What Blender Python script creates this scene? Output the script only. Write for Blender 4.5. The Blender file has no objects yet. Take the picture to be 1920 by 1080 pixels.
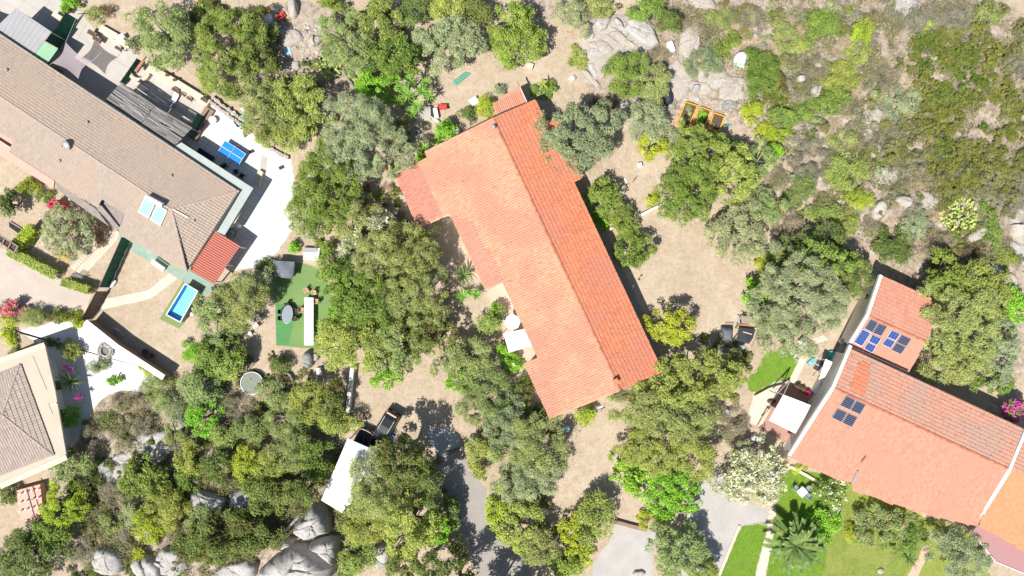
import bpy, math, random
import numpy as np
from mathutils import Vector

sc = bpy.context.scene
COL = sc.collection
random.seed(11)
RNG = np.random.default_rng(11)
PI = math.pi

# ---------------------------------------------------------------- camera, sky, sun, exposure
H = 75.0            # the drone hovers 75 m above the yard and looks straight down
S = 17.0            # photo pixels per metre on the ground
cam = bpy.data.cameras.new('camera')
cam.sensor_width = 36.0
cam.lens = 36.0 * H / (1920.0 / S)
cam.clip_start = 0.5
cam.clip_end = 2000.0
camo = bpy.data.objects.new('camera', cam)
camo.location = (0, 0, H)
camo.rotation_euler = (0, 0, 0)
COL.objects.link(camo)
sc.camera = camo

SUN_EL = math.radians(57)
SD = (0.64, 0.77)                       # ground direction in which shadows fall
world = bpy.data.worlds.new('World')
sc.world = world
world.use_nodes = True
wn = world.node_tree.nodes
sky = wn.new('ShaderNodeTexSky')
sky.sky_type = 'NISHITA'
sky.sun_disc = False
sky.sun_elevation = SUN_EL
sky.sun_rotation = math.atan2(-SD[0], -SD[1])
world.node_tree.links.new(sky.outputs['Color'], wn['Background'].inputs['Color'])
wn['Background'].inputs['Strength'].default_value = 0.078
sl = bpy.data.lights.new('sun', 'SUN')
sl.energy = 5.0
sl.angle = math.radians(0.5)
sl.color = (1.0, 0.955, 0.88)
so = bpy.data.objects.new('sun', sl)
so.rotation_euler = Vector((SD[0] * math.cos(SUN_EL), SD[1] * math.cos(SUN_EL), -math.sin(SUN_EL))).to_track_quat('-Z', 'Y').to_euler()
so.location = (-60, -70, 90)
COL.objects.link(so)
sc.view_settings.view_transform = 'Standard'
sc.view_settings.look = 'None'
sc.view_settings.gamma = 1.0
sc.view_settings.exposure = 0.47
sc.view_settings.use_curve_mapping = False
sc.cycles.max_bounces = 6
sc.cycles.diffuse_bounces = 4
sc.cycles.transmission_bounces = 3
sc.cycles.transparent_max_bounces = 4

# ---------------------------------------------------------------- helpers
def W(px, py, z=0.0):
    """world point that stands at photo pixel (px, py) and height z"""
    k = (H - z) / H / S
    return Vector(((px - 960) * k, (540 - py) * k, z))

def img_ang(dx, dy): return math.atan2(-dy, dx)

def tag(o, label=None, cat=None, group=None, kind=None):
    if label: o['label'] = label
    if cat: o['category'] = cat
    if group: o['group'] = group
    if kind: o['kind'] = kind
    return o

def T(name, label, cat, loc=(0, 0, 0), group=None):
    o = bpy.data.objects.new(name, None)
    o.empty_display_size = 0.2
    COL.objects.link(o)
    o.location = loc
    return tag(o, label, cat, group)

def root_loc(p):
    while p.parent: p = p.parent
    return Vector(p.location)

class MB:
    def __init__(s): s.V = []; s.F = []
    def add(s, V, F):
        n = len(s.V); s.V += [tuple(v) for v in V]; s.F += [tuple(i + n for i in f) for f in F]; return s
    def box(s, c, size, rz=0.0, tilt=None):
        hx, hy, hz = size[0] / 2, size[1] / 2, size[2] / 2
        cr, sr = math.cos(rz), math.sin(rz)
        V = []
        for dz in (-hz, hz):
            for dx, dy in ((-hx, -hy), (hx, -hy), (hx, hy), (-hx, hy)):
                p = Vector((dx, dy, dz))
                if tilt is not None:
                    p.rotate(tilt)
                V.append((c[0] + p.x * cr - p.y * sr, c[1] + p.x * sr + p.y * cr, c[2] + p.z))
        return s.add(V, [(3, 2, 1, 0), (4, 5, 6, 7), (0, 1, 5, 4), (1, 2, 6, 5), (2, 3, 7, 6), (3, 0, 4, 7)])
    def prism(s, pts, z0, z1):
        n = len(pts)
        a = sum(pts[i][0] * pts[(i + 1) % n][1] - pts[(i + 1) % n][0] * pts[i][1] for i in range(n))
        if a < 0: pts = list(pts)[::-1]
        V = [(p[0], p[1], z0) for p in pts] + [(p[0], p[1], z1) for p in pts]
        F = [tuple(range(n))[::-1], tuple(range(n, 2 * n))] + [(i, (i + 1) % n, n + (i + 1) % n, n + i) for i in range(n)]
        return s.add(V, F)
    def slab(s, pts, th):
        """a plate of thickness th hanging below the 3D outline pts"""
        n = len(pts)
        a = sum(pts[i][0] * pts[(i + 1) % n][1] - pts[(i + 1) % n][0] * pts[i][1] for i in range(n))
        if a < 0: pts = list(pts)[::-1]
        V = [(p[0], p[1], p[2] - th) for p in pts] + [(p[0], p[1], p[2]) for p in pts]
        F = [tuple(range(n))[::-1], tuple(range(n, 2 * n))] + [(i, (i + 1) % n, n + (i + 1) % n, n + i) for i in range(n)]
        return s.add(V, F)
    def tube(s, pts, rads, n=6, cap=True):
        pts = [Vector(p) for p in pts]
        if not hasattr(rads, '__len__'): rads = [rads] * len(pts)
        rings = []
        for i, p in enumerate(pts):
            d = (pts[min(i + 1, len(pts) - 1)] - pts[max(i - 1, 0)])
            if d.length < 1e-6: d = Vector((0, 0, 1))
            d.normalize()
            a = d.cross(Vector((0, 0, 1)) if abs(d.z) < 0.9 else Vector((1, 0, 0))).normalized()
            b = d.cross(a)
            rings.append([p + (a * math.cos(t) + b * math.sin(t)) * rads[i] for t in [2 * PI * k / n for k in range(n)]])
        V = [v for r in rings for v in r]
        F = []
        for i in range(len(pts) - 1):
            for k in range(n):
                F.append((i * n + k, i * n + (k + 1) % n, (i + 1) * n + (k + 1) % n, (i + 1) * n + k))
        if cap:
            F.append(tuple(range(n))); F.append(tuple(range((len(pts) - 1) * n, len(pts) * n))[::-1])
        return s.add(V, F)
    def lathe(s, prof, c=(0, 0, 0), n=20, sx=1.0, sy=1.0):
        V = []; F = []
        for r, z in prof:
            for k in range(n):
                t = 2 * PI * k / n
                V.append((c[0] + r * sx * math.cos(t), c[1] + r * sy * math.sin(t), c[2] + z))
        for i in range(len(prof) - 1):
            for k in range(n):
                F.append((i * n + k, i * n + (k + 1) % n, (i + 1) * n + (k + 1) % n, (i + 1) * n + k))
        F.append(tuple(range(n))[::-1]); F.append(tuple(range((len(prof) - 1) * n, len(prof) * n)))
        return s.add(V, F)
    def beam(s, a, b, w, h):
        a = Vector(a); b = Vector(b); d = (b - a)
        L = d.length; d.normalize()
        side = d.cross(Vector((0, 0, 1)))
        side = side.normalized() if side.length > 1e-4 else Vector((1, 0, 0))
        up = side.cross(d)
        V = []
        for p in (a, b):
            for sx, sz in ((-1, -1), (1, -1), (1, 1), (-1, 1)):
                V.append(p + side * (sx * w / 2) + up * (sz * h / 2))
        return s.add(V, [(0, 1, 2, 3), (7, 6, 5, 4), (0, 4, 5, 1), (1, 5, 6, 2), (2, 6, 7, 3), (3, 7, 4, 0)])

def raw_object(name, me, mat, parent=None, kind=None):
    if mat: me.materials.append(mat)
    o = bpy.data.objects.new(name, me)
    COL.objects.link(o)
    if parent is not None: o.parent = parent
    if kind: o['kind'] = kind
    return o

def obj(name, mb, mat, parent=None, kind=None, smooth=False, loc=None, label=None):
    """one mesh object from a MB in world coordinates; under a thing it is stored relative to that thing"""
    off = root_loc(parent) if parent is not None else Vector(loc) if loc is not None else Vector((0, 0, 0))
    me = bpy.data.meshes.new(name)
    me.from_pydata([(v[0] - off.x, v[1] - off.y, v[2] - off.z) for v in mb.V], [], mb.F)
    me.validate(); me.update()
    if smooth: me.shade_smooth()
    o = raw_object(name, me, mat, parent, kind)
    if parent is None and loc is not None: o.location = loc
    if label: o['label'] = label
    return o

def single(name, mb, mat, label, cat, group=None, smooth=False):
    V = np.array(mb.V)
    c = ((V[:, 0].min() + V[:, 0].max()) / 2, (V[:, 1].min() + V[:, 1].max()) / 2, V[:, 2].min())
    return tag(obj(name, mb, mat, None, None, smooth, c), label, cat, group)

def np_mesh(name, V, F):
    """V (n,3), F (m,4) -> mesh"""
    me = bpy.data.meshes.new(name)
    V = np.ascontiguousarray(V, dtype=np.float32); F = np.ascontiguousarray(F, dtype=np.int32)
    k = F.shape[1]
    me.vertices.add(len(V)); me.vertices.foreach_set('co', V.ravel())
    me.loops.add(F.size); me.loops.foreach_set('vertex_index', F.ravel())
    me.polygons.add(len(F)); me.polygons.foreach_set('loop_start', np.arange(0, F.size, k, dtype=np.int32))
    me.update(calc_edges=True)
    return me

def copy_tree(o, parent=None):
    c = o.copy(); COL.objects.link(c)
    if parent is not None: c.parent = parent
    for ch in list(o.children): copy_tree(ch, c)
    return c

def place(proto, first, loc, rz, label=None, group=None):
    o = proto if first else copy_tree(proto)
    o.location = loc; o.rotation_euler = (0, 0, rz)
    if label: o['label'] = label
    if group: o['group'] = group
    return o

def inside(px, py, poly):
    px = np.asarray(px); py = np.asarray(py)
    r = np.zeros(px.shape, bool)
    n = len(poly)
    for i in range(n):
        x0, y0 = poly[i][0], poly[i][1]; x1, y1 = poly[(i + 1) % n][0], poly[(i + 1) % n][1]
        if y0 == y1: continue
        c = (y0 > py) != (y1 > py)
        r ^= c & (px < (x1 - x0) * (py - y0) / (y1 - y0) + x0)
    return r

def vnoise(x, y, seed=0, sc=1.0):
    """smooth value noise, -1..1"""
    x = np.asarray(x, float) * sc + seed * 17.3; y = np.asarray(y, float) * sc - seed * 9.1
    xi = np.floor(x).astype(np.int64); yi = np.floor(y).astype(np.int64)
    fx = x - xi; fy = y - yi
    fx = fx * fx * (3 - 2 * fx); fy = fy * fy * (3 - 2 * fy)
    def h(a, b):
        n = (a * 374761393 + b * 668265263 + seed * 1442695041) & 0x7fffffff
        n = ((n ^ (n >> 13)) * 1274126177) & 0x7fffffff
        return ((n ^ (n >> 16)) & 0xffff) / 32767.5 - 1
    return (h(xi, yi) * (1 - fx) + h(xi + 1, yi) * fx) * (1 - fy) + (h(xi, yi + 1) * (1 - fx) + h(xi + 1, yi + 1) * fx) * fy

# ---------------------------------------------------------------- materials (all procedural)
def new_mat(name):
    m = bpy.data.materials.new(name); m.use_nodes = True
    nt = m.node_tree; b = nt.nodes['Principled BSDF']
    return m, nt, b

def N(nt, t, **kw):
    n = nt.nodes.new(t)
    for k, v in kw.items():
        if k in n.inputs.keys(): n.inputs[k].default_value = v
        else: setattr(n, k, v)
    return n

def ramp(nt, fac, stops):
    r = nt.nodes.new('ShaderNodeValToRGB')
    el = r.color_ramp.elements
    el[0].position, el[0].color = stops[0][0], (*stops[0][1], 1)
    el[1].position, el[1].color = stops[-1][0], (*stops[-1][1], 1)
    for p, c in stops[1:-1]:
        e = el.new(p); e.color = (*c, 1)
    nt.links.new(fac, r.inputs['Fac'])
    return r.outputs['Color']

def mix(nt, fac, a, b, mode='MIX'):
    m = nt.nodes.new('ShaderNodeMix'); m.data_type = 'RGBA'; m.blend_type = mode
    for k, v in ((0, fac), (6, a), (7, b)):
        if isinstance(v, (int, float)): m.inputs[k].default_value = v
        elif isinstance(v, tuple): m.inputs[k].default_value = (*v, 1) if len(v) == 3 else v
        else: nt.links.new(v, m.inputs[k])
    return m.outputs[2]

def noise(nt, scale, detail=4.0, rough=0.6, vec=None, out='Fac'):
    n = N(nt, 'ShaderNodeTexNoise'); n.inputs['Scale'].default_value = scale
    n.inputs['Detail'].default_value = detail; n.inputs['Roughness'].default_value = rough
    nt.links.new(vec if vec is not None else coord(nt), n.inputs['Vector'])
    return n.outputs[out]

def coord(nt):
    for n in nt.nodes:
        if n.type == 'NEW_GEOMETRY': return n.outputs['Position']
    return nt.nodes.new('ShaderNodeNewGeometry').outputs['Position']

def bump(nt, b, h, strength=0.3, dist=0.02):
    n = N(nt, 'ShaderNodeBump'); n.inputs['Strength'].default_value = strength; n.inputs['Distance'].default_value = dist
    nt.links.new(h, n.inputs['Height']); nt.links.new(n.outputs['Normal'], b.inputs['Normal'])

def lerp3(a, b, t): return tuple(a[i] + (b[i] - a[i]) * t for i in range(3))
def mul3(a, k): return tuple(x * k for x in a)

def plain(name, col, rough=0.7, var=0.18, scale=3.0, fine=25.0, bumpk=0.15, metal=0.0, stain=None, spec=0.3):
    """paint, plaster, wood, metal...: a base colour with broad weathering and fine grain"""
    m, nt, b = new_mat(name)
    n1 = noise(nt, scale, 5); n2 = noise(nt, fine, 3)
    c = ramp(nt, n1, [(0.3, mul3(col, 1 - var)), (0.7, mul3(col, 1 + var * 0.5))])
    if stain:
        n3 = noise(nt, scale * 0.45, 6, 0.7)
        f = ramp(nt, n3, [(0.5, (0, 0, 0)), (0.68, (1, 1, 1))])
        c = mix(nt, f, c, stain)
    c = mix(nt, 0.35, c, ramp(nt, n2, [(0.3, mul3(col, 0.75)), (0.7, mul3(col, 1.12))]))
    nt.links.new(c, b.inputs['Base Color'])
    b.inputs['Roughness'].default_value = rough; b.inputs['Metallic'].default_value = metal
    b.inputs['Specular IOR Level'].default_value = spec
    if bumpk: bump(nt, b, n2, bumpk, 0.01)
    return m

def tile_mat(name, cols, patch=None, rough=0.8, speck=None):
    """fired clay or concrete tiles: every tile its own tone, patches of newer or lichened tiles, dark specks"""
    m, nt, b = new_mat(name)
    coord(nt)
    g = [n for n in nt.nodes if n.type == 'NEW_GEOMETRY'][0]
    c = ramp(nt, g.outputs['Random Per Island'], [(i / (len(cols) - 1), k) for i, k in enumerate(cols)])
    if patch:
        f = ramp(nt, noise(nt, 0.22, 3, 0.5), [(0.46, (0, 0, 0)), (0.6, (1, 1, 1))])
        c = mix(nt, f, c, mix(nt, 0.7, c, patch))
    if speck:
        f = ramp(nt, noise(nt, 3.2, 4, 0.65), [(0.60, (0, 0, 0)), (0.68, (1, 1, 1))])
        c = mix(nt, f, c, speck)
    n2 = noise(nt, 14, 4)
    c = mix(nt, 0.4, c, mix(nt, 1.0, c, ramp(nt, n2, [(0.25, (0.6, 0.6, 0.6)), (0.75, (1.25, 1.25, 1.25))]), 'MULTIPLY'))
    nt.links.new(c, b.inputs['Base Color'])
    b.inputs['Roughness'].default_value = rough; b.inputs['Specular IOR Level'].default_value = 0.25
    bump(nt, b, n2, 0.2, 0.01)
    return m

def leaf_mat(name, c0, c1, c2, trans=0.25, patch=None, k=2.12):
    c0, c1, c2 = (tuple(min(.8, x * k) for x in c) for c in (c0, c1, c2))
    """foliage: each leaf its own green, sprays of older or younger leaves through the crown"""
    m = bpy.data.materials.new(name); m.use_nodes = True
    nt = m.node_tree; nt.nodes.clear()
    out = nt.nodes.new('ShaderNodeOutputMaterial')
    coord(nt)
    g = [n for n in nt.nodes if n.type == 'NEW_GEOMETRY'][0]
    c = ramp(nt, g.outputs['Random Per Island'], [(0.0, c0), (0.5, c1), (1.0, c2)])
    n1 = noise(nt, 1.1, 3, 0.6)
    c = mix(nt, 0.75, c, mix(nt, 1.0, c, ramp(nt, n1, [(0.32, (0.55, 0.6, 0.6)), (0.68, (1.35, 1.28, 1.1))]), 'MULTIPLY'))
    if patch:
        f = ramp(nt, noise(nt, 0.5, 3, 0.6), [(0.5, (0, 0, 0)), (0.66, (1, 1, 1))])
        c = mix(nt, f, c, mix(nt, 0.75, c, patch))
    oi = nt.nodes.new('ShaderNodeObjectInfo')
    c = mix(nt, 1.0, c, ramp(nt, oi.outputs['Random'], [(0.0, (.78, .84, .80)), (0.35, (1.08, 1.0, .92)), (0.7, (.92, 1.0, 1.05)), (1.0, (1.16, 1.12, 1.0))]), 'MULTIPLY')
    d = nt.nodes.new('ShaderNodeBsdfDiffuse'); t = nt.nodes.new('ShaderNodeBsdfTranslucent')
    ms = nt.nodes.new('ShaderNodeMixShader'); ms.inputs[0].default_value = trans
    nt.links.new(c, d.inputs['Color']); nt.links.new(mix(nt, 1.0, c, (1.1, 1.15, 0.6), 'MULTIPLY'), t.inputs['Color'])
    nt.links.new(d.outputs[0], ms.inputs[1]); nt.links.new(t.outputs[0], ms.inputs[2])
    nt.links.new(ms.outputs[0], out.inputs['Surface'])
    return m

def soil_mat():
    m, nt, b = new_mat('dry_soil')
    p = coord(nt)
    n0 = noise(nt, 0.12, 5, 0.6); n1 = noise(nt, 0.8, 6, 0.65); n2 = noise(nt, 9, 5, 0.7); n3 = noise(nt, 40, 2)
    c = ramp(nt, n0, [(0.3, (0.385, 0.305, 0.22)), (0.5, (0.46, 0.372, 0.277)), (0.7, (0.53, 0.445, 0.345))])
    c = mix(nt, 0.45, c, ramp(nt, n1, [(0.3, (0.32, 0.245, 0.17)), (0.7, (0.54, 0.455, 0.355))]))
    nm = noise(nt, 2.6, 6, 0.7)
    c = mix(nt, 0.55, c, mix(nt, 1.0, c, ramp(nt, nm, [(0.3, (0.66, 0.62, 0.58)), (0.5, (1, 1, 1)), (0.72, (1.2, 1.2, 1.2))]), 'MULTIPLY'))
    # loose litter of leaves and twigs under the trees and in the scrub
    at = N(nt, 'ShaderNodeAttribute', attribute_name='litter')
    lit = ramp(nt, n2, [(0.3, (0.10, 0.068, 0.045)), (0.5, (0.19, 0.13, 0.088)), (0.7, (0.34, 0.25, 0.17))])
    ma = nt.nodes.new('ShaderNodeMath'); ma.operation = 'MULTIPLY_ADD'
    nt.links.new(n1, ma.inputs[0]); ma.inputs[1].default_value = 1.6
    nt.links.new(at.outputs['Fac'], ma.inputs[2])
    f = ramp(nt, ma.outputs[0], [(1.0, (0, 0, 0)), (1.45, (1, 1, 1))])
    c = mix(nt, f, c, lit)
    # pale rocky ground of the scrub slope
    at2 = N(nt, 'ShaderNodeAttribute', attribute_name='rocky')
    rk = ramp(nt, noise(nt, 1.6, 7, 0.7), [(0.3, (0.17, 0.125, 0.09)), (0.48, (0.36, 0.29, 0.225)), (0.62, (0.47, 0.41, 0.35)), (0.75, (0.30, 0.235, 0.17))])
    ma2 = nt.nodes.new('ShaderNodeMath'); ma2.operation = 'MULTIPLY_ADD'
    nt.links.new(n1, ma2.inputs[0]); ma2.inputs[1].default_value = 1.2
    nt.links.new(at2.outputs['Fac'], ma2.inputs[2])
    c = mix(nt, ramp(nt, ma2.outputs[0], [(0.9, (0, 0, 0)), (1.3, (1, 1, 1))]), c, rk)
    c = mix(nt, 0.5, c, mix(nt, 1.0, c, ramp(nt, n2, [(0.28, (0.60, 0.58, 0.56)), (0.72, (1.22, 1.22, 1.22))]), 'MULTIPLY'))
    # pebbles
    v = N(nt, 'ShaderNodeTexVoronoi'); v.inputs['Scale'].default_value = 5.0
    nt.links.new(p, v.inputs['Vector'])
    peb = ramp(nt, v.outputs['Distance'], [(0.07, (1, 1, 1)), (0.12, (0, 0, 0))])
    c = mix(nt, mix(nt, 1.0, peb, (0.5, 0.5, 0.5), 'MULTIPLY'), c, (0.5, 0.45, 0.4))
    nt.links.new(c, b.inputs['Base Color'])
    b.inputs['Roughness'].default_value = 0.95; b.inputs['Specular IOR Level'].default_value = 0.1
    bump(nt, b, n2, 0.5, 0.05)
    return m

def rock_mat(name, a, b_, c_):
    m, nt, b = new_mat(name)
    n1 = noise(nt, 0.9, 6, 0.65); n2 = noise(nt, 7, 8, 0.8); n3 = noise(nt, 20, 3, .7)
    c = ramp(nt, n1, [(0.3, a), (0.52, b_), (0.7, c_)])
    c = mix(nt, 0.6, c, ramp(nt, n2, [(0.34, mul3(a, 0.3)), (0.5, mul3(b_, .95)), (0.66, mul3(c_, 1.1))]))
    lich = ramp(nt, noise(nt, 2.2, 5, 0.7), [(0.56, (0, 0, 0)), (0.66, (1, 1, 1))])
    c = mix(nt, mix(nt, 1.0, lich, (0.55, 0.55, 0.55), 'MULTIPLY'), c, (0.12, 0.115, 0.095))
    c = mix(nt, 0.30, c, ramp(nt, n3, [(0.40, (0.07, 0.07, 0.07)), (0.56, (0.62, 0.60, 0.57))]))
    nt.links.new(c, b.inputs['Base Color'])
    b.inputs['Roughness'].default_value = 0.9; b.inputs['Specular IOR Level'].default_value = 0.2
    bump(nt, b, n2, 0.6, 0.08)
    return m

def slab_mat(name, col, joint=0.0, jw=0.02, rough=0.8, dirt=(0.25, 0.21, 0.17), dirtk=0.4):
    """poured or paved ground with dirt drifts"""
    m, nt, b = new_mat(name)
    n1 = noise(nt, 0.5, 6, 0.65); n2 = noise(nt, 8, 4, 0.7)
    c = ramp(nt, n1, [(0.3, mul3(col, 0.8)), (0.7, mul3(col, 1.08))])
    f = ramp(nt, noise(nt, 0.9, 6, 0.7), [(0.5, (0, 0, 0)), (0.75, (dirtk,) * 3)])
    c = mix(nt, f, c, dirt)
    c = mix(nt, 0.35, c, ramp(nt, n2, [(0.3, mul3(col, 0.7)), (0.7, mul3(col, 1.1))]))
    if joint:
        mp = N(nt, 'ShaderNodeMapping'); mp.inputs['Rotation'].default_value = (0, 0, .57); nt.links.new(coord(nt), mp.inputs['Vector'])
        bt = N(nt, 'ShaderNodeTexBrick'); bt.inputs['Scale'].default_value = 1.0; bt.inputs['Brick Width'].default_value = joint; bt.inputs['Row Height'].default_value = joint
        bt.inputs['Mortar Size'].default_value = jw; bt.inputs['Color1'].default_value = (1, 1, 1, 1); bt.inputs['Color2'].default_value = (.93, .93, .92, 1); bt.inputs['Mortar'].default_value = (.55, .52, .48, 1)
        bt.offset = 0.0; nt.links.new(mp.outputs[0], bt.inputs['Vector']); c = mix(nt, .8, c, mix(nt, 1.0, c, bt.outputs['Color'], 'MULTIPLY'))
    nt.links.new(c, b.inputs['Base Color'])
    b.inputs['Roughness'].default_value = rough; b.inputs['Specular IOR Level'].default_value = 0.2
    bump(nt, b, n2, 0.3, 0.02)
    return m

def water_mat():
    m, nt, b = new_mat('pool_water')
    b.inputs['Base Color'].default_value = (0.55, 0.9, 0.98, 1)
    b.inputs['Roughness'].default_value = 0.03; b.inputs['IOR'].default_value = 1.33
    b.inputs['Transmission Weight'].default_value = 1.0
    bump(nt, b, noise(nt, 3, 2), 0.12, 0.03)
    # thin sheet of water: let the sun through to the pool floor
    tr = nt.nodes.new('ShaderNodeBsdfTransparent'); tr.inputs[0].default_value = (0.75, 0.96, 1.0, 1)
    gl = nt.nodes.new('ShaderNodeBsdfGlossy'); gl.inputs['Roughness'].default_value = 0.04
    fr = nt.nodes.new('ShaderNodeFresnel'); fr.inputs[0].default_value = 1.33
    ms = nt.nodes.new('ShaderNodeMixShader')
    nt.links.new(fr.outputs[0], ms.inputs[0]); nt.links.new(tr.outputs[0], ms.inputs[1]); nt.links.new(gl.outputs[0], ms.inputs[2])
    nt.links.new(ms.outputs[0], nt.nodes['Material Output'].inputs['Surface'])
    return m

M = {}
M['soil'] = soil_mat()
M['rock'] = rock_mat('granite', (0.29, 0.27, 0.25), (0.45, 0.425, 0.40), (0.60, 0.575, 0.55))
M['rock_dark'] = rock_mat('weathered_granite', (0.13, 0.13, 0.125), (0.24, 0.24, 0.235), (0.36, 0.355, 0.345))
M['rock_warm'] = rock_mat('sandy_granite', (0.30, 0.25, 0.20), (0.44, 0.38, 0.32), (0.58, 0.52, 0.46))
M['terra_salmon'] = tile_mat('terracotta_tiles', [(0.53, 0.28, 0.175), (0.565, 0.31, 0.195), (0.60, 0.34, 0.22), (0.54, 0.29, 0.185), (0.62, 0.37, 0.25)], (0.51, 0.245, 0.175), speck=(0.34, 0.17, 0.095))  # clay of the west slope, a paler salmon than the orange east slope
M['terra_red'] = tile_mat('orange_clay_tiles', [(0.58, 0.205, 0.105), (0.63, 0.235, 0.125), (0.52, 0.18, 0.10), (0.62, 0.25, 0.14), (0.57, 0.21, 0.115)], (0.53, 0.215, 0.145), speck=(0.36, 0.13, 0.07))
M['terra_pink'] = tile_mat('pinkish_clay_tiles', [(0.50, 0.215, 0.16), (0.54, 0.24, 0.18), (0.47, 0.20, 0.15), (0.56, 0.265, 0.20)])
M['ridge_clay'] = tile_mat('dark_ridge_tiles', [(0.36, 0.13, 0.075), (0.44, 0.17, 0.10), (0.50, 0.21, 0.13), (0.30, 0.12, 0.08)])
M['terra_pale'] = tile_mat('faded_clay_tiles', [(0.50, 0.225, 0.15), (0.54, 0.25, 0.17), (0.57, 0.285, 0.20), (0.52, 0.235, 0.16)], (0.50, 0.25, 0.175), speck=(0.38, 0.20, 0.14))
M['terra_lichen'] = tile_mat('lichened_clay_tiles', [(0.53, 0.265, 0.19), (0.58, 0.29, 0.20), (0.47, 0.26, 0.195), (0.55, 0.31, 0.23)], (0.44, 0.30, 0.24), speck=(0.22, 0.15, 0.11))
M['terra_orange'] = tile_mat('new_orange_tiles', [(0.62, 0.25, 0.13), (0.66, 0.28, 0.15), (0.60, 0.235, 0.12)], None)
M['beige_tile'] = tile_mat('beige_concrete_tiles', [(0.37, 0.30, 0.245), (0.40, 0.325, 0.265), (0.355, 0.285, 0.235), (0.42, 0.34, 0.28)], (0.42, 0.32, 0.25), speck=(0.35, 0.275, 0.215))
M['brown_tile'] = tile_mat('grey_brown_tiles', [(0.36, 0.29, 0.245), (0.40, 0.325, 0.28), (0.34, 0.275, 0.235), (0.43, 0.355, 0.305)], None, speck=(0.26, 0.2, 0.165))
M['red_sheet'] = plain('red_corrugated_sheet', (0.45, 0.15, 0.11), 0.6, 0.15)
M['pink_sheet'] = plain('dusty_pink_sheet', (0.40, 0.22, 0.215), 0.7, 0.08)
M['white_wall'] = plain('white_plaster', (0.81, 0.79, 0.76), 0.85, 0.1, 0.8, stain=(0.55, 0.51, 0.46))
M['cream_wall'] = plain('cream_plaster', (0.62, 0.53, 0.42), 0.85, 0.1, 0.8, stain=(0.50, 0.42, 0.33))
M['pink_wall'] = plain('pink_plaster', (0.66, 0.38, 0.31), 0.85, 0.1)
M['ledge'] = plain('grey_green_concrete', (0.40, 0.44, 0.42), 0.8, 0.12, 1.0, stain=(0.33, 0.37, 0.355))
M['sand_slab'] = plain('sand_coloured_screed', (0.50, 0.44, 0.35), 0.85, 0.1, 0.7, stain=(0.44, 0.38, 0.30))
M['white_paint'] = plain('white_paint', (0.80, 0.80, 0.79), 0.5, 0.05, 2)
M['white_cloth'] = plain('white_canvas', (0.82, 0.82, 0.81), 0.9, 0.05, 1.5)
M['white_metal'] = plain('white_corrugated_metal', (0.78, 0.80, 0.82), 0.5, 0.06, 0.8, stain=(0.58, 0.58, 0.57))
M['terrace'] = slab_mat('pale_terrace', (0.50, 0.47, 0.43), joint=2.4, jw=.02, dirtk=0.25, dirt=(0.5, 0.43, 0.36))
M['white_terrace'] = slab_mat('white_terrace', (0.78, 0.76, 0.72), joint=1.6, jw=.03, dirtk=0.25, dirt=(0.6, 0.54, 0.47))
M['white_gravel'] = slab_mat('white_gravel', (0.72, 0.70, 0.68), dirtk=0.3)
M['grey_gravel'] = slab_mat('grey_gravel', (0.44, 0.415, 0.395), dirtk=0.25, dirt=(0.36, 0.32, 0.28))
M['concrete'] = slab_mat('worn_concrete', (0.46, 0.42, 0.38), dirtk=0.4, dirt=(0.34, 0.28, 0.22))
M['grey_yard'] = slab_mat('grey_yard_screed', (0.40, 0.37, 0.34), dirtk=0.4, dirt=(0.3, 0.25, 0.21))
M['track'] = slab_mat('compacted_track', (0.33, 0.30, 0.275), dirtk=0.4, dirt=(0.42, 0.35, 0.28))
M['path_stone'] = slab_mat('pale_path_stone', (0.62, 0.54, 0.45), dirtk=0.3, dirt=(0.45, 0.36, 0.27))
M['pink_patio'] = slab_mat('terracotta_patio', (0.42, 0.25, 0.20), dirtk=0.2)
M['lawn'] = slab_mat('lawn_turf', (0.16, 0.27, 0.035), dirtk=0.95, dirt=(0.27, 0.25, 0.10), rough=1.0)
M['dry_lawn'] = slab_mat('dry_lawn_turf', (0.24, 0.29, 0.06), dirtk=0.6, dirt=(0.34, 0.29, 0.12), rough=1.0)
M['turf'] = slab_mat('artificial_turf', (0.175, 0.275, 0.10), dirtk=0.6, dirt=(0.2, 0.25, 0.08), rough=1.0)
M['wood'] = plain('weathered_wood', (0.33, 0.27, 0.21), 0.85, 0.3, 1.5, 40)
M['grey_wood'] = plain('silvered_wood', (0.33, 0.29, 0.265), 0.9, 0.3, 1.5, 40)
M['warm_wood'] = plain('orange_wood', (0.52, 0.33, 0.19), 0.6, 0.2, 4, 40)
M['dark_wood'] = plain('dark_brown_wood', (0.085, 0.045, 0.035), 0.6, 0.2)
M['bark'] = plain('bark', (0.16, 0.125, 0.095), 0.95, 0.3, 3, 30, 0.5)
M['pale_bark'] = plain('pale_bark', (0.30, 0.265, 0.23), 0.95, 0.3, 3, 30, 0.5)
M['dark_metal'] = plain('dark_metal', (0.05, 0.05, 0.055), 0.45, 0.2, metal=0.3)
M['black'] = plain('black_plastic', (0.025, 0.026, 0.03), 0.5, 0.1)
M['grey_metal'] = plain('galvanised_metal', (0.45, 0.46, 0.47), 0.4, 0.12, metal=0.6)
M['grey_plastic'] = plain('grey_blue_plastic', (0.22, 0.27, 0.30), 0.5, 0.12)
M['green_screen'] = plain('green_screen_cloth', (0.025, 0.12, 0.08), 0.9, 0.2, 2)
M['green_sheet'] = plain('pale_green_sheet', (0.26, 0.46, 0.28), 0.7, 0.1, 2)
M['deck_green'] = plain('faded_green_screed', (0.25, 0.345, 0.285), 0.8, 0.16, 1.2, stain=(0.36, 0.44, 0.38))
M['olive_mat'] = plain('olive_turf_mat', (0.20, 0.26, 0.10), 0.95, 0.15, 3)
M['teal'] = plain('teal_plastic', (0.10, 0.46, 0.44), 0.5, 0.15)
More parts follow.
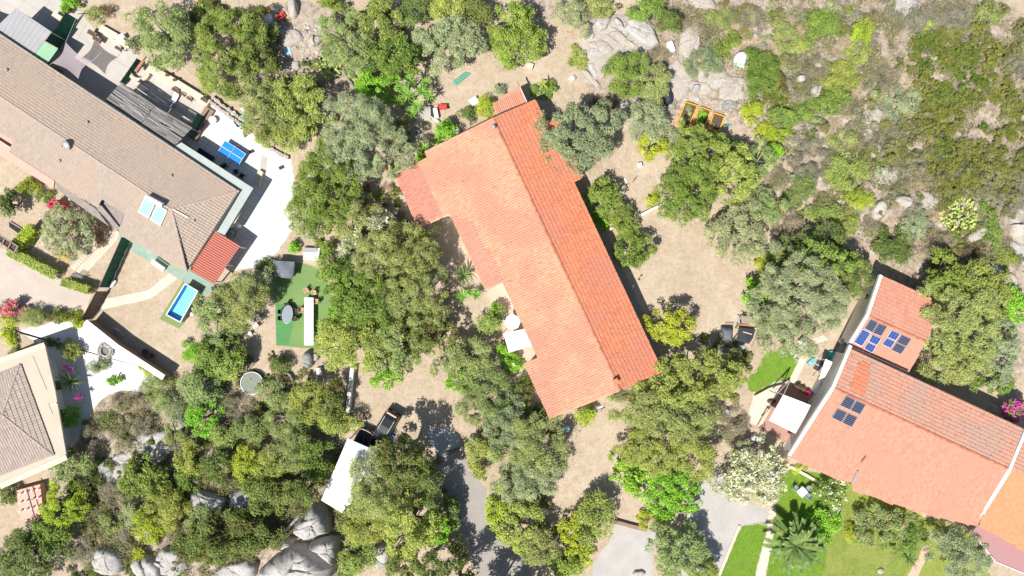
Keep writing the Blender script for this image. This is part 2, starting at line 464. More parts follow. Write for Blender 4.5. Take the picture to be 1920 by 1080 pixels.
M['teal_board'] = plain('green_board', (0.13, 0.33, 0.26), 0.6, 0.2, 2)
M['blue'] = plain('blue_table_top', (0.012, 0.22, 0.72), 0.45, 0.08)
M['navy'] = plain('navy_cloth', (0.03, 0.045, 0.10), 0.9, 0.2)
M['red'] = plain('red_plastic', (0.60, 0.07, 0.05), 0.5, 0.15)
M['pink'] = plain('pink_plastic', (0.78, 0.28, 0.33), 0.5, 0.1)
M['yellow'] = plain('yellow_paint', (0.80, 0.42, 0.02), 0.55, 0.12)
M['bed_soil'] = plain('dark_garden_soil', (0.11, 0.075, 0.055), 1.0, 0.3, 5, 30, 0.6)
M['clay'] = plain('terracotta_pot', (0.40, 0.19, 0.12), 0.8, 0.2)
M['sail'] = plain('mauve_shade_cloth', (0.42, 0.355, 0.365), 0.9, 0.07, 1.2)
def see_through_cloth(m, k):
    nt = m.node_tree; o = nt.nodes['Material Output']; a = nt.nodes.new('ShaderNodeBsdfTransparent'); a.inputs[0].default_value = (.9, .82, .8, 1)
    x = nt.nodes.new('ShaderNodeMixShader'); x.inputs[0].default_value = k
    nt.links.new(nt.nodes['Principled BSDF'].outputs[0], x.inputs[1]); nt.links.new(a.outputs[0], x.inputs[2]); nt.links.new(x.outputs[0], o.inputs['Surface'])
see_through_cloth(M['sail'], .33)
M['grey_cloth'] = plain('grey_roofing_cloth', (0.36, 0.355, 0.365), 0.9, 0.12, 0.8)
M['reed'] = tile_mat('grey_reed', [(0.09, 0.082, 0.077), (0.22, 0.205, 0.195), (0.36, 0.34, 0.325), (0.15, 0.14, 0.13), (0.44, 0.42, 0.40)])
M['tarp'] = plain('grey_blue_tarp', (0.10, 0.12, 0.15), 0.55, 0.3, 2)
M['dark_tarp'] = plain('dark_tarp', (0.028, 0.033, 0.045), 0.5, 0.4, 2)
M['stone'] = plain('rubble_stone', (0.36, 0.31, 0.26), 0.95, 0.3, 3, 20, 0.5)
M['brick_wall'] = plain('brown_block', (0.29, 0.20, 0.15), 0.95, 0.25, 3, 20, 0.4)
M['pool_floor'] = plain('pool_liner_pale', (0.36, 0.78, 0.86), 0.5, 0.04, 2, bumpk=0)
M['pool_side'] = plain('pool_liner_blue', (0.01, 0.33, 0.72), 0.5, 0.05, 2, bumpk=0)
M['water'] = water_mat()
M['pv'] = plain('solar_cells', (0.022, 0.032, 0.075), 0.25, 0.1, 4, 20, 0, spec=0.5)
M['pv_blue'] = plain('blue_solar_cells', (0.035, 0.075, 0.26), 0.3, 0.1, 4, 20, 0, spec=0.5)
M['collector'] = plain('collector_glass', (0.30, 0.58, 0.78), 0.25, 0.06, 2, bumpk=0, spec=0.6)
M['glass'] = plain('dark_glass', (0.03, 0.04, 0.05), 0.08, 0.1, bumpk=0, spec=0.8)
M['window_glass'] = plain('window_glass', (0.07, 0.09, 0.10), 0.08, 0.1, bumpk=0, spec=0.8)
M['car_paint'] = plain('black_car_paint', (0.012, 0.014, 0.018), 0.16, 0.1, bumpk=0, spec=0.7)
M['car_grey'] = plain('grey_car_paint', (0.10, 0.10, 0.105), 0.3, 0.1, bumpk=0, spec=0.6)
M['rubber'] = plain('rubber', (0.03, 0.03, 0.03), 0.9, 0.1)
M['lamp_red'] = plain('red_lamp_lens', (0.45, 0.03, 0.02), 0.3, 0.05, bumpk=0)
M['lamp_clear'] = plain('clear_lamp_lens', (0.6, 0.62, 0.65), 0.2, 0.05, bumpk=0)
M['hose'] = plain('pale_hose', (0.60, 0.50, 0.36), 0.7, 0.1)

L = {}   # foliage: three greens per kind
L['O'] = leaf_mat('olive_leaves', (0.104, 0.130, 0.050), (0.152, 0.180, 0.072), (0.220, 0.245, 0.108))
L['V'] = leaf_mat('silver_olive_leaves', (0.115, 0.140, 0.082), (0.165, 0.190, 0.115), (0.235, 0.255, 0.165))
L['G'] = leaf_mat('green_leaves', (0.072, 0.108, 0.024), (0.108, 0.152, 0.036), (0.165, 0.208, 0.058))
L['B'] = leaf_mat('fresh_leaves', (0.065, 0.150, 0.015), (0.110, 0.225, 0.024), (0.200, 0.320, 0.050))
L['Y'] = leaf_mat('yellow_green_leaves', (0.112, 0.142, 0.037), (0.156, 0.188, 0.053), (0.228, 0.252, 0.082))
L['L'] = leaf_mat('lime_leaves', (0.135, 0.170, 0.020), (0.190, 0.230, 0.028), (0.260, 0.295, 0.050))
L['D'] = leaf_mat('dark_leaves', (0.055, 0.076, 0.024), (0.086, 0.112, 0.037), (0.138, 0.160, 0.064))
L['S'] = leaf_mat('dry_scrub_twigs', (0.190, 0.165, 0.125), (0.280, 0.250, 0.195), (0.390, 0.355, 0.290), 0.15, (0.230, 0.220, 0.120), k=1.15)
L['R'] = leaf_mat('brown_dead_leaves', (0.110, 0.070, 0.045), (0.165, 0.108, 0.070), (0.230, 0.160, 0.110), 0.15, k=1.15)
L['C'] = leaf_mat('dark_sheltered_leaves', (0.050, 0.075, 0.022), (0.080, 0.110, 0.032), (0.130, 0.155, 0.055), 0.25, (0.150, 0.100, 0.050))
L['magenta'] = leaf_mat('magenta_bracts', (0.55, 0.035, 0.33), (0.66, 0.06, 0.42), (0.75, 0.14, 0.5), k=1.15)
L['crimson'] = leaf_mat('crimson_bracts', (0.45, 0.02, 0.09), (0.58, 0.04, 0.14), (0.65, 0.1, 0.22), k=1.15)
L['rose'] = leaf_mat('rose_bracts', (0.62, 0.10, 0.22), (0.70, 0.18, 0.30), (0.75, 0.30, 0.38), k=1.15)
L['white'] = leaf_mat('white_blossom', (0.66, 0.66, 0.60), (0.74, 0.74, 0.69), (0.80, 0.80, 0.78), k=1.15)
L['palm'] = leaf_mat('palm_leaflets', (0.060, 0.100, 0.030), (0.095, 0.145, 0.050), (0.150, 0.195, 0.085))
L['yucca'] = leaf_mat('yucca_blades', (0.070, 0.155, 0.025), (0.115, 0.225, 0.040), (0.190, 0.300, 0.070))
L['gold'] = leaf_mat('golden_blades', (0.40, 0.27, 0.02), (0.48, 0.34, 0.03), (0.55, 0.42, 0.06), k=1.15)
L['dryg'] = leaf_mat('dry_grass_blades', (0.28, 0.22, 0.12), (0.38, 0.31, 0.19), (0.47, 0.40, 0.27), 0.2, (0.22, 0.22, 0.10), k=1.15)
L['grass'] = leaf_mat('grass_blades', (0.14, 0.28, 0.024), (0.20, 0.36, 0.034), (0.29, 0.44, 0.06), k=1.15)
L['thicket_green'] = leaf_mat('thicket_green', (0.066, 0.098, 0.018), (0.106, 0.142, 0.028), (0.158, 0.188, 0.044), k=1.5)
L['thicket_olive'] = leaf_mat('thicket_olive', (0.098, 0.116, 0.026), (0.145, 0.160, 0.040), (0.215, 0.215, 0.072), k=1.5)
L['thicket_dull'] = leaf_mat('thicket_dull', (0.115, 0.118, 0.052), (0.165, 0.165, 0.080), (0.240, 0.235, 0.130), k=1.4)
L['agave'] = leaf_mat('agave_blades', (0.12, 0.16, 0.085), (0.17, 0.21, 0.12), (0.25, 0.29, 0.17), 0.1)
L['pads'] = leaf_mat('cactus_pads', (0.13, 0.18, 0.055), (0.19, 0.24, 0.075), (0.30, 0.33, 0.12), 0.1)
# ---------------------------------------------------------------- ground
WILD = [  # (px, py, rx, ry, height): rocky scrub slopes that are not level
    (1640, 130, 330, 190, 1.3), (1720, 330, 240, 150, 1.2), (1330, 60, 190, 70, 0.5), (330, 940, 240, 190, 0.9),
    (240, 800, 80, 70, 0.5), (570, 950, 130, 160, 0.6), (1800, 480, 150, 90, 0.8), (560, 60, 60, 60, 0.25)]
def gh(x, y):
    """height of the ground at world x, y (level round the houses, uneven in the scrub)"""
    x = np.asarray(x, float); y = np.asarray(y, float)
    px = x * S + 960; py = 540 - y * S
    h = np.zeros(x.shape)
    for cx, cy, rx, ry, a in WILD:
        d = np.sqrt(((px - cx) / rx) ** 2 + ((py - cy) / ry) ** 2)
        k = np.clip((1.0 - d) / 0.45, 0, 1); k = k * k * (3 - 2 * k)
        h = np.maximum(h, k * a * (0.55 + 0.35 * vnoise(x, y, 3, 0.16) + 0.25 * vnoise(x, y, 5, 0.5)))
    return h
def G(px, py, z=0.0):
    """ground point under photo pixel px, py (raised by z)"""
    p = W(px, py); h = float(gh(p.x, p.y))
    p = W(px, py, h); p.z = h + z
    return p

def build_ground(plants):
    nx, ny = 430, 280
    xs = np.linspace(-78, 78, nx); ys = np.linspace(-50, 50, ny)
    X, Y = np.meshgrid(xs, ys)
    Z = gh(X, Y)
    inn = (np.abs(X) < 75) & (np.abs(Y) < 48)
    # stretch the rim out to the horizon
    fx = np.where(np.abs(X) > 77.9, 12.0, 1.0); fy = np.where(np.abs(Y) > 49.9, 18.0, 1.0)
    V = np.stack([X * fx, Y * fy, np.where(inn, Z, 0)], -1).reshape(-1, 3)
    i = np.arange(ny - 1)[:, None] * nx + np.arange(nx - 1)[None, :]
    F = np.stack([i, i + 1, i + nx + 1, i + nx], -1).reshape(-1, 4)
    me = np_mesh('ground', V, F)
    px = (X * S + 960).ravel(); py = (540 - Y * S).ravel()
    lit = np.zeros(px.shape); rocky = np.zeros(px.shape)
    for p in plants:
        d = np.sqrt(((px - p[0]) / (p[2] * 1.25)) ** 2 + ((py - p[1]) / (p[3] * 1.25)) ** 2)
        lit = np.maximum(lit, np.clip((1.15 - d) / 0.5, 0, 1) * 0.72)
    for cx, cy, rx, ry, a in WILD + [(1220, 130, 130, 100, 1), (1360, 170, 110, 70, 1), (1880, 600, 60, 130, 1), (1010, 20, 30, 30, .2), (600, 110, 90, 100, 1)]:
        d = np.sqrt(((px - cx) / (rx * 1.1)) ** 2 + ((py - cy) / (ry * 1.1)) ** 2)
        rocky = np.maximum(rocky, np.clip((1.05 - d) / 0.35, 0, 1) * 0.85)
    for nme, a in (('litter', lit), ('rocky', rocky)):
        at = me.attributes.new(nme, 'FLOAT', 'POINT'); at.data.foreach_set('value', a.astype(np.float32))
    me.shade_smooth()
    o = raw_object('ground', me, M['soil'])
    o['kind'] = 'structure'

def rough_outline(pts, amp, step=0.35, seed=0):
    """wander a polygon's edges as worn edges do"""
    rr = np.random.default_rng(seed + 1)
    out = []
    for i in range(len(pts)):
        a = Vector(pts[i]); b = Vector(pts[(i + 1) % len(pts)])
        n = max(1, int((b - a).length / step))
        d = (b - a); nrm = Vector((-d.y, d.x, 0)).normalized() if d.length > 0 else Vector((0, 0, 0))
        for k in range(n):
            out.append(a + d * (k / n) + nrm * (rr.normal() * amp if amp else 0))
    return out

def sheet(name, poly, mat, z, amp=0.0):
    pts = [W(x, y) for x, y in poly]
    if amp: pts = rough_outline(pts, amp, 0.4, len(poly))
    n = len(pts)
    a = sum(pts[i].x * pts[(i + 1) % n].y - pts[(i + 1) % n].x * pts[i].y for i in range(n))
    if a < 0: pts = pts[::-1]
    mb = MB().add([(p.x, p.y, z) for p in pts], [tuple(range(n))])
    o = obj(name, mb, mat, None, 'structure')
    return o

sheet('upper_terrace', [(-60, -60), (150, -60), (142, 10), (160, 35), (180, 58), (245, 78), (264, 112), (300, 135), (400, 195), (392, 235), (350, 270), (200, 205), (-60, 40)], M['terrace'], 0.006)
sheet('white_terrace', [(352, 268), (398, 198), (450, 235), (520, 285), (546, 300), (554, 370), (556, 420), (522, 470), (498, 496), (440, 508), (400, 500), (430, 420), (440, 350)], M['white_terrace'], 0.010, 0.05)
sheet('driveway', [(-60, 452), (25, 472), (100, 512), (172, 552), (162, 592), (60, 590), (-60, 570)], slab_mat('tan_driveway', (0.50, 0.43, 0.37), dirtk=0.3, dirt=(0.42, 0.34, 0.27)), 0.008, 0.06)
sheet('stepping_path', [(219, 433), (228, 439), (155, 520), (136, 517), (147, 502)], M['path_stone'], 0.006, 0.03)
sheet('garden_path', [(187, 574), (198, 560), (277, 545), (317, 512), (333, 523), (283, 560), (193, 581)], M['path_stone'], 0.008, 0.02)
sheet('porch', [(220, 426), (227, 459), (283, 493), (338, 523), (382, 557), (396, 546), (408, 528), (360, 490), (300, 460)], M['deck_green'], 0.012)
sheet('gravel_yard', [(30, 622), (110, 602), (164, 604), (236, 660), (318, 708), (292, 722), (242, 748), (182, 772), (160, 800), (168, 872), (110, 880), (70, 640)], M['white_gravel'], 0.008, 0.1)
sheet('turf_lawn', [(540, 492), (567, 493), (593, 502), (612, 520), (628, 580), (604, 655), (518, 648), (516, 570), (500, 530)], M['turf'], 0.008, 0.02)
sheet('turf_patch', [(516.5, 572), (548, 566), (552, 600), (541, 647), (519, 647)], plain('deep_green_turf', (0.09, 0.25, 0.085), 0.95, 0.2, 2), 0.014)
sheet('track', [(818, 853), (863, 838), (882, 887), (912, 917), (909, 977), (962, 1020), (1012, 1100), (898, 1100), (888, 1037), (855, 970), (826, 893)], M['track'], 0.008, 0.06)
sheet('entrance_apron', [(798, 806), (835, 800), (862, 815), (864, 837), (818, 853)], slab_mat('pale_apron', (0.44, 0.43, 0.41), dirtk=0.3), 0.016)
sheet('gravel_court', [(1157, 980), (1193, 988), (1232, 997), (1222, 1040), (1225, 1100), (1105, 1100), (1115, 1050), (1140, 1018)], M['grey_gravel'], 0.008, 0.12)
sheet('side_road', [(1296, 885), (1345, 880), (1385, 935), (1440, 955), (1436, 985), (1390, 985), (1338, 1100), (1258, 1100), (1285, 1000)], M['grey_gravel'], 0.010, 0.1)
sheet('lawn', [(1390, 987), (1441, 975), (1436, 1002), (1425, 1040), (1414, 1100), (1342, 1100)], M['lawn'], 0.008, 0.07)
sheet('lawn', [(1468, 876), (1545, 890), (1562, 960), (1542, 1100), (1434, 1100), (1450, 1010), (1456, 950)], M['lawn'], 0.008, 0.08)
sheet('dry_lawn', [(1538, 884), (1600, 912), (1740, 970), (1830, 1000), (1860, 1100), (1530, 1100), (1556, 960)], M['dry_lawn'], 0.004, 0.1)
sheet('lawn', [(1438, 660), (1470, 650), (1499, 674), (1482, 708), (1430, 730), (1408, 736), (1398, 715), (1420, 688)], M['lawn'], 0.008, 0.2)
sheet('stone_path', [(1441, 955), (1456, 955), (1450, 1010), (1438, 1060), (1431, 1100), (1412, 1100), (1425, 1040), (1437, 1000)], M['path_stone'], 0.012, 0.05)
sheet('pink_path', [(1729, 1026), (1746, 1020), (1731, 1060), (1711, 1100), (1688, 1100), (1718, 1052)], slab_mat('pink_path_stone', (0.60, 0.40, 0.30), dirtk=0.3), 0.012, 0.05)
sheet('side_path', [(1519, 636), (1545, 628), (1553, 638), (1526, 645), (1491, 719), (1478, 715), (1509, 652)], M['path_stone'], 0.012, 0.03)
sheet('pink_patio', [(1476, 713), (1521, 736), (1522, 765), (1492, 840), (1416, 801), (1425, 790)], M['pink_patio'], 0.016)
sheet('paved_strip', [(1452, 716), (1476, 712), (1425, 798), (1397, 790), (1413, 744)], M['path_stone'], 0.012, 0.03)
sheet('side_terrace', [(1519, 735), (1592, 622), (1612, 590), (1652, 520), (1640, 540), (1662, 530), (1590, 690), (1530, 770)], M['white_terrace'], 0.020)
sheet('patio', [(910, 547), (946, 528), (1016, 670), (984, 684), (972, 655), (950, 642), (938, 592), (922, 572)], slab_mat('peach_patio', (0.58, 0.44, 0.34), dirtk=0.25), 0.010)
sheet('walkway', [(1094, 395), (1118, 392), (1228, 636), (1246, 690), (1215, 664)], slab_mat('grey_walkway', (0.33, 0.29, 0.26), dirtk=0.3), 0.006, 0.03)  # grey concrete strip along the eave

# ---------------------------------------------------------------- roofs and houses
def plane3(a, b, c):
    a, b, c = W(*a), W(*b), W(*c)
    n = (b - a).cross(c - a).normalized()
    if n.z < 0: n = -n
    return (a, n)
def hit(pl, px, py, lift=0.0):
    p0, n = pl
    c = Vector((0, 0, H)); d = W(px, py) - c
    t = (p0 - c).dot(n) / d.dot(n)
    return c + d * t + n * lift
def plane_z(pl, x, y):
    p0, n = pl
    return p0.z - ((x - p0.x) * n.x + (y - p0.y) * n.y) / n.z

def tile_mesh(name, pl, poly, colw, rowl, bulge=0.055, lift=0.04, jitter=0.006, flip=False, seg=4):
    """barrel tiles laid over the outline poly (photo pixels on the plane pl), each tile its own shell"""
    p0, n = pl
    v = Vector((n.x, n.y, 0)); v = (v - n * v.dot(n)).normalized()      # down the slope
    u = n.cross(v).normalized()
    P = [hit(pl, x, y) for x, y in poly]
    q = [((p - p0).dot(u), (p - p0).dot(v)) for p in P]
    u0, u1 = min(a for a, b in q), max(a for a, b in q)
    v0, v1 = min(b for a, b in q), max(b for a, b in q)
    cu = np.arange(u0 + colw / 2, u1, colw); cv = np.arange(v0, v1, rowl)
    CU, CV = np.meshgrid(cu, cv)
    CU = CU.ravel(); CV = CV.ravel()
    ok = inside(CU, CV + rowl * 0.5, q)
    CU = CU[ok]; CV = CV[ok]; m = len(CU)
    t = np.linspace(0, 1, seg + 1)
    au = (t - 0.5) * colw * 1.02; az = bulge * np.sin(PI * t) - 0.012 * (np.abs(t - .5) > .49)
    # template: upper edge, lower edge, lip
    tu = np.concatenate([au, au, au, au]); tv = np.concatenate([0 * au, 0 * au + rowl * 1.06, 0 * au + rowl * 1.06, 0 * au + rowl * 1.06])
    tz = np.concatenate([az + 0.004, az + lift, az + lift, az * 0.3 - 0.01])
    r = np.random.default_rng(len(poly) * 7 + m)
    ju = r.normal(0, jitter, (m, 1)); jz = r.normal(0, jitter * 0.6, (m, 1)); jv = r.normal(0, jitter * 1.5, (m, 1)); rot = r.normal(0, 0.012, (m, 1))
    UU = CU[:, None] + tu[None] + ju + rot * (tv[None] - rowl / 2); VV = CV[:, None] + tv[None] + jv - rot * tu[None]; ZZ = tz[None] + jz + 0.01
    uu, vv, nn, pp = (np.array(x) for x in (u, v, n, p0))
    V = pp + UU[..., None] * uu + VV[..., None] * vv + ZZ[..., None] * nn
    k = seg + 1
    f = [[i, i + 1, k + i + 1, k + i] for i in range(seg)] + [[2 * k + i, 2 * k + i + 1, 3 * k + i + 1, 3 * k + i] for i in range(seg)]
    F = (np.array(f)[None] + (np.arange(m) * 4 * k)[:, None, None]).reshape(-1, 4)
    return V.reshape(-1, 3), F

def lay_tiles(roof, pl, poly, mat, colw=0.26, rowl=0.36, **kw):
    V, F = tile_mesh('roof_tiles', pl, poly, colw, rowl, **kw)
    V = V - np.array(root_loc(roof))
    return raw_object('roof_tiles', np_mesh('roof_tiles', V, F), mat, roof, 'stuff')

def ridge_tiles(roof, a, b, mat, r=0.14, step=0.38):
    """half-round caps along a ridge, hip or verge between the 3D points a and b"""
    a = Vector(a); b = Vector(b); d = b - a; n = max(1, int(d.length / step)); d.normalize()
    s = d.cross(Vector((0, 0, 1))).normalized(); up = s.cross(d)
    mb = MB(); rr = random.Random(n)
    st = (b - a).length / n
    for i in range(n):
        c0 = a + d * (i * st - 0.03) ; c1 = a + d * ((i + 1) * st + 0.03)
        j = s * rr.gauss(0, 0.008)
        V = []
        for c, rad in ((c0, r * 0.92), (c1, r * 1.08)):
            for k in range(6):
                t = PI * k / 5
                V.append(c + j + s * (math.cos(t) * rad) + up * (math.sin(t) * rad * 0.75 - 0.03))
        F = [(k, k + 1, 7 + k, 6 + k) for k in range(5)] + [(0, 1, 2, 3, 4, 5), (11, 10, 9, 8, 7, 6)]
        mb.add(V, F)
    return obj('ridge_tiles', mb, mat, roof, 'stuff')

def inset(pts, d):
    n = len(pts)
    a = sum(pts[i].x * pts[(i + 1) % n].y - pts[(i + 1) % n].x * pts[i].y for i in range(n))
    sg = 1 if a > 0 else -1
    out = []
    for i in range(n):
        p, c, q = pts[i - 1], pts[i], pts[(i + 1) % n]
        e0 = Vector((c.x - p.x, c.y - p.y)).normalized(); e1 = Vector((q.x - c.x, q.y - c.y)).normalized()
        n0 = Vector((-e0.y, e0.x)) * sg; n1 = Vector((-e1.y, e1.x)) * sg
        b = n0 + n1
        k = max(0.35, 1 + n0.dot(n1))
        out.append(Vector((c.x + b.x * d / k, c.y + b.y * d / k, c.z)))
    return out

def house_walls(parent, outline3d, planes, mat, d=0.35, drop=0.14):
    pts = inset(outline3d, d)
    n = len(pts)
    top = [min(plane_z(p, q.x, q.y) for p in planes) - drop for q in pts]
    V = [(p.x, p.y, -0.05) for p in pts] + [(p.x, p.y, z) for p, z in zip(pts, top)]
    mb = MB()
    for i in range(n):
        j = (i + 1) % n
        # break each wall where the roof line folds
        a, b = pts[i], pts[j]
        ks = [k / 6 for k in range(7)]
        for k0, k1 in zip(ks[:-1], ks[1:]):
            p, q = a.lerp(b, k0), a.lerp(b, k1)
            zp = min(plane_z(w, p.x, p.y) for w in planes) - drop; zq = min(plane_z(w, q.x, q.y) for w in planes) - drop
            mb.add([(p.x, p.y, -0.05), (q.x, q.y, -0.05), (q.x, q.y, zq), (p.x, p.y, zp)], [(0, 1, 2, 3)])
    return obj('wall', mb, mat, parent), pts

def opening(parent, a, b, t, w, h, zc, kind='window', outward=1):
    """a framed window or a door set proud of the wall line a-b"""
    a = Vector((a.x, a.y, 0)); b = Vector((b.x, b.y, 0)); d = (b - a).normalized(); n = Vector((d.y, -d.x, 0)) * outward
    c = a.lerp(b, t) + n * 0.02; rz = math.atan2(d.y, d.x)
    mb = MB(); ft = 0.07
    for sx in (-1, 1): mb.box((c.x + d.x * sx * (w / 2), c.y + d.y * sx * (w / 2), zc), (ft, 0.10, h + ft), rz)
    for sz in (-1, 1): mb.box((c.x, c.y, zc + sz * h / 2), (w - ft, 0.10, ft), rz)
    f = obj(kind, mb, M['white_paint'] if kind == 'window' else M['wood'], parent)
    p = MB().box((c.x - n.x * 0.01, c.y - n.y * 0.01, zc), (w - ft, 0.04, h - ft), rz)
    obj('pane' if kind == 'window' else 'panel', p, M['window_glass'] if kind == 'window' else M['dark_wood'], f)

def fit_openings(parent, pts, sizes):
    n = len(pts)
    a = sum(pts[i].x * pts[(i + 1) % n].y - pts[(i + 1) % n].x * pts[i].y for i in range(n))
    for i, t, kind in sizes:
        p, q = pts[i], pts[(i + 1) % n]
        if kind == 'door': opening(parent, p, q, t, 0.95, 2.05, 1.05, 'door', 1 if a > 0 else -1)
        else: opening(parent, p, q, t, 1.1, 1.1, 1.5, 'window', 1 if a > 0 else -1)

# ---- the long terracotta house in the middle
RZ, EZ = 4.55, 3.45
h = T('long_house', 'long low house in the middle of the photo under pink and orange terracotta tiles', 'house', W(1010, 470))
PW = plane3((925, 222, RZ), (1163, 731, RZ), (1032, 783, 3.4))
PE = plane3((925, 222, RZ), (1163, 731, RZ), (1225, 662, EZ))
west = [(925, 222), (1163, 731), (1032, 783), (985, 682), (1011, 671), (945, 528), (913, 543), (843, 402), (782, 427), (742, 329), (800, 297), (797, 285)]
east = [(925, 222), (1003, 188), (1020, 228), (1052, 222), (1092, 332), (1077, 341), (1243, 697), (1163, 731)]
mb = MB()
mb.slab([hit(PW, *p) for p in west], 0.12)
roof = obj('roof', mb, M['terra_salmon'], h)
obj('roof_edge', MB().slab([hit(PE, *p) for p in east], 0.12), M['terra_red'], roof)
lay_tiles(roof, PW, west, M['terra_salmon'], 0.27, 0.40, bulge=0.085, lift=0.03, jitter=.009)
lay_tiles(roof, (PW[0] + PW[1] * .04, PW[1]), [(845, 403), (880, 416), (914, 470), (944, 527), (913, 543)], M['terra_pink'], 0.27, 0.40, bulge=0.085, lift=0.03, jitter=.009)
lay_tiles(roof, (PW[0] + PW[1] * .04, PW[1]), [(742, 329), (782, 308), (828, 402), (782, 427)], M['terra_pink'], 0.27, 0.40, bulge=0.085, lift=0.03, jitter=.009)
lay_tiles(roof, PE, east, M['terra_red'], 0.225, 0.42, bulge=0.05, lift=0.065)
ridge_tiles(roof, hit(PW, 925, 222, .05), hit(PW, 1163, 731, .05), M['ridge_clay'], 0.15)
ridge_tiles(roof, hit(PW, 797, 285, .03), hit(PW, 925, 222, .03), M['terra_salmon'], 0.11)
ridge_tiles(roof, hit(PW, 742, 329, .03), hit(PW, 800, 297, .03), M['terra_salmon'], 0.11)
ridge_tiles(roof, hit(PE, 925, 222, .03), hit(PE, 1003, 188, .03), M['terra_red'], 0.11)
ridge_tiles(roof, hit(PW, 1163, 731, .03), hit(PW, 1032, 783, .03), M['terra_salmon'], 0.10)
# white verge boards
mb = MB()
for a, b, pl in (((1163, 731), (1032, 783), PW), ((985, 682), (1011, 671), PW), ((1092, 332), (1077, 341), PE), ((843, 402), (782, 427), PW)):
    p, q = hit(pl, *a), hit(pl, *b)
    obj('verge_board', MB().beam((p.x, p.y, p.z - 0.17), (q.x, q.y, q.z - 0.17), 0.05, 0.18), M['white_paint'], roof)
out = [hit(PW, *p) for p in [(925, 222)]] + [hit(PE, *p) for p in [(1003, 188), (1077, 345), (1243, 697)]] + [hit(PW, *p) for p in [(1163, 731), (1032, 783), (985, 682), (1011, 671), (945, 528), (913, 543), (843, 402), (782, 427), (742, 329)]]
wl, wp = house_walls(h, out, [PW, PE], M['white_wall'])
fit_openings(h, wp, [(1, .3, 'w'), (2, .2, 'w'), (2, .45, 'w'), (2, .62, 'door'), (2, .8, 'w'), (5, .5, 'w'), (7, .35, 'door'), (7, .7, 'w'), (9, .3, 'w'), (9, .7, 'w'), (11, .5, 'w')])
c = hit(PW, 1153, 714)
mb = MB().box((c.x, c.y, c.z + 0.18), (0.42, 0.42, 0.75), 0.43)
ch = obj('chimney', mb, M['white_wall'], roof)
obj('chimney_cap', MB().box((c.x, c.y, c.z + 0.60), (0.56, 0.56, 0.07), 0.43), M['terra_red'], ch)
c = hit(PW, 926, 239)
ch = obj('flue', MB().lathe([(0.13, -0.2), (0.13, 0.4)], c, 12), M['grey_metal'], roof, smooth=True)
obj('flue_cowl', MB().lathe([(0.17, 0.40), (0.22, 0.5), (0.19, 0.6), (0.05, 0.68)], c, 14), M['grey_metal'], ch, smooth=True)

# ---- small annexe on its north end
PA = plane3((923, 216, 2.75), (987, 190, 2.75), (974, 163, 2.55))
h = T('annexe', 'small lean-to with ribbed red roof at the top end of the long house', 'annexe', W(955, 190))
poly = [(924, 216), (987, 191), (974, 163), (936, 182)]
roof = obj('roof', MB().slab([hit(PA, *p) for p in poly], 0.08), M['terra_pale'], h)
lay_tiles(roof, PA, poly, M['terra_pale'], 0.20, 1.2, bulge=0.07, lift=0.012)
p, q = hit(PA, 987, 191), hit(PA, 974, 163)
obj('verge_board', MB().beam((p.x + .04, p.y, p.z - 0.03), (q.x + .04, q.y, q.z - 0.03), 0.06, 0.22), M['white_paint'], roof)
wl, wp = house_walls(h, [hit(PA, *p) for p in poly], [PA], M['white_wall'], 0.18, 0.1)
fit_openings(h, wp, [(2, .5, 'w')])

# ---- beige house upper left
RZ, EZ = 4.1, 3.0
h = T('beige_house', 'long house upper left under beige tiles with a hipped end by the white terrace', 'house', W(180, 300))
ridge0 = (-80, 128)
PN = plane3((*ridge0, RZ), (322, 393, RZ), (195, 190, EZ))
PS = plane3((*ridge0, RZ), (322, 393, RZ), (222, 436, 3.2))
PH = plane3((322, 393, RZ), (448, 358, EZ), (350, 509, EZ))
north = [ridge0, (322, 393), (448, 358), (195, 190), (-80, 16)]
south = [ridge0, (322, 393), (350, 509), (222, 436), (235, 400), (192, 370), (182, 388), (102, 338), (17, 283), (25, 262), (-80, 196)]
hip = [(322, 393), (448, 358), (350, 509)]
roof = obj('roof', MB().slab([hit(PN, *p) for p in north], 0.12), M['beige_tile'], h)
obj('roof_edge', MB().slab([hit(PS, *p) for p in south], 0.12), M['beige_tile'], roof)
obj('roof_edge', MB().slab([hit(PH, *p) for p in hip], 0.12), M['beige_tile'], roof)
lay_tiles(roof, PN, north, M['beige_tile'], 0.27, 0.32, bulge=0.03, lift=0.055)
lay_tiles(roof, PS, south, M['beige_tile'], 0.30, 0.36, bulge=0.05, lift=0.02)
lay_tiles(roof, PH, hip, M['beige_tile'], 0.30, 0.34, bulge=0.045, lift=0.05)
ridge_tiles(roof, hit(PN, *ridge0, .04), hit(PN, 322, 393, .04), M['beige_tile'], 0.13)
ridge_tiles(roof, hit(PN, 322, 393, .04), hit(PN, 448, 358, .04), M['beige_tile'], 0.12)
ridge_tiles(roof, hit(PS, 322, 393, .04), hit(PS, 350, 509, .04), M['brown_tile'], 0.13)
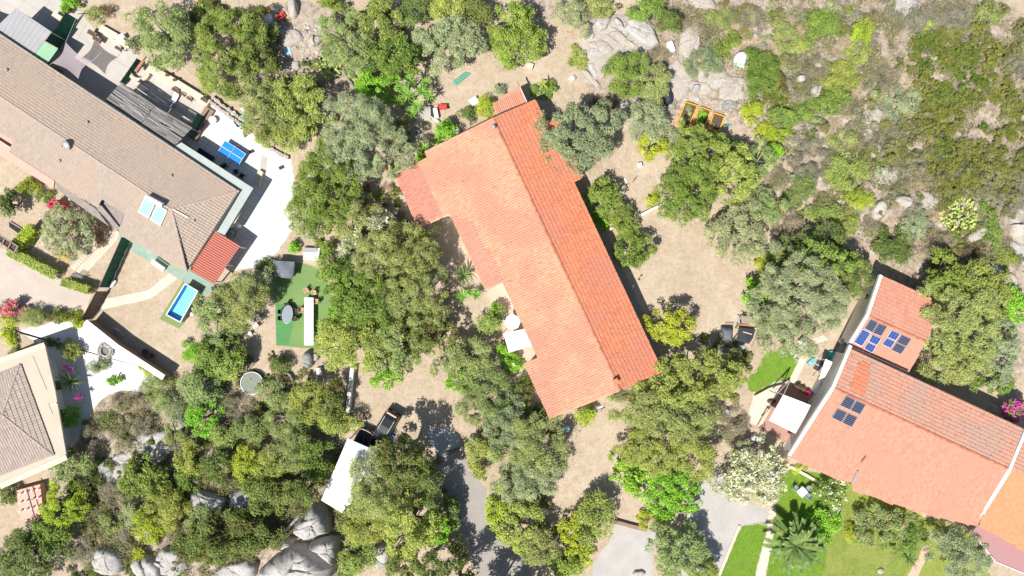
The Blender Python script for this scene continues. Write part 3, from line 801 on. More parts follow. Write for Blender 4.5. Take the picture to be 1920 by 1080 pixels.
# dark gutter along the north and hip eaves
mb = MB()
for a, b, pl in (((-80, 16), (195, 190), PN), ((195, 190), (448, 358), PN), ((448, 358), (404, 433), PH)):
    p, q = hit(pl, *a), hit(pl, *b)
    mb.beam((p.x, p.y, p.z - .06), (q.x, q.y, q.z - .06), 0.16, 0.12)
obj('gutter', mb, plain('dark_green_gutter', (0.03, 0.06, 0.055), 0.5), roof)
outl = [hit(PN, *p) for p in [(-80, 16), (448, 358)]] + [hit(PH, 350, 509)] + [hit(PS, *p) for p in [(222, 436), (182, 388), (17, 283), (-80, 222)]]
wl, wp = house_walls(h, outl, [PN, PS, PH], M['cream_wall'], 0.4)
fit_openings(h, wp, [(0, .3, 'w'), (0, .55, 'door'), (0, .75, 'w'), (0, .9, 'w'), (1, .4, 'w'), (2, .35, 'door'), (2, .7, 'w'), (3, .5, 'w'), (4, .5, 'w')])
for (px, py, pl) in ((14, 132, PN), (165, 230, PN), (322, 330, PN), (113, 302, PS), (364, 414, PH)):
    c = hit(pl, px, py)
    obj('roof_vent', MB().box((c.x, c.y, c.z + .12), (0.22, 0.3, 0.2), 0.6), M['brown_tile'], roof)
# flat concrete canopy that wraps the eaves
mb = MB().slab([W(x, y, 2.72) for x, y in [(322, 278), (340, 267), (475, 353), (421, 441), (404, 433), (445, 360)]], 0.14)
obj('canopy', mb, M['ledge'], h)
# pink parapet along the lower left edge
mb = MB().slab([W(x, y, 2.9) for x, y in [(-80, 200), (25, 263), (17, 284), (102, 339), (100, 354), (-80, 240)]], 0.2)
obj('parapet', mb, M['pink_wall'], h)
# slatted pergola over the front
pg = []
p0, p1, p2, p3 = W(192, 371, 2.75), W(235, 400, 2.75), W(219, 432, 2.75), W(180, 389, 2.75)
def lerp_quad(a, b, c, d, s, t): return a.lerp(b, s).lerp(d.lerp(c, s), t)
mb = MB()
for q in ((192, 371), (235, 400), (219, 432), (180, 392)):
    c = W(*q, 0); z = W(*q, 2.7); obj('pergola_post', MB().box((z.x, z.y, 1.32), (0.1, 0.1, 2.64)), M['grey_wood'], h)
PERG = (((192, 370), (236, 400), (220, 433), (181, 390), 9), ((102, 339), (180, 392), (205, 425), (109, 357), 7))
for a_, b_, c_, d_, m_ in PERG:
    zz = 2.95 if a_[0] > 150 else 2.80
    q = [W(*a_, zz), W(*b_, zz), W(*c_, zz), W(*d_, zz)]
    for k in range(m_):
        t_ = (k + .5) / m_
        ta, tb = (k + .05) / m_, (k + .95) / m_
        obj('slat', MB().slab([q[0].lerp(q[3], ta), q[1].lerp(q[2], ta), q[1].lerp(q[2], tb), q[0].lerp(q[3], tb)], 0.04), M['grey_wood'], h)

# red corrugated lean-to at its lower right corner
def corrugated(name, quad, mat, parent, pitch=0.20, amp=0.03):
    """sheet whose ribs run from the edge quad[0]-quad[1] to the edge quad[3]-quad[2]"""
    a, b, c, d = [Vector(q) for q in quad]
    n = max(4, int((b - a).length / pitch) * 4)
    mb = MB(); V = []; F = []
    for j in range(2):
        for i in range(n + 1):
            s = i / n
            p = a.lerp(b, s) if j == 0 else d.lerp(c, s)
            V.append((p.x, p.y, p.z + amp * math.sin(s * n / 4 * 2 * PI)))
    for i in range(n): F.append((i, i + 1, n + 2 + i, n + 1 + i))
    mb.add(V, F)
    o = obj(name, mb, mat, parent)
    return o
h = T('lean_to', 'lean-to with a red ribbed roof at the lower right corner of the beige house', 'lean-to', W(405, 480))
q = [W(404, 433, 2.75), W(355, 507, 2.75), W(401, 533, 2.45), W(450, 461, 2.45)]
corrugated('roof', q, M['red_sheet'], h, 0.24, 0.04)
mb = MB()
for p in ((398, 528), (444, 463), (420, 497)):
    c = W(*p, 2.4); obj('post', MB().box((c.x, c.y, 1.19), (0.12, 0.12, 2.38)), M['white_paint'], h)
obj('beam', MB().beam(W(401, 532, 2.36), W(449, 461, 2.36), 0.1, 0.12), M['white_paint'], h)

# grey cloth canopy, green sheet, shade sail and reed roofs along the north side
def post_canopy(name, label, cat, quad, z, mat, th, wood):
    h = T(name, label, cat, W(sum(p[0] for p in quad) / 4, sum(p[1] for p in quad) / 4))
    pts = [W(x, y, z) for x, y in quad]
    c = sum(pts, Vector()) / 4
    mb = MB()
    for p in pts:
        q = p.lerp(c, 0.06); obj('post', MB().box((q.x, q.y, (z - th) / 2), (0.09, 0.09, z - th)), wood, h)
    return h, pts
quad = [(-60, -12), (32, 14), (97, 60), (61, 106)]
h = T('canopy', 'flat grey cloth canopy over the terrace at the top left corner', 'canopy', W(30, 50))
pts = [W(x, y, 2.7) for x, y in [(-60, 24), (0, 44), (30, 15), (97, 60), (62, 105), (0, 64), (-60, 28)]]
obj('cover', MB().slab(pts, 0.05), M['grey_cloth'], h)
mb = MB()
for p in ((94, 60), (63, 102), (32, 19), (2, 46)):
    c = W(*p, 2.65); obj('post', MB().box((c.x, c.y, 1.32), (0.08, 0.08, 2.65)), M['grey_metal'], h)
mb = MB()
for k in range(9):
    obj('rib', MB().beam(W(30 + k * 8.0, 17 + k * 5.5, 2.71), W(4 + k * 7.0, 64 + k * 5.0, 2.71), 0.03, 0.02), M['grey_cloth'], h)
h, pts = post_canopy('canopy', 'pale green square sheet roof between the grey canopy and the shade sail', 'canopy', [(84, 77), (109, 91), (87, 121), (62, 105)], 2.66, None, 0.05, M['dark_wood'])
obj('cover', MB().slab(pts, 0.04), M['green_sheet'], h)
obj('edge_board', MB().beam(pts[0] + Vector((0, 0, .02)), pts[1] + Vector((0, 0, .02)), 0.07, 0.1), M['clay'], h)

h = T('shade_sail', 'mauve shade sail with scooped edges stretched over the left terrace', 'shade sail', W(130, 115))
cs = [W(123, 79, 3.0), W(173, 115, 2.7), W(147, 148, 2.8), W(97, 118, 2.9)]
n = 12; V = []; F = []
cen = sum(cs, Vector()) / 4
for i in range(n + 1):
    for j in range(n + 1):
        s, t = i / n, j / n
        p = lerp_quad(*cs, s, t)
        e = 0.13 * (4 * s * (1 - s) * (abs(2 * t - 1) ** 2) + 4 * t * (1 - t) * (abs(2 * s - 1) ** 2))
        p = p.lerp(cen, e * 1.6); p.z -= 0.12 * math.sin(PI * s) * math.sin(PI * t)
        V.append(p)
for i in range(n):
    for j in range(n): F.append((i * (n + 1) + j, (i + 1) * (n + 1) + j, (i + 1) * (n + 1) + j + 1, i * (n + 1) + j + 1))
obj('cloth', MB().add(V, F), M['sail'], h, smooth=True)
mb = MB(); mb.tube([cs[0], W(146, 27, 2.2)], 0.015, 4); mb.tube([cs[1], W(190, 97, 2.6)], 0.012, 4); mb.tube([cs[3], W(93, 122, 2.9)], 0.012, 4)
obj('cord', mb, M['white_paint'], h)
obj('pole', MB().tube([G(146, 26), W(146, 27, 2.25)], 0.04, 8), M['grey_metal'], h)

for lab, quad in (('left half of the grey reed awning beside the beige house roof', [(227, 155), (290, 199), (263, 234), (195, 190)]),
                  ('right half of the grey reed awning next to the green screen fence', [(290.6, 199.4), (360, 240), (325, 277), (263.6, 234.4)])):
    h, pts = post_canopy('reed_awning', lab, 'awning', quad, 2.62, None, 0.08, M['grey_wood'])
    a, b, c, d = pts
    obj('beam', MB().beam(a + Vector((0, 0, -.05)), b + Vector((0, 0, -.05)), .09, .09).beam(d + Vector((0, 0, -.05)), c + Vector((0, 0, -.05)), .09, .09), M['grey_wood'], h)
    mb = MB(); rr = random.Random(quad[0][0])
    for k in range(70):
        t = rr.uniform(.01, .99)
        s0, s1 = rr.uniform(-.01, .05), rr.uniform(.95, 1.02)
        if rr.random() < .75:
            s0 = rr.uniform(0, .7); s1 = min(1.0, s0 + rr.uniform(.15, .5))
        p, q = a.lerp(b, s0).lerp(d.lerp(c, s0), t), a.lerp(b, s1).lerp(d.lerp(c, s1), t + rr.gauss(0, .012))
        z = rr.uniform(.02, .07)
        mb.beam(p + Vector((0, 0, z)), q + Vector((0, 0, z + rr.gauss(0, .015))), rr.uniform(.03, .08), .03)
    for k in range(36):
        t = (k + .5) / 36
        for h0, h1 in ((0, .34), (.33, .68), (.67, 1)):
            p, q = a.lerp(d, t).lerp(b.lerp(c, t), h0), a.lerp(d, t).lerp(b.lerp(c, t), h1); z = rr.uniform(-.02, .012)
            if rr.random() < .93: mb.beam(p + Vector((0, 0, z)), q + Vector((0, 0, z)), .058, .02)
    obj('reeds', mb, M['reed'], h, 'stuff')

# ---- hipped house lower left
h = T('hipped_house', 'grey-brown hipped roof house with wide sand-coloured flat eaves at the lower left edge', 'house', W(20, 780))
obj('eaves_slab', MB().slab([W(x, y, 3.2) for x, y in [(-90, 715), (0, 676), (84, 647), (104, 735), (125, 857), (0, 912), (-90, 950)]], 0.22), M['sand_slab'], h)
ed = MB()
for a, b in (((84, 647), (0, 676)), ((125, 857), (0, 912))):
    p, q = W(*a, 3.24), W(*b, 3.24); obj('eaves_edge', MB().beam(p, q, 0.6, 0.06), M['cream_wall'], h)
obj('seam', MB().beam(W(62, 668, 3.21), W(88, 731, 3.21), .03, .02).beam(W(91, 756, 3.21), W(99, 776, 3.21), .03, .02), M['dark_wood'], h)
PK = 4.0
PA1 = plane3((4, 778, PK), (36, 684, 3.3), (99, 854, 3.3))
PB1 = plane3((4, 778, PK), (99, 854, 3.3), (0, 893, 3.3))
PC1 = plane3((4, 778, PK), (36, 684, 3.3), (-40, 713, 3.3))
roof = obj('roof', MB().slab([hit(PA1, *p) for p in [(4, 778), (36, 684), (99, 854)]], 0.08), M['brown_tile'], h)
obj('roof_edge', MB().slab([hit(PB1, *p) for p in [(4, 778), (99, 854), (-90, 928), (-90, 815)]], 0.08), M['brown_tile'], roof)
obj('roof_edge', MB().slab([hit(PC1, *p) for p in [(4, 778), (36, 684), (-90, 733), (-90, 815)]], 0.08), M['brown_tile'], roof)
lay_tiles(roof, PA1, [(4, 778), (36, 684), (99, 854)], M['brown_tile'], 0.30, 0.46, bulge=0.03, lift=0.05)
lay_tiles(roof, PB1, [(4, 778), (99, 854), (-90, 928), (-90, 815)], M['brown_tile'], 0.28, 0.36, bulge=0.05, lift=0.02)
lay_tiles(roof, PC1, [(4, 778), (36, 684), (-90, 733), (-90, 815)], M['brown_tile'], 0.28, 0.36, bulge=0.04, lift=0.02)
ridge_tiles(roof, hit(PA1, 4, 778, .04), hit(PA1, 36, 684, .04), M['brown_tile'], 0.13)
ridge_tiles(roof, hit(PA1, 4, 778, .04), hit(PA1, 99, 854, .04), M['brown_tile'], 0.13)
ridge_tiles(roof, hit(PB1, -90, 815, .04), hit(PB1, 4, 778, .04), M['brown_tile'], 0.13)
flat = (W(0, 780, 3.2), Vector((0, 0, 1)))
wl, wp = house_walls(h, [W(x, y, 3.2) for x, y in [(-80, 730), (76, 664), (112, 850), (-80, 930)]], [flat], M['white_wall'], 0.7, 0.24)
fit_openings(h, wp, [(0, .8, 'w'), (1, .3, 'door'), (1, .65, 'w'), (2, .3, 'w')])
# tiled balcony with pale posts
h = T('tiled_terrace', 'small pink tiled terrace with white balusters below the lower left house', 'terrace', W(55, 945))
obj('floor', MB().slab([W(x, y, 0.9) for x, y in [(30, 920), (75, 908), (82, 968), (50, 982), (38, 970)]], 0.9), M['pink_wall'], h)
mb = MB()
for i in range(4):
    for j in range(3):
        c = W(41 + i * 11 - j * 0, 925 + j * 16 - i * 3, 0.9); obj('baluster', MB().box((c.x, c.y, 1.1), (0.20, 0.10, 0.4), 0.3), M['white_paint'], h)
obj('rail', MB().beam(W(50, 916, 1.45), W(66, 972, 1.45), 0.1, 0.08), M['dark_wood'], h)

# ---- right-hand house
h = T('terraced_house', 'right-hand house with long faded terracotta roof, solar panels and a white gable wall', 'house', W(1680, 800))
RA = 4.0; RB = 4.75
PA_N = plane3((1628, 592, RA), (1735, 640, RA), (1652, 517, 3.2))
PA_S = plane3((1628, 592, RA), (1735, 640, RA), (1592, 647, 3.2))
PB_N = plane3((1563, 727, RB), (1893, 880, RB), (1592, 652, 3.6))
PB_S = plane3((1563, 727, RB), (1893, 880, RB), (1480, 855, 3.3))
aN = [(1652, 517), (1746, 559), (1752, 600), (1735, 640), (1628, 592)]
aS = [(1628, 592), (1735, 640), (1705, 697), (1590, 648)]
bN = [(1592, 651), (1926, 806), (1893, 880), (1563, 727)]
bS = [(1563, 727), (1893, 880), (1830, 986), (1740, 966), (1600, 919), (1597, 906), (1543, 887), (1481, 856)]
roof = obj('roof', MB().slab([hit(PB_S, *p) for p in bS], 0.12), M['terra_pale'], h)
for pl, poly, mt in ((PB_N, bN, 'terra_lichen'), (PA_N, aN, 'terra_pale'), (PA_S, aS, 'terra_pale')):
    obj('roof_edge', MB().slab([hit(pl, *p) for p in poly], 0.12), M[mt], roof)
lay_tiles(roof, PB_S, bS, M['terra_pale'], 0.25, 0.36, bulge=0.035, lift=0.022)
lay_tiles(roof, PB_N, bN, M['terra_lichen'], 0.26, 0.42, bulge=0.05, lift=0.065)
lay_tiles(roof, PA_N, aN, M['terra_pale'], 0.26, 0.42, bulge=0.04, lift=0.05)
lay_tiles(roof, PA_S, aS, M['terra_pale'], 0.25, 0.36, bulge=0.03, lift=0.015)
lay_tiles(roof, (PB_N[0] + PB_N[1] * .05, PB_N[1]), [(1613, 677), (1634, 684), (1620, 740), (1594, 731)], M['terra_red'], 0.26, 0.42, bulge=0.05, lift=0.065)
ridge_tiles(roof, hit(PB_S, 1563, 727, .04), hit(PB_S, 1893, 880, .04), M['ridge_clay'], 0.15)
ridge_tiles(roof, hit(PA_S, 1628, 592, .04), hit(PA_S, 1735, 640, .04), M['ridge_clay'], 0.14)
# right-hand wing beyond the white parapet
PC_N = plane3((1893, 880, 4.5), (1990, 925, 4.5), (1926, 806, 3.6))
PC_S = plane3((1893, 880, 4.5), (1990, 925, 4.5), (1835, 985, 3.6))
cN = [(1896, 881), (1928, 806), (2010, 843), (1990, 925)]
cS = [(1896, 881), (1990, 925), (1932, 1038), (1836, 986)]
obj('roof_edge', MB().slab([hit(PC_N, *p) for p in cN], 0.12), M['terra_orange'], roof)
obj('roof_edge', MB().slab([hit(PC_S, *p) for p in cS], 0.12), M['terra_orange'], roof)
lay_tiles(roof, PC_N, cN, M['terra_lichen'], 0.26, 0.42, bulge=0.05, lift=0.065)
lay_tiles(roof, PC_S, cS, M['terra_orange'], 0.25, 0.36, bulge=0.03, lift=0.015)
# white parapets
mb = MB()
for a, b, w in (((1924, 806, 3.95), (1893, 881, 4.9), .32), ((1893, 881, 4.9), (1829, 984, 3.55), .36), ((1480, 854, 3.5), (1562, 726, 4.9), .34), ((1562, 726, 4.9), (1595, 648, 3.9), .34),
                ((1592, 646, 3.4), (1627, 590, 4.15), .32), ((1627, 590, 4.15), (1652, 516, 3.4), .32)):
    p, q = W(*a), W(*b); obj('parapet', MB().beam((p.x, p.y, p.z - .15), (q.x, q.y, q.z - .15), w, 0.36), M['white_wall'], roof)
obj('gutter', MB().beam(W(1592, 649, 3.7), W(1704, 699, 3.7), .16, .14), M['dark_metal'], roof)
outl = [hit(PB_N, *p) for p in [(1592, 655), (1990, 838)]] + [hit(PB_S, *p) for p in [(1900, 1000), (1830, 986), (1600, 919), (1481, 856)]]
wl, wp = house_walls(h, outl, [PB_N, PB_S], M['white_wall'], 0.45)
fit_openings(h, wp, [(0, .3, 'w'), (0, .55, 'door'), (0, .75, 'w'), (3, .5, 'w'), (4, .4, 'door')])
outl = [hit(PA_N, *p) for p in [(1652, 517), (1746, 559)]] + [hit(PA_S, *p) for p in [(1705, 697), (1590, 648)]]
wl, wp = house_walls(h, outl, [PA_N, PA_S], M['white_wall'], 0.45)
fit_openings(h, wp, [(0, .5, 'w'), (1, .5, 'w')])
# flat pink sheet roof below the wing
obj('porch_roof', MB().slab([W(x, y, 2.8) for x, y in [(1834, 984), (1852, 990), (1926, 1038), (1930, 1078), (1866, 1052), (1822, 998)]], 0.08), M['pink_sheet'], h)
obj('porch_trim', MB().beam(W(1822, 998, 2.82), W(1866, 1053, 2.82), .08, .14).beam(W(1866, 1053, 2.82), W(1930, 1079, 2.82), .08, .14), M['white_paint'], h)
c = hit(PB_S, 1613, 866); d = hit(PB_S, 1621, 856); e = hit(PB_S, 1617, 867)
obj('stove_pipe', MB().tube([c, (c.x, c.y, c.z + .3), (d.x, d.y, d.z + .35)], .05, 6), M['clay'], roof)
p, q = hit(PB_S, 1608, 882), hit(PB_S, 1597, 905)
obj('flashing', MB().beam((p.x, p.y, p.z + .05), (q.x, q.y, q.z + .05), .22, .3), M['grey_metal'], roof)
# ---------------------------------------------------------------- plants
# kind: leaf material, leaf length, leaf width, leaves per m2, clump radius, share of leaves lying along the outward spray
KIND = {
    'O': ('O', 0.252, 0.073, 298, .55, .75), 'V': ('V', 0.235, 0.069, 312, .50, .75), 'G': ('G', 0.185, 0.112, 269, .48, .35),
    'B': ('B', 0.218, 0.138, 213, .42, .3), 'Y': ('Y', 0.202, 0.095, 284, .55, .5), 'L': ('L', 0.168, 0.103, 284, .42, .4),
    'D': ('D', 0.202, 0.112, 269, .55, .4), 'S': ('S', 0.235, 0.043, 298, .40, .8), 'R': ('R', 0.185, 0.052, 213, .4, .6),
    'F': ('V', 0.202, 0.077, 241, .45, .5), 'C': ('C', 0.202, 0.112, 269, .52, .4)}

def leaf_quads(C, D, size_l, size_w, along, rng):
    """rhombus leaves at C with outward directions D"""
    n = len(C)
    nr = D * .5 + np.array([-.12, -.14, .75]) + rng.normal(0, .38, (n, 3))
    nr /= np.linalg.norm(nr, axis=1, keepdims=True)
    ax = D * along + rng.normal(0, .55, (n, 3))
    ax -= nr * np.sum(ax * nr, 1, keepdims=True)
    ax /= np.linalg.norm(ax, axis=1, keepdims=True) + 1e-9
    bt = np.cross(nr, ax)
    l = size_l * rng.uniform(.65, 1.3, (n, 1)) * .5; w = size_w * rng.uniform(.7, 1.3, (n, 1)) * .5
    V = np.stack([C - ax * l, C + bt * w, C + ax * l, C - bt * w], 1).reshape(-1, 3)
    F = np.arange(n * 4).reshape(-1, 4)
    return V, F

def crown_points(rx, ry, z0, z1, rc, per_m2, rng, hollow=0.0):
    """clump centres under an uneven domed outline, and the leaves round them"""
    area = PI * rx * ry
    nc = max(6, int(area / (PI * rc * rc) * 1.75))
    ph = rng.uniform(0, 2 * PI, 4); am = rng.normal(0, 1, 4) * np.array([.13, .09, .07, .06])
    r = np.sqrt(rng.uniform(0, 1, nc)); t = rng.uniform(0, 2 * PI, nc)
    edge = 1 + sum(am[i] * np.sin((i + 2) * t + ph[i]) for i in range(4))
    sx = max(rx - rc * .65, rx * .5); sy = max(ry - rc * .65, ry * .5)
    x = r * np.cos(t) * edge * sx; y = r * np.sin(t) * edge * sy
    top = z0 + (z1 - z0) * np.sqrt(np.clip(1 - (r * .96) ** 2, 0.02, 1)) * rng.uniform(.6, 1.06, nc)
    low = rng.uniform(0, 1, nc) < .25
    z = np.where(low, z0 + (top - z0) * rng.uniform(.1, .6, nc), top) - rc * .35
    rad = rc * rng.uniform(.6, 1.35, nc)
    wgt = rad ** 2 * rng.uniform(.6, 1.3, nc); wgt /= wgt.sum()
    if hollow: wgt[rng.uniform(0, 1, nc) < hollow] *= .15; wgt /= wgt.sum()
    n = max(60, int(area * per_m2))
    idx = rng.choice(nc, n, p=wgt)
    d = rng.normal(0, 1, (n, 3)); d[:, 2] = np.abs(d[:, 2]) * .9 - .25
    d /= np.linalg.norm(d, axis=1, keepdims=True)
    rr = rad[idx] * rng.uniform(.2, 1.0, n) ** .5 * rng.choice([1, 1, 1, 1, 1.3], n)
    C = np.stack([x[idx], y[idx], z[idx]], 1) + d * rr[:, None] * np.array([1, 1, .75])
    return C, d, np.stack([x, y, z], 1)

def leafy(name, px, py, rx, ry, rot, ht, kind, cat, label, group=None, flowers=None, hollow=0.0, base=None):
    seed = int(px * 7 + py * 131) & 0xffff
    rng = np.random.default_rng(seed)
    mk, ll, lw, dens, rc, along = KIND[kind]
    q_ = rng.uniform(.82, 1.22); ll *= q_; lw *= q_; dens = dens / q_ ** 1.5; rc *= rng.uniform(.8, 1.25)
    b0 = G(px, py) if base is None else G(*base)
    # the crown is seen higher up, so its foot stands a little nearer the middle of the picture
    zc = ht * .6
    c = W(px, py, b0.z + zc)
    if base is None:
        b0 = Vector((c.x, c.y, float(gh(c.x, c.y))))
    t = T(name, label, cat, b0, group)
    k = (H - b0.z - zc) / H / S
    mx, my = rx * k * 1.08, ry * k * 1.08
    tall = ht > 2.2
    z0 = ht * .38 if tall else .12
    rc_ = min(rc, max(.22, min(mx, my) * .4))
    if not tall: ll *= .8; lw *= .8; dens *= 1.25
    P, d, cl = crown_points(mx, my, z0, ht, rc_, dens, rng, hollow)
    ca, sa = math.cos(rot), math.sin(rot)
    R = np.array([[ca, sa, 0], [-sa, ca, 0], [0, 0, 1]])
    P = P @ R; d = d @ R; cl = cl @ R
    off = np.array([c.x - b0.x, c.y - b0.y, 0])
    P = P + off; cl = cl + off
    P[:, 2] = np.maximum(P[:, 2], .05)
    V, F = leaf_quads(P, d, ll, lw, along, rng)
    raw_object('crown' if tall else 'foliage', np_mesh('crown', V, F), L[mk], t)
    if flowers:
        fm, share = flowers
        m = int(len(P) * share)
        q = P[P[:, 2] > np.quantile(P[:, 2], .25)]
        centres = q[rng.choice(len(q), max(4, m // 5))]
        fc = centres[rng.choice(len(centres), m)] + rng.normal(0, .09, (m, 3)) + np.array([0, 0, .07])
        fd = np.tile(np.array([[0, 0, 1.0]]), (m, 1))
        V, F = leaf_quads(fc, fd, .17, .15, .2, rng)
        raw_object('blossom', np_mesh('blossom', V, F), L[fm], t)
    # trunk and limbs
    mb = MB(); r0 = .05 + .022 * ht if tall else .03
    nl = 5 if tall else 4
    pick = cl[rng.choice(len(cl), min(nl + (4 if max(rx, ry) > 55 else 0), len(cl)), replace=False)]
    fork = Vector((b0.x + off[0] * .4, b0.y + off[1] * .4, b0.z + (ht * .32 if tall else .08)))
    mb.tube([b0 + Vector((0, 0, -.1)), b0.lerp(fork, .5) + Vector((rng.normal(0, .06) * tall, rng.normal(0, .06) * tall, 0)), fork], [r0 * 1.3, r0, r0 * .85], 7)
    for q in pick:
        e = Vector((b0.x + q[0], b0.y + q[1], b0.z + q[2] + (.3 if tall and kind in 'OVSC' else 0)))
        m = fork.lerp(e, .5) + Vector((rng.normal(0, .15), rng.normal(0, .15), rng.normal(0, .1))) * (1 if tall else .2)
        mb.tube([fork - Vector((0, 0, .03)), m, e], [r0 * .7, r0 * .45, r0 * .14], 5, False)
    obj('trunk' if tall else 'stem', mb, M['pale_bark'] if kind in 'OVS' else M['bark'], t)
    return t

def blade(mb, base, direction, length, width, rise, droop, seg=4, fold=.25):
    """one strap leaf: rises from base, arches over"""
    d = Vector((math.cos(direction), math.sin(direction), 0)); s = Vector((-d.y, d.x, 0))
    V = []
    for i in range(seg + 1):
        u = i / seg
        w = width * (0.75 + .5 * u if u < .5 else (1 - u) * 2.0) * .5 if i < seg else .004
        p = Vector(base) + d * (length * u * math.cos(rise)) + Vector((0, 0, length * (u * math.sin(rise) - droop * u * u)))
        V += [p - s * w, p - Vector((0, 0, w * fold)), p + s * w]
    F = []
    for i in range(seg):
        a = i * 3
        F += [(a, a + 1, a + 4, a + 3), (a + 1, a + 2, a + 5, a + 4)]
    mb.add(V, F)

def rosette(name, px, py, r_px, z, n, mat, cat, label, group=None, width=.07, stem=True, droop=.25, steep=1.15):
    rr = random.Random(int(px * 13 + py))
    g = W(px, py, z); b = Vector((g.x, g.y, float(gh(g.x, g.y))))
    t = T(name, label, cat, b, group)
    rad = r_px / S
    mb = MB()
    for k in range(n):
        rise = rr.uniform(.1, steep)
        blade(mb, (b.x, b.y, b.z + z), 2 * PI * k / n * 2.618 + rr.gauss(0, .1), rad * rr.uniform(.85, 1.15) / max(.45, math.cos(rise * .8)), width, rise, droop * rr.uniform(.6, 1.3))
    obj('leaves', mb, L[mat], t)
    if stem:
        obj('stem', MB().tube([b - Vector((0, 0, .05)), (b.x + .03, b.y, b.z + z * .5), (b.x, b.y, b.z + z + .05)], [.12, .09, .10], 8), M['bark'], t)
    return t

PLANTS = []
def P(*a, **k): PLANTS.append((a, k))
TR, SH = 'tree', 'shrub'
# --- along the top, left of the long house
P(124, 8, 20, 17, 0, 1.6, 'B', SH, 'bright leafy potted shrub on the pale terrace near the top left corner')
P(176, 27, 18, 16, 0, 1.2, 'O', SH, 'green half of the shrub beside the tan yard at the top left')
P(200, 20, 15, 14, 0, 1.0, 'R', SH, 'withered brown half shrub beside the tan yard at the top left')
P(248, 84, 15, 20, .3, 1.4, 'F', SH, 'white-speckled shrub at the wall end right of the shade sail', flowers=('white', .05))
P(308, 66, 62, 60, .2, 5, 'O', TR, 'hazy olive-green tree left of the big yellow-green tree and above the planter wall')
P(385, 22, 38, 26, 0, 1.6, 'C', SH, 'low dark shrubs around the pale agave at the top left trees')
P(425, 95, 66, 84, -.3, 5.5, 'Y', TR, 'large yellow-green tree of dense tufts above the white terrace')
P(478, 60, 34, 48, 0, 4, 'C', TR, 'dark tree against the toys on the rocky clearing')
P(492, 112, 30, 46, .2, 3.6, 'D', TR, 'dark tree left of the blue-grey sheet on the clearing')
P(560, 190, 56, 58, 0, 5, 'Y', TR, 'yellow-green tree between the white terrace and the prickly pear')
P(490, 205, 45, 60, -.2, 5, 'O', TR, 'olive-green tree overhanging the top corner of the white terrace')
P(525, 255, 45, 28, 0, 3.2, 'Y', TR, 'low yellow-green tree fringe along the white terrace')
P(652, 80, 54, 62, .3, 5, 'O', TR, 'feathery olive-green tree right of the rocky clearing')
P(620, 6, 28, 14, 0, 2.4, 'G', TR, 'green tree cut by the top edge above the rocky clearing')
P(718, 45, 36, 52, .2, 5, 'Y', TR, 'yellow-green tree at the top edge between two greyer trees')
P(738, 105, 52, 44, 0, 5.2, 'G', TR, 'green tree left of the teal board, in front of the yellow-green one')
P(782, 18, 36, 36, 0, 4.2, 'D', TR, 'dark tree at the top edge left of the silver tree')
P(842, 80, 64, 54, -.2, 5.5, 'V', TR, 'silver-green tree hanging over the teal board')
P(832, 16, 38, 24, 0, 5, 'Y', TR, 'small yellow-green crown at the top edge above the silver tree')
P(893, 20, 28, 30, 0, 4, 'D', TR, 'dark tree at the top edge left of the bright round tree')
P(966, 64, 56, 56, .2, 4.6, 'G', TR, 'dense bright round tree left of the dirt path at the top')
P(948, 110, 13, 9, 0, .8, 'B', SH, 'tiny bright bush at the foot of the dense round tree')
P(708, 165, 48, 30, .2, 3.6, 'B', TR, 'fresh green tree left of the yucca clump')
P(682, 258, 76, 90, .3, 7, 'V', TR, 'big silvery olive tree left of the long house roof corner')
P(612, 345, 62, 88, -.2, 6, 'G', TR, 'tall green tree between the white terrace and the silvery olive')
P(575, 395, 45, 48, 0, 4.4, 'O', TR, 'olive-green tree above the striped sunbeds')
P(655, 405, 48, 45, 0, 4.6, 'O', TR, 'olive-green tree above the white-flowered tree')
P(752, 252, 16, 34, .2, 2.6, 'C', TR, 'dark narrow tree between the silvery olive and the roof corner')
P(835, 248, 30, 26, 0, 2.2, 'B', SH, 'bright green shrub leaning on the roof corner of the long house')
P(792, 288, 20, 17, 0, 1.8, 'B', SH, 'fresh green shrub at the stepped roof corner')
P(878, 214, 17, 18, 0, 1.5, 'C', SH, 'shaded green bush left of the lime shrub at the annexe')
P(912, 199, 19, 27, .1, 2.2, 'L', SH, 'upright lime-green shrub left of the annexe')
P(935, 168, 13, 13, 0, 1.4, 'V', SH, 'grey-green shrub above the annexe corner')
P(1018, 170, 28, 17, .2, 1.0, 'G', SH, 'low green bush right of the annexe')
# --- the big crowns in front of the long house
P(738, 488, 84, 66, .2, 7.5, 'O', TR, 'largest crown left of the long house, in its upper inner corner')
P(790, 474, 40, 42, .1, 6, 'Y', TR, 'yellow-green crown touching the inner corner of the long house roof')
P(690, 560, 78, 72, 0, 7, 'G', TR, 'broad green crown right of the long white table')
P(775, 560, 72, 62, .3, 7, 'O', TR, 'olive-green crown in the middle of the big grove')
P(660, 640, 62, 66, .2, 6.5, 'Y', TR, 'yellow-green crown at the lower left of the big grove')
P(735, 650, 56, 52, 0, 6, 'O', TR, 'olive-green crown above the turning area at the bottom of the grove')
P(800, 625, 52, 40, 0, 5, 'C', TR, 'dim crown at the right foot of the big grove')
P(700, 432, 46, 36, .6, 4.5, 'F', TR, 'white-flowered grey tree above the big grove', flowers=('white', .10))
P(658, 468, 26, 26, .2, 3.4, 'F', TR, 'small white-flowered tree right of the striped sunbeds', flowers=('white', .06))
P(618, 500, 24, 42, .2, 2.6, 'G', TR, 'green tree bordering the turf right of the striped sunbeds')
P(638, 572, 24, 48, 0, 3, 'B', TR, 'fresh green tree leaning over the long white table')
P(614, 625, 20, 32, 0, 2.6, 'Y', TR, 'yellow-green tree at the lower end of the long white table')
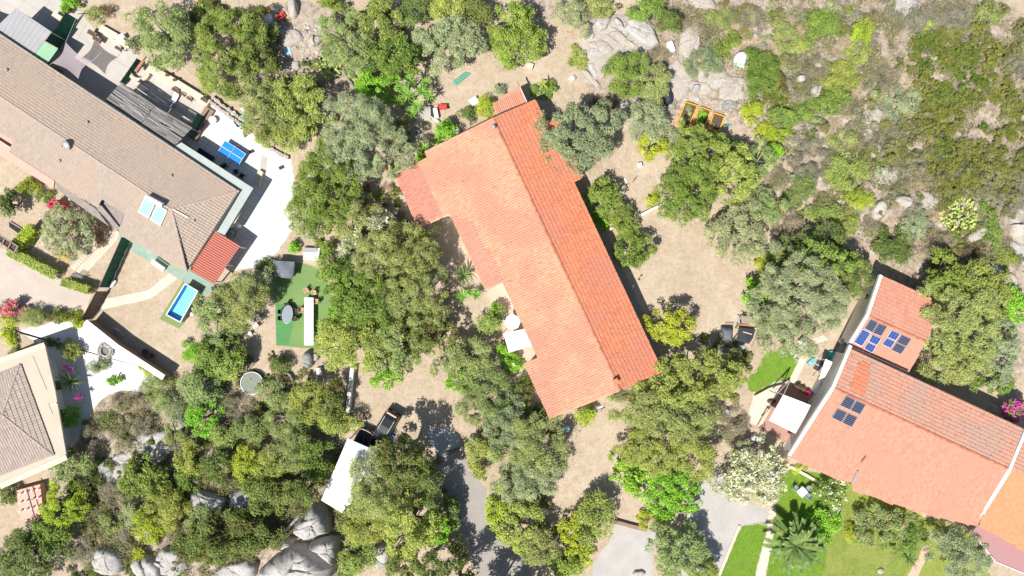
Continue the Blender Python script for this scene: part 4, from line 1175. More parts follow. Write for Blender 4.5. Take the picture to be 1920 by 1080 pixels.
P(722, 706, 32, 22, 0, 2.6, 'B', TR, 'fresh green tree left of the turning area')
P(628, 758, 20, 40, 0, 3.6, 'C', TR, 'dark tree left of the white garden wall')
P(868, 676, 58, 46, 0, 4, 'O', TR, 'olive-green tree above the turning area and left of the white gazebo')
P(920, 604, 25, 29, .2, 2.6, 'Y', SH, 'yellow-green citrus shrub left of the white parasol')
P(924, 580, 12, 11, 0, 2.2, 'B', SH, 'small bright shrub above the citrus left of the parasol')
P(944, 655, 16, 20, .4, 1.4, 'B', SH, 'fresh green bush left of the white square gazebo')
P(962, 680, 20, 20, .4, 1.6, 'B', SH, 'glossy green bush below the white square gazebo', flowers=('white', .01))
# --- between the turning area and the lower end of the long house
P(905, 745, 56, 55, .3, 4.2, 'O', TR, 'olive-green tree right of the turning area')
P(868, 715, 34, 26, 0, 3.2, 'B', TR, 'fresh green tree at the upper right of the turning area')
P(945, 790, 42, 52, 0, 3.8, 'V', TR, 'grey-green tree left of the lower roof corner', hollow=.25)
P(896, 850, 24, 38, .1, 2.6, 'Y', TR, 'yellow-green tree right of the entrance gate')
P(915, 840, 36, 30, 0, 3, 'O', TR, 'olive-green tree behind the entrance gate bush')
P(1010, 830, 68, 58, -.4, 5, 'O', TR, 'thin olive-green tree with bare twigs below the roof corner', hollow=.35)
P(985, 900, 56, 46, .2, 4.2, 'V', TR, 'grey-green tree below the thin twiggy tree', hollow=.2)
P(934, 950, 24, 46, -.2, 3.0, 'L', TR, 'bright yellow-green tree right of the shaded track')
P(972, 985, 46, 44, .2, 4, 'Y', TR, 'yellow-green tree above the lower end of the track')
P(1008, 1020, 36, 45, 0, 4, 'O', TR, 'olive-green tree at the bottom edge right of the track')
P(1082, 1012, 30, 48, .2, 3, 'L', SH, 'lime-green bush left of the grey gravel court')
P(1115, 972, 38, 44, -.2, 3.8, 'Y', TR, 'pale yellow-green round tree at the top left of the gravel court')
P(1060, 1058, 36, 26, 0, 3, 'G', TR, 'green tree at the bottom edge left of the gravel court')
P(1100, 781, 22, 21, .3, 2.0, 'L', SH, 'round golden-green bush at the lower end wall of the long house')
P(1012, 775, 24, 22, .2, 2, 'C', SH, 'dark bush left of the lower roof corner')
P(980, 740, 25, 30, 0, 2.4, 'C', SH, 'dim bush against the lower left eave of the long house')
# --- right of the long house
P(1083, 256, 80, 70, .4, 6.5, 'V', TR, 'round silver-green tree overhanging the top right roof edge')
P(1132, 200, 32, 26, .2, 1.0, 'R', SH, 'dry brown twigs behind the round silver-green tree')
P(1075, 30, 34, 36, .2, 2.8, 'V', SH, 'grey-green shrub at the top edge right of the dirt path')
P(1128, 14, 30, 20, 0, 2.4, 'O', SH, 'olive shrub at the top edge above the grey outcrop')
P(1086, 102, 20, 21, 0, 1.4, 'Y', SH, 'small round yellow-green bush left of the grey outcrop')
P(1215, 18, 34, 26, .1, 3.2, 'G', TR, 'green tree at the top edge right of the grey outcrop')
P(1250, 42, 28, 27, .3, 3, 'C', TR, 'dark green tree right of the outcrop near the white box')
P(1178, 135, 42, 46, .2, 3.8, 'G', TR, 'dense green tree below the grey outcrop')
P(1225, 155, 34, 40, .4, 3.2, 'O', TR, 'olive-green tree between the outcrop tree and the pallet')
P(1238, 108, 28, 22, 0, 1.8, 'S', SH, 'dry olive bush below the white box')
P(1212, 230, 38, 40, .2, 3.6, 'V', TR, 'grey-green tree left of the yellow garden beds')
P(1224, 272, 27, 26, .3, 2.6, 'L', SH, 'bright lime bush below the grey-green tree by the garden beds')
P(1262, 258, 22, 22, 0, 1.6, 'V', SH, 'pale bush between the yellow beds and the lime bush')
P(1310, 290, 58, 54, 0, 5, 'G', TR, 'green tree just below the yellow garden beds')
P(1290, 362, 58, 58, .3, 5.5, 'G', TR, 'large green tree above the round bare yard')
P(1372, 330, 52, 56, -.2, 5, 'Y', TR, 'yellow-green tree right of the large green tree')
P(1355, 275, 38, 24, 0, 3, 'C', TR, 'dark tree right of the yellow garden beds')
P(1425, 300, 34, 40, 0, 3.4, 'O', TR, 'olive-green tree where the scrub slope begins')
P(1385, 435, 60, 52, .3, 4.4, 'V', TR, 'faded grey-green tree at the upper right of the bare yard')
P(1440, 385, 36, 32, .2, 3, 'O', TR, 'small olive tree above the faded grey-green tree')
P(1132, 368, 38, 36, .3, 3.2, 'G', TR, 'green tree against the right eave, upper one of the row')
P(1170, 415, 26, 40, .2, 2.8, 'G', TR, 'green tree in the middle of the row along the right eave')
P(1126, 412, 16, 22, .2, 1.6, 'B', SH, 'fresh green bush tight against the right eave')
P(1193, 470, 36, 32, .2, 3, 'G', TR, 'green tree at the lower end of the row beside the bare yard')
P(1222, 374, 13, 17, 0, 1.2, 'L', SH, 'small bright bush at the white wall above the bare yard')
P(1258, 610, 43, 40, .1, 4.2, 'L', TR, 'round yellow-green tree at the lower edge of the bare yard')
P(1290, 716, 92, 58, .2, 6, 'Y', TR, 'broad yellow-green tree at the lower right end of the long house')
P(1205, 760, 56, 50, .2, 5.4, 'O', TR, 'olive-green crown against the lower end of the long house')
P(1275, 780, 76, 52, .1, 5.6, 'O', TR, 'olive-green crown left of the white awning patio', hollow=.15)
P(1225, 850, 58, 46, 0, 4.8, 'Y', TR, 'yellow-green crown above the bright green shrubs')
P(1300, 845, 42, 48, .2, 4.6, 'Y', TR, 'yellow-green crown left of the white oleander')
P(1368, 700, 34, 36, 0, 3.6, 'O', TR, 'olive-green crown below the dark wood shelter')
P(1182, 888, 34, 34, .3, 2.4, 'B', SH, 'light green shrub left of the bright green clump')
P(1258, 925, 50, 50, .1, 2.6, 'B', SH, 'bright green clump above the gravel court')
P(1222, 978, 26, 17, 0, 1.6, 'L', SH, 'lime-green bush at the top right of the gravel court')
P(1270, 1030, 62, 48, .2, 4.4, 'O', TR, 'olive-green tree between the gravel court and the side road')
P(1310, 1062, 34, 34, 0, 3.6, 'Y', TR, 'yellow-green tree at the bottom edge left of the side road')
P(1408, 890, 68, 62, .3, 3.8, 'F', TR, 'big white-flowered oleander below the awning patio', flowers=('white', .20))
P(1378, 800, 28, 36, 0, 1.4, 'S', SH, 'dry shrub left of the awning patio')
P(1350, 775, 20, 20, 0, 1.0, 'S', SH, 'small dry shrub at the rocky bank left of the paved strip')
# --- around the right-hand house
P(1500, 560, 92, 86, .3, 7, 'V', TR, 'huge silver-green tree above the right-hand lawn')
P(1455, 600, 50, 60, 0, 6, 'V', TR, 'silver-green crown on the left flank of the huge tree')
P(1545, 490, 52, 40, .2, 6, 'G', TR, 'green crown on the upper right of the huge silver tree')
P(1600, 510, 36, 48, .2, 3.8, 'D', TR, 'dark tree above the white gable of the right-hand house')
P(1540, 445, 52, 30, .2, 3.4, 'D', TR, 'shaded dark tree above the huge silver tree')
P(1475, 470, 36, 34, 0, 3.4, 'D', TR, 'dark tree at the upper left of the huge silver tree')
P(1422, 560, 22, 40, 0, 2.4, 'B', SH, 'fresh green bush at the right rim of the bare yard')
P(1435, 500, 22, 24, 0, 1.8, 'L', SH, 'lime-green bush at the upper right rim of the bare yard')
P(1800, 600, 76, 88, .2, 6, 'O', TR, 'large olive-green tree over the upper right roof of the right-hand house')
P(1775, 520, 48, 42, 0, 4.4, 'G', TR, 'green tree above the large olive by the right-hand house')
P(1845, 545, 46, 52, 0, 4.6, 'Y', TR, 'yellow-green tree between the large olive and the right edge')
P(1800, 680, 66, 42, .1, 4.8, 'O', TR, 'olive-green crown behind the long lichened roof')
P(1870, 650, 44, 60, 0, 4.6, 'V', TR, 'grey-green tree near the right edge above the bougainvillea')
P(1866, 718, 40, 22, .1, 3, 'G', TR, 'green tree fringe behind the long lichened roof, near the bougainvillea')
P(1900, 580, 24, 44, 0, 3, 'B', TR, 'fresh green tree cut by the right edge')
P(1895, 768, 26, 25, 0, 2.6, 'G', SH, 'magenta bougainvillea at the right edge', flowers=('magenta', .5))
P(1562, 928, 30, 34, .3, 2.4, 'G', SH, 'round shrub full of white blossoms at the eave of the right-hand house', flowers=('white', .07))
P(1548, 985, 28, 40, .2, 2.2, 'B', SH, 'fresh green shrub between the big palm and the dry lawn')
P(1655, 985, 58, 38, .3, 2.8, 'O', SH, 'broad flowering shrub under the lower eave of the right-hand house', flowers=('rose', .01))
P(1690, 1010, 42, 30, .2, 2.4, 'G', SH, 'green shrub between the broad shrub and the little fan palm')
P(1606, 1000, 24, 20, 0, 1.4, 'L', SH, 'low lime-green shrub on the dry lawn')
P(1800, 1040, 66, 48, .2, 4.2, 'V', TR, 'grey-green tree at the pink porch roof at the bottom right')
P(1512, 872, 26, 8, .52, .6, 'L', SH, 'narrow yellow-green border bush along the eave of the right-hand house')
P(1790, 960, 34, 16, .4, 3.6, 'C', TR, 'dark tree under the eave left of the pink porch roof')
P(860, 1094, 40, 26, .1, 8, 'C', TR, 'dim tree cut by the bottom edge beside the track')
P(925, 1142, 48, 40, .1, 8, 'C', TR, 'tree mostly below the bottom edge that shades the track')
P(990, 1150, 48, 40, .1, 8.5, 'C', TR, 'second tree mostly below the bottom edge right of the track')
# --- scrub slope, upper right
P(1425, 142, 38, 52, .1, 2.6, 'G', SH, 'tall green bush right of the white tank')
P(1413, 208, 24, 24, 0, 1.6, 'L', SH, 'yellow-green bush below the tall bush by the white tank')
P(1434, 245, 18, 18, 0, 1.2, 'L', SH, 'small lime bush right of the yellow garden beds')
P(1320, 112, 38, 32, .3, 1.8, 'V', SH, 'grey-green bush left of the white tank')
P(1366, 82, 26, 24, 0, 1.7, 'G', SH, 'green bush above the white tank')
P(1310, 50, 32, 24, .2, 1.2, 'S', SH, 'dry grey bush at the top between the white box and the green bush')
P(1350, 30, 34, 22, 0, 1.2, 'O', SH, 'low olive bush near the top edge above the tank')
P(1398, 30, 32, 24, 0, 1.1, 'S', SH, 'dry grey bush at the top edge above the tall green bush')
P(1468, 62, 30, 32, .2, 1.7, 'O', SH, 'olive bush at the top of the scrub slope, left of the dense green one')
P(1545, 42, 34, 32, .2, 2.0, 'G', SH, 'dense green bush at the top of the scrub slope')
P(1616, 58, 22, 26, .1, 1.8, 'L', SH, 'brightest lime bush on the scrub slope, near the top')
P(1500, 88, 28, 24, 0, 1.3, 'Y', SH, 'yellow-green bush below the olive bush at the top of the slope')
P(1610, 100, 24, 22, 0, 1.3, 'Y', SH, 'yellow-green bush under the brightest lime bush')
P(1580, 145, 42, 38, .2, 1.6, 'Y', SH, 'broad yellow-green bush in the middle of the upper slope')
P(1550, 192, 46, 32, .2, 1.8, 'G', SH, 'green bush below the broad yellow-green bush')
P(1540, 130, 26, 26, 0, 1.1, 'S', SH, 'dry pale bush left of the broad yellow-green bush')
P(1456, 165, 26, 32, .1, 1.8, 'C', SH, 'dark bush right of the tall green bush on the slope')
P(1484, 214, 38, 24, .1, 1.9, 'G', SH, 'green bush right of the yellow-green bush by the tank')
P(1462, 250, 30, 22, .2, 1.7, 'L', SH, 'bright lime bush at the foot of the slope')
P(1452, 285, 22, 20, 0, 1.8, 'B', SH, 'fresh green bush under the bright lime bush')
P(1530, 305, 44, 38, .2, 1.3, 'S', SH, 'large dry grey bush in the middle of the lower slope')
P(1595, 322, 38, 38, .2, 1.7, 'Y', SH, 'yellow-green bush right of the large dry grey bush')
P(1525, 262, 32, 22, .1, 1.1, 'S', SH, 'dry bush above the large dry grey bush')
P(1588, 262, 30, 24, .4, 1.2, 'O', SH, 'olive bush below the green bush on the slope')
P(1640, 262, 36, 26, .3, 1.0, 'S', SH, 'dry bush on the pale ground right of the olive bush')
P(1690, 190, 42, 34, 0, 1.2, 'V', SH, 'greyish bush left of the wide green thicket')
P(1655, 150, 32, 28, 0, 1.0, 'S', SH, 'dry bush on the pale patch below the lime bush')
P(1720, 36, 46, 28, .1, 1.0, 'S', SH, 'wide grey dry bush at the top of the slope')
P(1785, 30, 40, 24, .1, 1.0, 'S', SH, 'grey dry bush at the top edge right of the wide one')
P(1850, 24, 38, 22, 0, 1.0, 'O', SH, 'thin olive bush at the top edge near the right corner')
P(1742, 48, 12, 12, 0, .9, 'L', SH, 'tiny lime bush among the grey ones at the top')
P(1660, 25, 30, 18, 0, .9, 'S', SH, 'dry grey bush beside the pale rock at the top edge')
P(1612, 374, 24, 22, 0, 1.7, 'L', SH, 'lime bush at the lower end of the scrub slope')
P(1550, 398, 32, 24, .1, 1.7, 'Y', SH, 'yellow-green bush above the shaded dark tree')
P(1590, 415, 24, 22, 0, 1.6, 'Y', SH, 'round yellow-green bush right of the shaded dark tree')
P(1478, 410, 34, 36, .4, 1.2, 'S', SH, 'bare grey bush with pale branches left of the shaded dark tree')
P(1500, 355, 30, 28, 0, 1.3, 'O', SH, 'olive bush between the large dry bush and the bare grey bush')
P(1462, 335, 24, 26, 0, 1.2, 'S', SH, 'brownish dry bush at the left foot of the slope')
P(1678, 455, 44, 38, .2, 2.2, 'C', SH, 'round dark-green bush above the upper right roof')
P(1712, 425, 30, 26, .2, 1.6, 'V', SH, 'grey-green bush joined to the round dark one')
P(1640, 420, 22, 20, 0, 1.0, 'S', SH, 'dry bush on the rocks left of the round dark-green bush')
P(1762, 452, 36, 26, .2, 1.2, 'S', SH, 'dry grey bush right of the round dark-green bush')
P(1860, 425, 24, 38, .4, 1.6, 'G', SH, 'green bush left of the big pink-grey rock')
P(1820, 470, 32, 26, .2, 1.1, 'R', SH, 'brownish purple dry bush below the pale cactus')
P(1890, 480, 24, 18, 0, 1.3, 'Y', SH, 'yellow-green bush below the big pink-grey rock')
# --- left yard
P(125, 430, 54, 46, .3, 3.6, 'V', TR, 'grey olive tree in the left front garden')
P(185, 440, 20, 24, .3, 1.2, 'R', SH, 'dry twiggy shrub at the slatted pergola')
P(14, 382, 20, 28, 0, 2.6, 'C', TR, 'dark tree at the left edge beside the pink parapet')
P(46, 352, 24, 18, .3, 1.5, 'L', SH, 'bright shrub under the pink parapet')
P(105, 384, 15, 10, .2, 1.2, 'G', SH, 'crimson bougainvillea above the grey olive', flowers=('crimson', .7))
P(78, 368, 18, 12, .2, 1.0, 'G', SH, 'green shrub between the bougainvillea and the bright shrub')
P(64, 600, 28, 24, .1, 1.9, 'O', SH, 'round olive shrub below the tan driveway')
P(12, 618, 20, 26, 0, 2.0, 'L', SH, 'yellow-green shrub at the left edge below the driveway')
P(14, 578, 22, 15, .2, 1.6, 'G', SH, 'pink bougainvillea at the left edge beside the driveway', flowers=('rose', .5))
P(36, 583, 11, 9, 0, 1.4, 'G', SH, 'small magenta bougainvillea next to the round olive shrub', flowers=('magenta', .6))
P(100, 592, 22, 15, .1, 1.5, 'C', SH, 'dark shrub between the round olive shrub and the gate')
P(131, 597, 20, 17, .2, 1.5, 'L', SH, 'lime-green shrub beside the brown gate')
P(128, 657, 18, 20, .1, 1.9, 'Y', SH, 'round golden-green shrub on the white gravel')
P(97, 643, 18, 11, 0, .9, 'C', SH, 'dark shrub at the top corner of the hipped house')
P(26, 660, 14, 10, .2, .8, 'O', SH, 'small olive shrub at the top eave of the hipped house')
P(178, 688, 22, 18, .2, 1.4, 'V', SH, 'thin grey olive shrub on the white gravel', hollow=.3)
P(272, 691, 19, 11, -.5, 1.2, 'L', SH, 'yellow-green shrub hanging on the white boundary wall')
P(213, 714, 15, 9, .2, .9, 'B', SH, 'small fresh green plant on the gravel below the stone pond')
P(130, 782, 29, 20, -.2, 1.9, 'B', SH, 'bright green shrub beside the flat eaves of the hipped house')
P(10, 925, 18, 24, 0, 1.8, 'C', SH, 'dark shrub left of the pink tiled terrace')
# --- trees around the pool and the turf
P(398, 590, 36, 50, .2, 4.4, 'O', TR, 'olive-green tree right of the swimming pool')
P(452, 568, 52, 52, .2, 5, 'O', TR, 'soft olive-green tree between the pool and the turf')
P(478, 528, 30, 28, 0, 4, 'V', TR, 'grey-green tree at the lower end of the white terrace')
P(505, 500, 22, 16, 0, 1.8, 'C', SH, 'dark shrub beside the tarpaulin shed')
P(550, 462, 11, 14, 0, 1.2, 'B', SH, 'small bright shrub at the end of the white terrace')
P(425, 632, 30, 22, .2, 2.6, 'D', TR, 'dark tree left of the white garden chairs')
P(365, 660, 28, 26, .2, 2.2, 'B', SH, 'fresh green shrub at the lower end of the boundary wall')
P(410, 672, 46, 38, .2, 3.4, 'G', TR, 'green tree above the trampoline')
P(372, 720, 40, 44, .2, 3.4, 'O', TR, 'olive-green tree left of the trampoline')
P(430, 684, 32, 28, .2, 3.4, 'Y', TR, 'yellow-green tree at the upper left of the trampoline')
P(522, 688, 22, 18, .1, 2, 'C', TR, 'dark tree right of the trampoline')
P(512, 740, 30, 24, .1, 2.6, 'O', TR, 'olive-green tree below the pink float')
P(440, 760, 32, 26, .1, 2, 'S', SH, 'dry pale shrub below the trampoline')
# --- lower left wood
P(242, 762, 34, 30, .2, 1.6, 'S', SH, 'dry grey shrub at the end of the white gravel')
P(292, 738, 34, 34, .1, 2.2, 'O', SH, 'olive shrub below the end of the boundary wall')
P(262, 800, 30, 26, .2, 1.4, 'S', SH, 'dry shrub right of the white gravel yard')
P(325, 770, 28, 30, 0, 1.6, 'V', SH, 'grey-green shrub left of the fresh green tree in the lower wood')
P(378, 785, 36, 36, .2, 3, 'B', TR, 'fresh green tree in the lower left wood')
P(422, 815, 26, 30, .1, 2.8, 'Y', TR, 'golden-green tree right of the fresh green one')
P(405, 868, 30, 36, .1, 3, 'C', TR, 'brownish tree above the pale boulders')
P(352, 862, 26, 32, .2, 2.6, 'Y', TR, 'yellow-green tree left of the brownish tree')
P(272, 897, 56, 36, -.3, 3.2, 'G', TR, 'dense dark-green tree above the lower left rocks')
P(136, 870, 42, 30, .3, 2.8, 'O', TR, 'olive-green tree at the lower corner of the hipped house')
P(168, 825, 22, 32, .2, 1.6, 'S', SH, 'dry olive shrub right of the hipped house')
P(120, 945, 46, 42, .2, 3.4, 'L', TR, 'round yellow-green tree right of the pink tiled terrace')
P(212, 925, 36, 30, .2, 1.5, 'S', SH, 'dry grey shrub right of the round yellow-green tree')
P(310, 950, 44, 42, .2, 3, 'Y', TR, 'yellow-green tree left of the pale boulders')
P(275, 985, 32, 32, .2, 2.6, 'L', TR, 'lime-green tree below the dense dark-green tree')
P(205, 985, 26, 22, .2, 1.6, 'O', SH, 'olive shrub beside the dry grey shrub')
P(260, 1045, 16, 18, .1, 1.4, 'L', SH, 'small round lime shrub between two rocks at the bottom')
P(55, 1040, 64, 50, .2, 4, 'D', TR, 'dark green tree in the lower left corner')
P(100, 1000, 40, 28, .2, 3.2, 'G', TR, 'green tree below the round yellow-green tree')
P(155, 1035, 40, 36, .2, 1.5, 'S', SH, 'grey leafless shrub right of the lower left corner tree')
P(432, 1005, 86, 46, .1, 4.4, 'C', TR, 'wide dull-green tree left of the great cracked boulder')
P(378, 985, 32, 34, .1, 3.4, 'O', TR, 'olive-green tree below the pale boulders')
P(462, 870, 30, 36, .1, 3, 'L', TR, 'yellow-green tree right of the brownish tree')
P(475, 800, 36, 36, .1, 3, 'O', TR, 'olive-green tree below the dry pale shrub by the trampoline')
P(540, 785, 42, 40, .2, 3.8, 'O', TR, 'olive-green tree in the middle of the wood left of the cars')
P(580, 757, 40, 42, .2, 4.2, 'Y', TR, 'yellow-green tree left of the white garden wall')
P(640, 797, 38, 20, 0, 3.2, 'Y', TR, 'yellow-green tree tip left of the grey pickup')
P(548, 850, 46, 40, .2, 4, 'O', TR, 'olive-green tree left of the white carport')
P(592, 855, 34, 44, .2, 3.8, 'G', TR, 'green tree tight to the left side of the carport')
P(505, 880, 34, 30, .1, 3, 'Y', TR, 'yellow-green tree above the dark hollow by the great boulder')
P(505, 935, 42, 38, .1, 4, 'D', TR, 'dark tree above the great cracked boulder')
P(566, 928, 36, 34, .1, 6.2, 'C', TR, 'dim tree between the carport and the great boulder')
P(462, 1012, 42, 36, .1, 3.4, 'D', TR, 'dark tree touching the left flank of the great boulder')
P(655, 968, 26, 30, .1, 3.2, 'D', TR, 'dark tree between the carport end and the great boulder')
P(652, 1062, 24, 28, .1, 2.6, 'D', TR, 'dark small tree at the bottom edge touching the great boulder')
P(470, 905, 30, 26, .1, 2.4, 'C', TR, 'dull tree above the right pale boulder in the lower wood')
P(330, 815, 26, 22, .1, 1.8, 'O', SH, 'olive shrub below the rock with a dark hole')
P(235, 838, 26, 18, .2, 1.3, 'S', SH, 'dry shrub above the grey rocks in the lower wood')
P(160, 905, 26, 26, .1, 2.2, 'C', SH, 'dull shrub right of the round yellow-green tree')
P(245, 960, 26, 28, .1, 1.8, 'V', SH, 'grey-green shrub between the dry grey shrub and the lime-green tree')
P(360, 1030, 36, 32, .1, 2.6, 'C', TR, 'dull tree at the bottom left of the wide dull-green tree')
P(228, 1000, 22, 18, .1, 1.4, 'S', SH, 'dry shrub above the round grey boulder at the bottom')
P(345, 905, 26, 22, .1, 2.2, 'G', SH, 'green shrub left of the pale boulder with the cleft')
# --- over the carport and along the track
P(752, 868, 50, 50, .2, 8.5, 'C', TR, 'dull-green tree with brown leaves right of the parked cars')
P(690, 880, 38, 42, .1, 5, 'V', TR, 'thin pale tree over the right side of the carport', hollow=.4)
P(715, 935, 62, 46, .2, 6, 'O', TR, 'olive-green tree over the lower right corner of the carport')
P(768, 985, 52, 58, .2, 9, 'Y', TR, 'tall yellow-green tree left of the shaded track')
P(690, 985, 44, 32, .1, 4.6, 'Y', TR, 'yellow-green tree right of the great cracked boulder')
P(672, 1040, 36, 38, .1, 4, 'Y', TR, 'yellow-green tree at the bottom edge right of the great boulder')
P(818, 985, 24, 36, .2, 5, 'B', TR, 'fresh green tree at the edge of the shaded track')
P(806, 915, 26, 44, .1, 7.5, 'D', TR, 'dark tree beside the upper part of the track')
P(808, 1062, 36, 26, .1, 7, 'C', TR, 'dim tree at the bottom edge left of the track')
P(846, 962, 17, 36, 0, 3.0, 'D', SH, 'bush in dark leaves standing in for shade along the left edge of the track, upper one')  # dark leaf colour put in for the shaded growth beside the track
P(858, 1040, 18, 36, .1, 3.0, 'D', SH, 'bush in dark leaves standing in for shade along the left edge of the track, lower one')  # shade on this growth is carried by the dark leaf colour
P(750, 1050, 36, 26, .1, 3, 'D', TR, 'dark tree at the bottom edge below the tall yellow-green tree')

build_ground([a for a, k in PLANTS if a[5] > 1.9])
for a, k in PLANTS:
    px, py, rx, ry, rot, ht, kind, cat, label = a
    leafy(cat, *a, **k)

# --- spiky plants
YG = 'yuccas by the grey slab'
for i, (x, y, r, z) in enumerate([(770, 152, 15, 2.6), (792, 172, 15, 2.4), (765, 178, 16, 2.8), (748, 192, 14, 2.2), (782, 198, 15, 2.4), (806, 180, 14, 1.8), (772, 212, 14, 2.0), (752, 165, 13, 2.3), (800, 155, 13, 1.6)]):
    rosette('yucca', x, y, r, z, 34, 'yucca', 'yucca', ['topmost yucca head of the clump above the grey slab', 'yucca head right of the topmost in the clump', 'yucca head left of the middle of the clump above the grey slab', 'leftmost yucca head of the clump above the grey slab', 'middle yucca head of the clump above the grey slab', 'rightmost yucca head of the clump, in the tree shade', 'lowest yucca head of the clump, just above the grey slab', 'yucca head at the upper left of the clump', 'yucca head at the upper right of the clump, in the shade'][i], YG, .09)
for x, y, r, lab in ((826, 238, 13, 'upper spiky yucca in the shrub at the roof corner'), (842, 268, 13, 'lower spiky yucca leaning onto the roof corner'), (796, 275, 11, 'small spiky yucca left of the stepped roof corner')):
    rosette('yucca', x, y, r, 2.6, 26, 'yucca', 'yucca', lab, None, .08)
rosette('yucca', 738, 319, 10, .5, 22, 'yucca', 'yucca', 'small yucca in the shade left of the roof corner', None, .06)
rosette('yucca', 868, 555, 17, 1.2, 34, 'yucca', 'yucca', 'pale yucca left of the patio steps', None, .09)
rosette('yucca', 892, 552, 15, 1.0, 30, 'yucca', 'yucca', 'yucca nearest the patio steps', None, .09)
rosette('agave', 380, 18, 11, .5, 20, 'yucca', 'agave', 'pale star-shaped agave among the top left trees', None, .10)
rosette('golden_agave', 118, 477, 17, .5, 46, 'gold', 'agave', 'golden yellow spiky plant in the left front garden', None, .09, True, .3)
rosette('spiky_plant', 1145, 858, 10, .5, 24, 'yucca', 'plant', 'small spiky plant on the bare soil below the long house', None, .08)
rosette('spiky_plant', 133, 716, 25, 1.0, 60, 'palm', 'plant', 'dark spiky clump with pink flowers beside the hipped house', None, .07, True, .15)
rosette('spiky_plant', 677, 135 - 130 + 600, 1, .3, 4, 'palm', 'plant', 'tiny spiky seedling under the big grove', None, .05) if False else None
rosette('yucca', 598 + 80, 132, 8, .4, 18, 'gold', 'plant', 'small yellowish spiky plant below the feathery olive-green tree', None, .07)
rosette('fan_palm', 1703, 1045, 21, .9, 40, 'palm', 'palm', 'little fan palm at the end of the pink path', None, .10, True, .4)
rosette('cycad', 870, 516, 24, .9, 44, 'palm', 'cycad', 'dark cycad in the shade against the left eave of the long house', None, .10, True, .3)
t = T('banana_plant', 'pale thin plant with long drooping leaves right of the annexe', 'plant', G(1017, 166))
mb = MB(); b = G(1017, 166)
for k, a in enumerate((.6, 1.7, 2.9, 4.2, 5.4)): blade(mb, (b.x, b.y, 1.7), a, .85, .2, .5, .5)
obj('leaves', mb, L['L'], t); obj('stem', MB().tube([b, (b.x, b.y, 1.75)], [.05, .035], 7), M['hose'], t)

def frond_mesh(mb, base, az, length, rise, droop, n=16, lw=.05, ll=.42):
    d = Vector((math.cos(az), math.sin(az), 0)); s = Vector((-d.y, d.x, 0)); pts = []
    for i in range(9):
        u = i / 8
        pts.append(Vector(base) + d * (length * u * math.cos(rise * (1 - .4 * u))) + Vector((0, 0, length * (u * math.sin(rise) - droop * u * u))))
    mb.tube(pts, [.035, .03, .028, .025, .022, .018, .014, .010, .006], 4, False)
    for i in range(2, n):
        u = i / n * 8; k = int(u); p = pts[k].lerp(pts[min(k + 1, 8)], u - k)
        tl = ll * (1 - .6 * abs(i / n - .45))
        for sg in (-1, 1):
            e = p + (s * sg * .75 + d * .65) * tl + Vector((0, 0, -.03))
            w = d * lw
            mb.add([p - w * .4, p + w * .6, e + w * .15, e - w * .1], [(0, 1, 2, 3)])
bp = G(1478, 1000); zt = 2.2
c = W(1491, 1022, zt)
t = T('palm_tree', 'big palm with long arching grey-green fronds on the lower right lawn', 'palm', (c.x, c.y, 0))
obj('trunk', MB().tube([(c.x, c.y, -.05), (c.x, c.y, 1.0), (c.x, c.y, zt)], [.38, .30, .34], 12), M['bark'], t)
rr = random.Random(5)
for k in range(44):
    inner = k > 22
    mb = MB()
    frond_mesh(mb, (c.x, c.y, zt - .05), 2 * PI * k * .382 + rr.gauss(0, .08), rr.uniform(2.9, 3.5) if not inner else rr.uniform(1.8, 2.6), rr.uniform(.25, .6) if not inner else rr.uniform(.75, 1.25), rr.uniform(.25, .45), 40, .13, .50)
    obj('frond', mb, L['palm'], t)
# pink flower heads in the spiky clump
for x, y, lab in ((121, 688, 'upper pink flower head on the spiky clump'), (131, 693, 'second pink flower head on the spiky clump'), (148, 744, 'lower pink flower heads below the spiky clump')):
    rng = np.random.default_rng(x); c = W(x, y, 1.3)
    C = rng.normal(0, .16, (60, 3)) + np.array([0, 0, 1.3]); D = rng.normal(0, 1, (60, 3))
    V, F = leaf_quads(C, D, .16, .12, .2, rng)
    t = T('flower', lab, 'flower', (c.x, c.y, 0)); raw_object('petals', np_mesh('petals', V, F), L['magenta'], t)
    obj('stem', MB().tube([(c.x, c.y, -.02), (c.x + .02, c.y, 1.25)], .015, 5), M['bark'], t)

# prickly pears
def cactus(px, py, r, h, label):
    b = G(px, py); t = T('prickly_pear', label, 'cactus', b); rr = random.Random(px)
    for k in range(int(r * r / 7)):
        a = rr.uniform(0, 2 * PI); d = (r / S) * math.sqrt(rr.random()); z = h * rr.uniform(.3, 1) * (1 - .4 * d * S / r)
        mb = MB(); mb.lathe([(.02, -.02), (.10, -.015), (.13, 0), (.10, .015), (.02, .02)], (0, 0, 0), 8, 1.0, 1.5)
        q = Vector((rr.uniform(-.7, .7), rr.uniform(-.7, .7), 1)).to_track_quat('Z', 'Y'); mb.V = [tuple(q @ Vector(v) + Vector((b.x + d * math.cos(a), b.y + d * math.sin(a), b.z + z))) for v in mb.V]
        obj('pad', mb, L['pads'], t, smooth=True)
    obj('stem', MB().tube([b - Vector((0, 0, .05)), (b.x, b.y, b.z + h * .5)], [.16, .10], 8).tube([(b.x, b.y, b.z + h * .3), (b.x + r / S * .5, b.y, b.z + h * .6)], [.1, .08], 6).tube([(b.x, b.y, b.z + h * .3), (b.x - r / S * .5, b.y + .2, b.z + h * .6)], [.1, .08], 6), M['bark'], t)
cactus(618, 128, 24, 1.3, 'prickly pear with pale pads below the rocky clearing')
cactus(1793, 402, 34, 1.0, 'pale prickly pear on the right of the scrub slope')
cactus(1740, 415, 10, .6, 'small prickly pear left of the pale prickly pear') if False else None

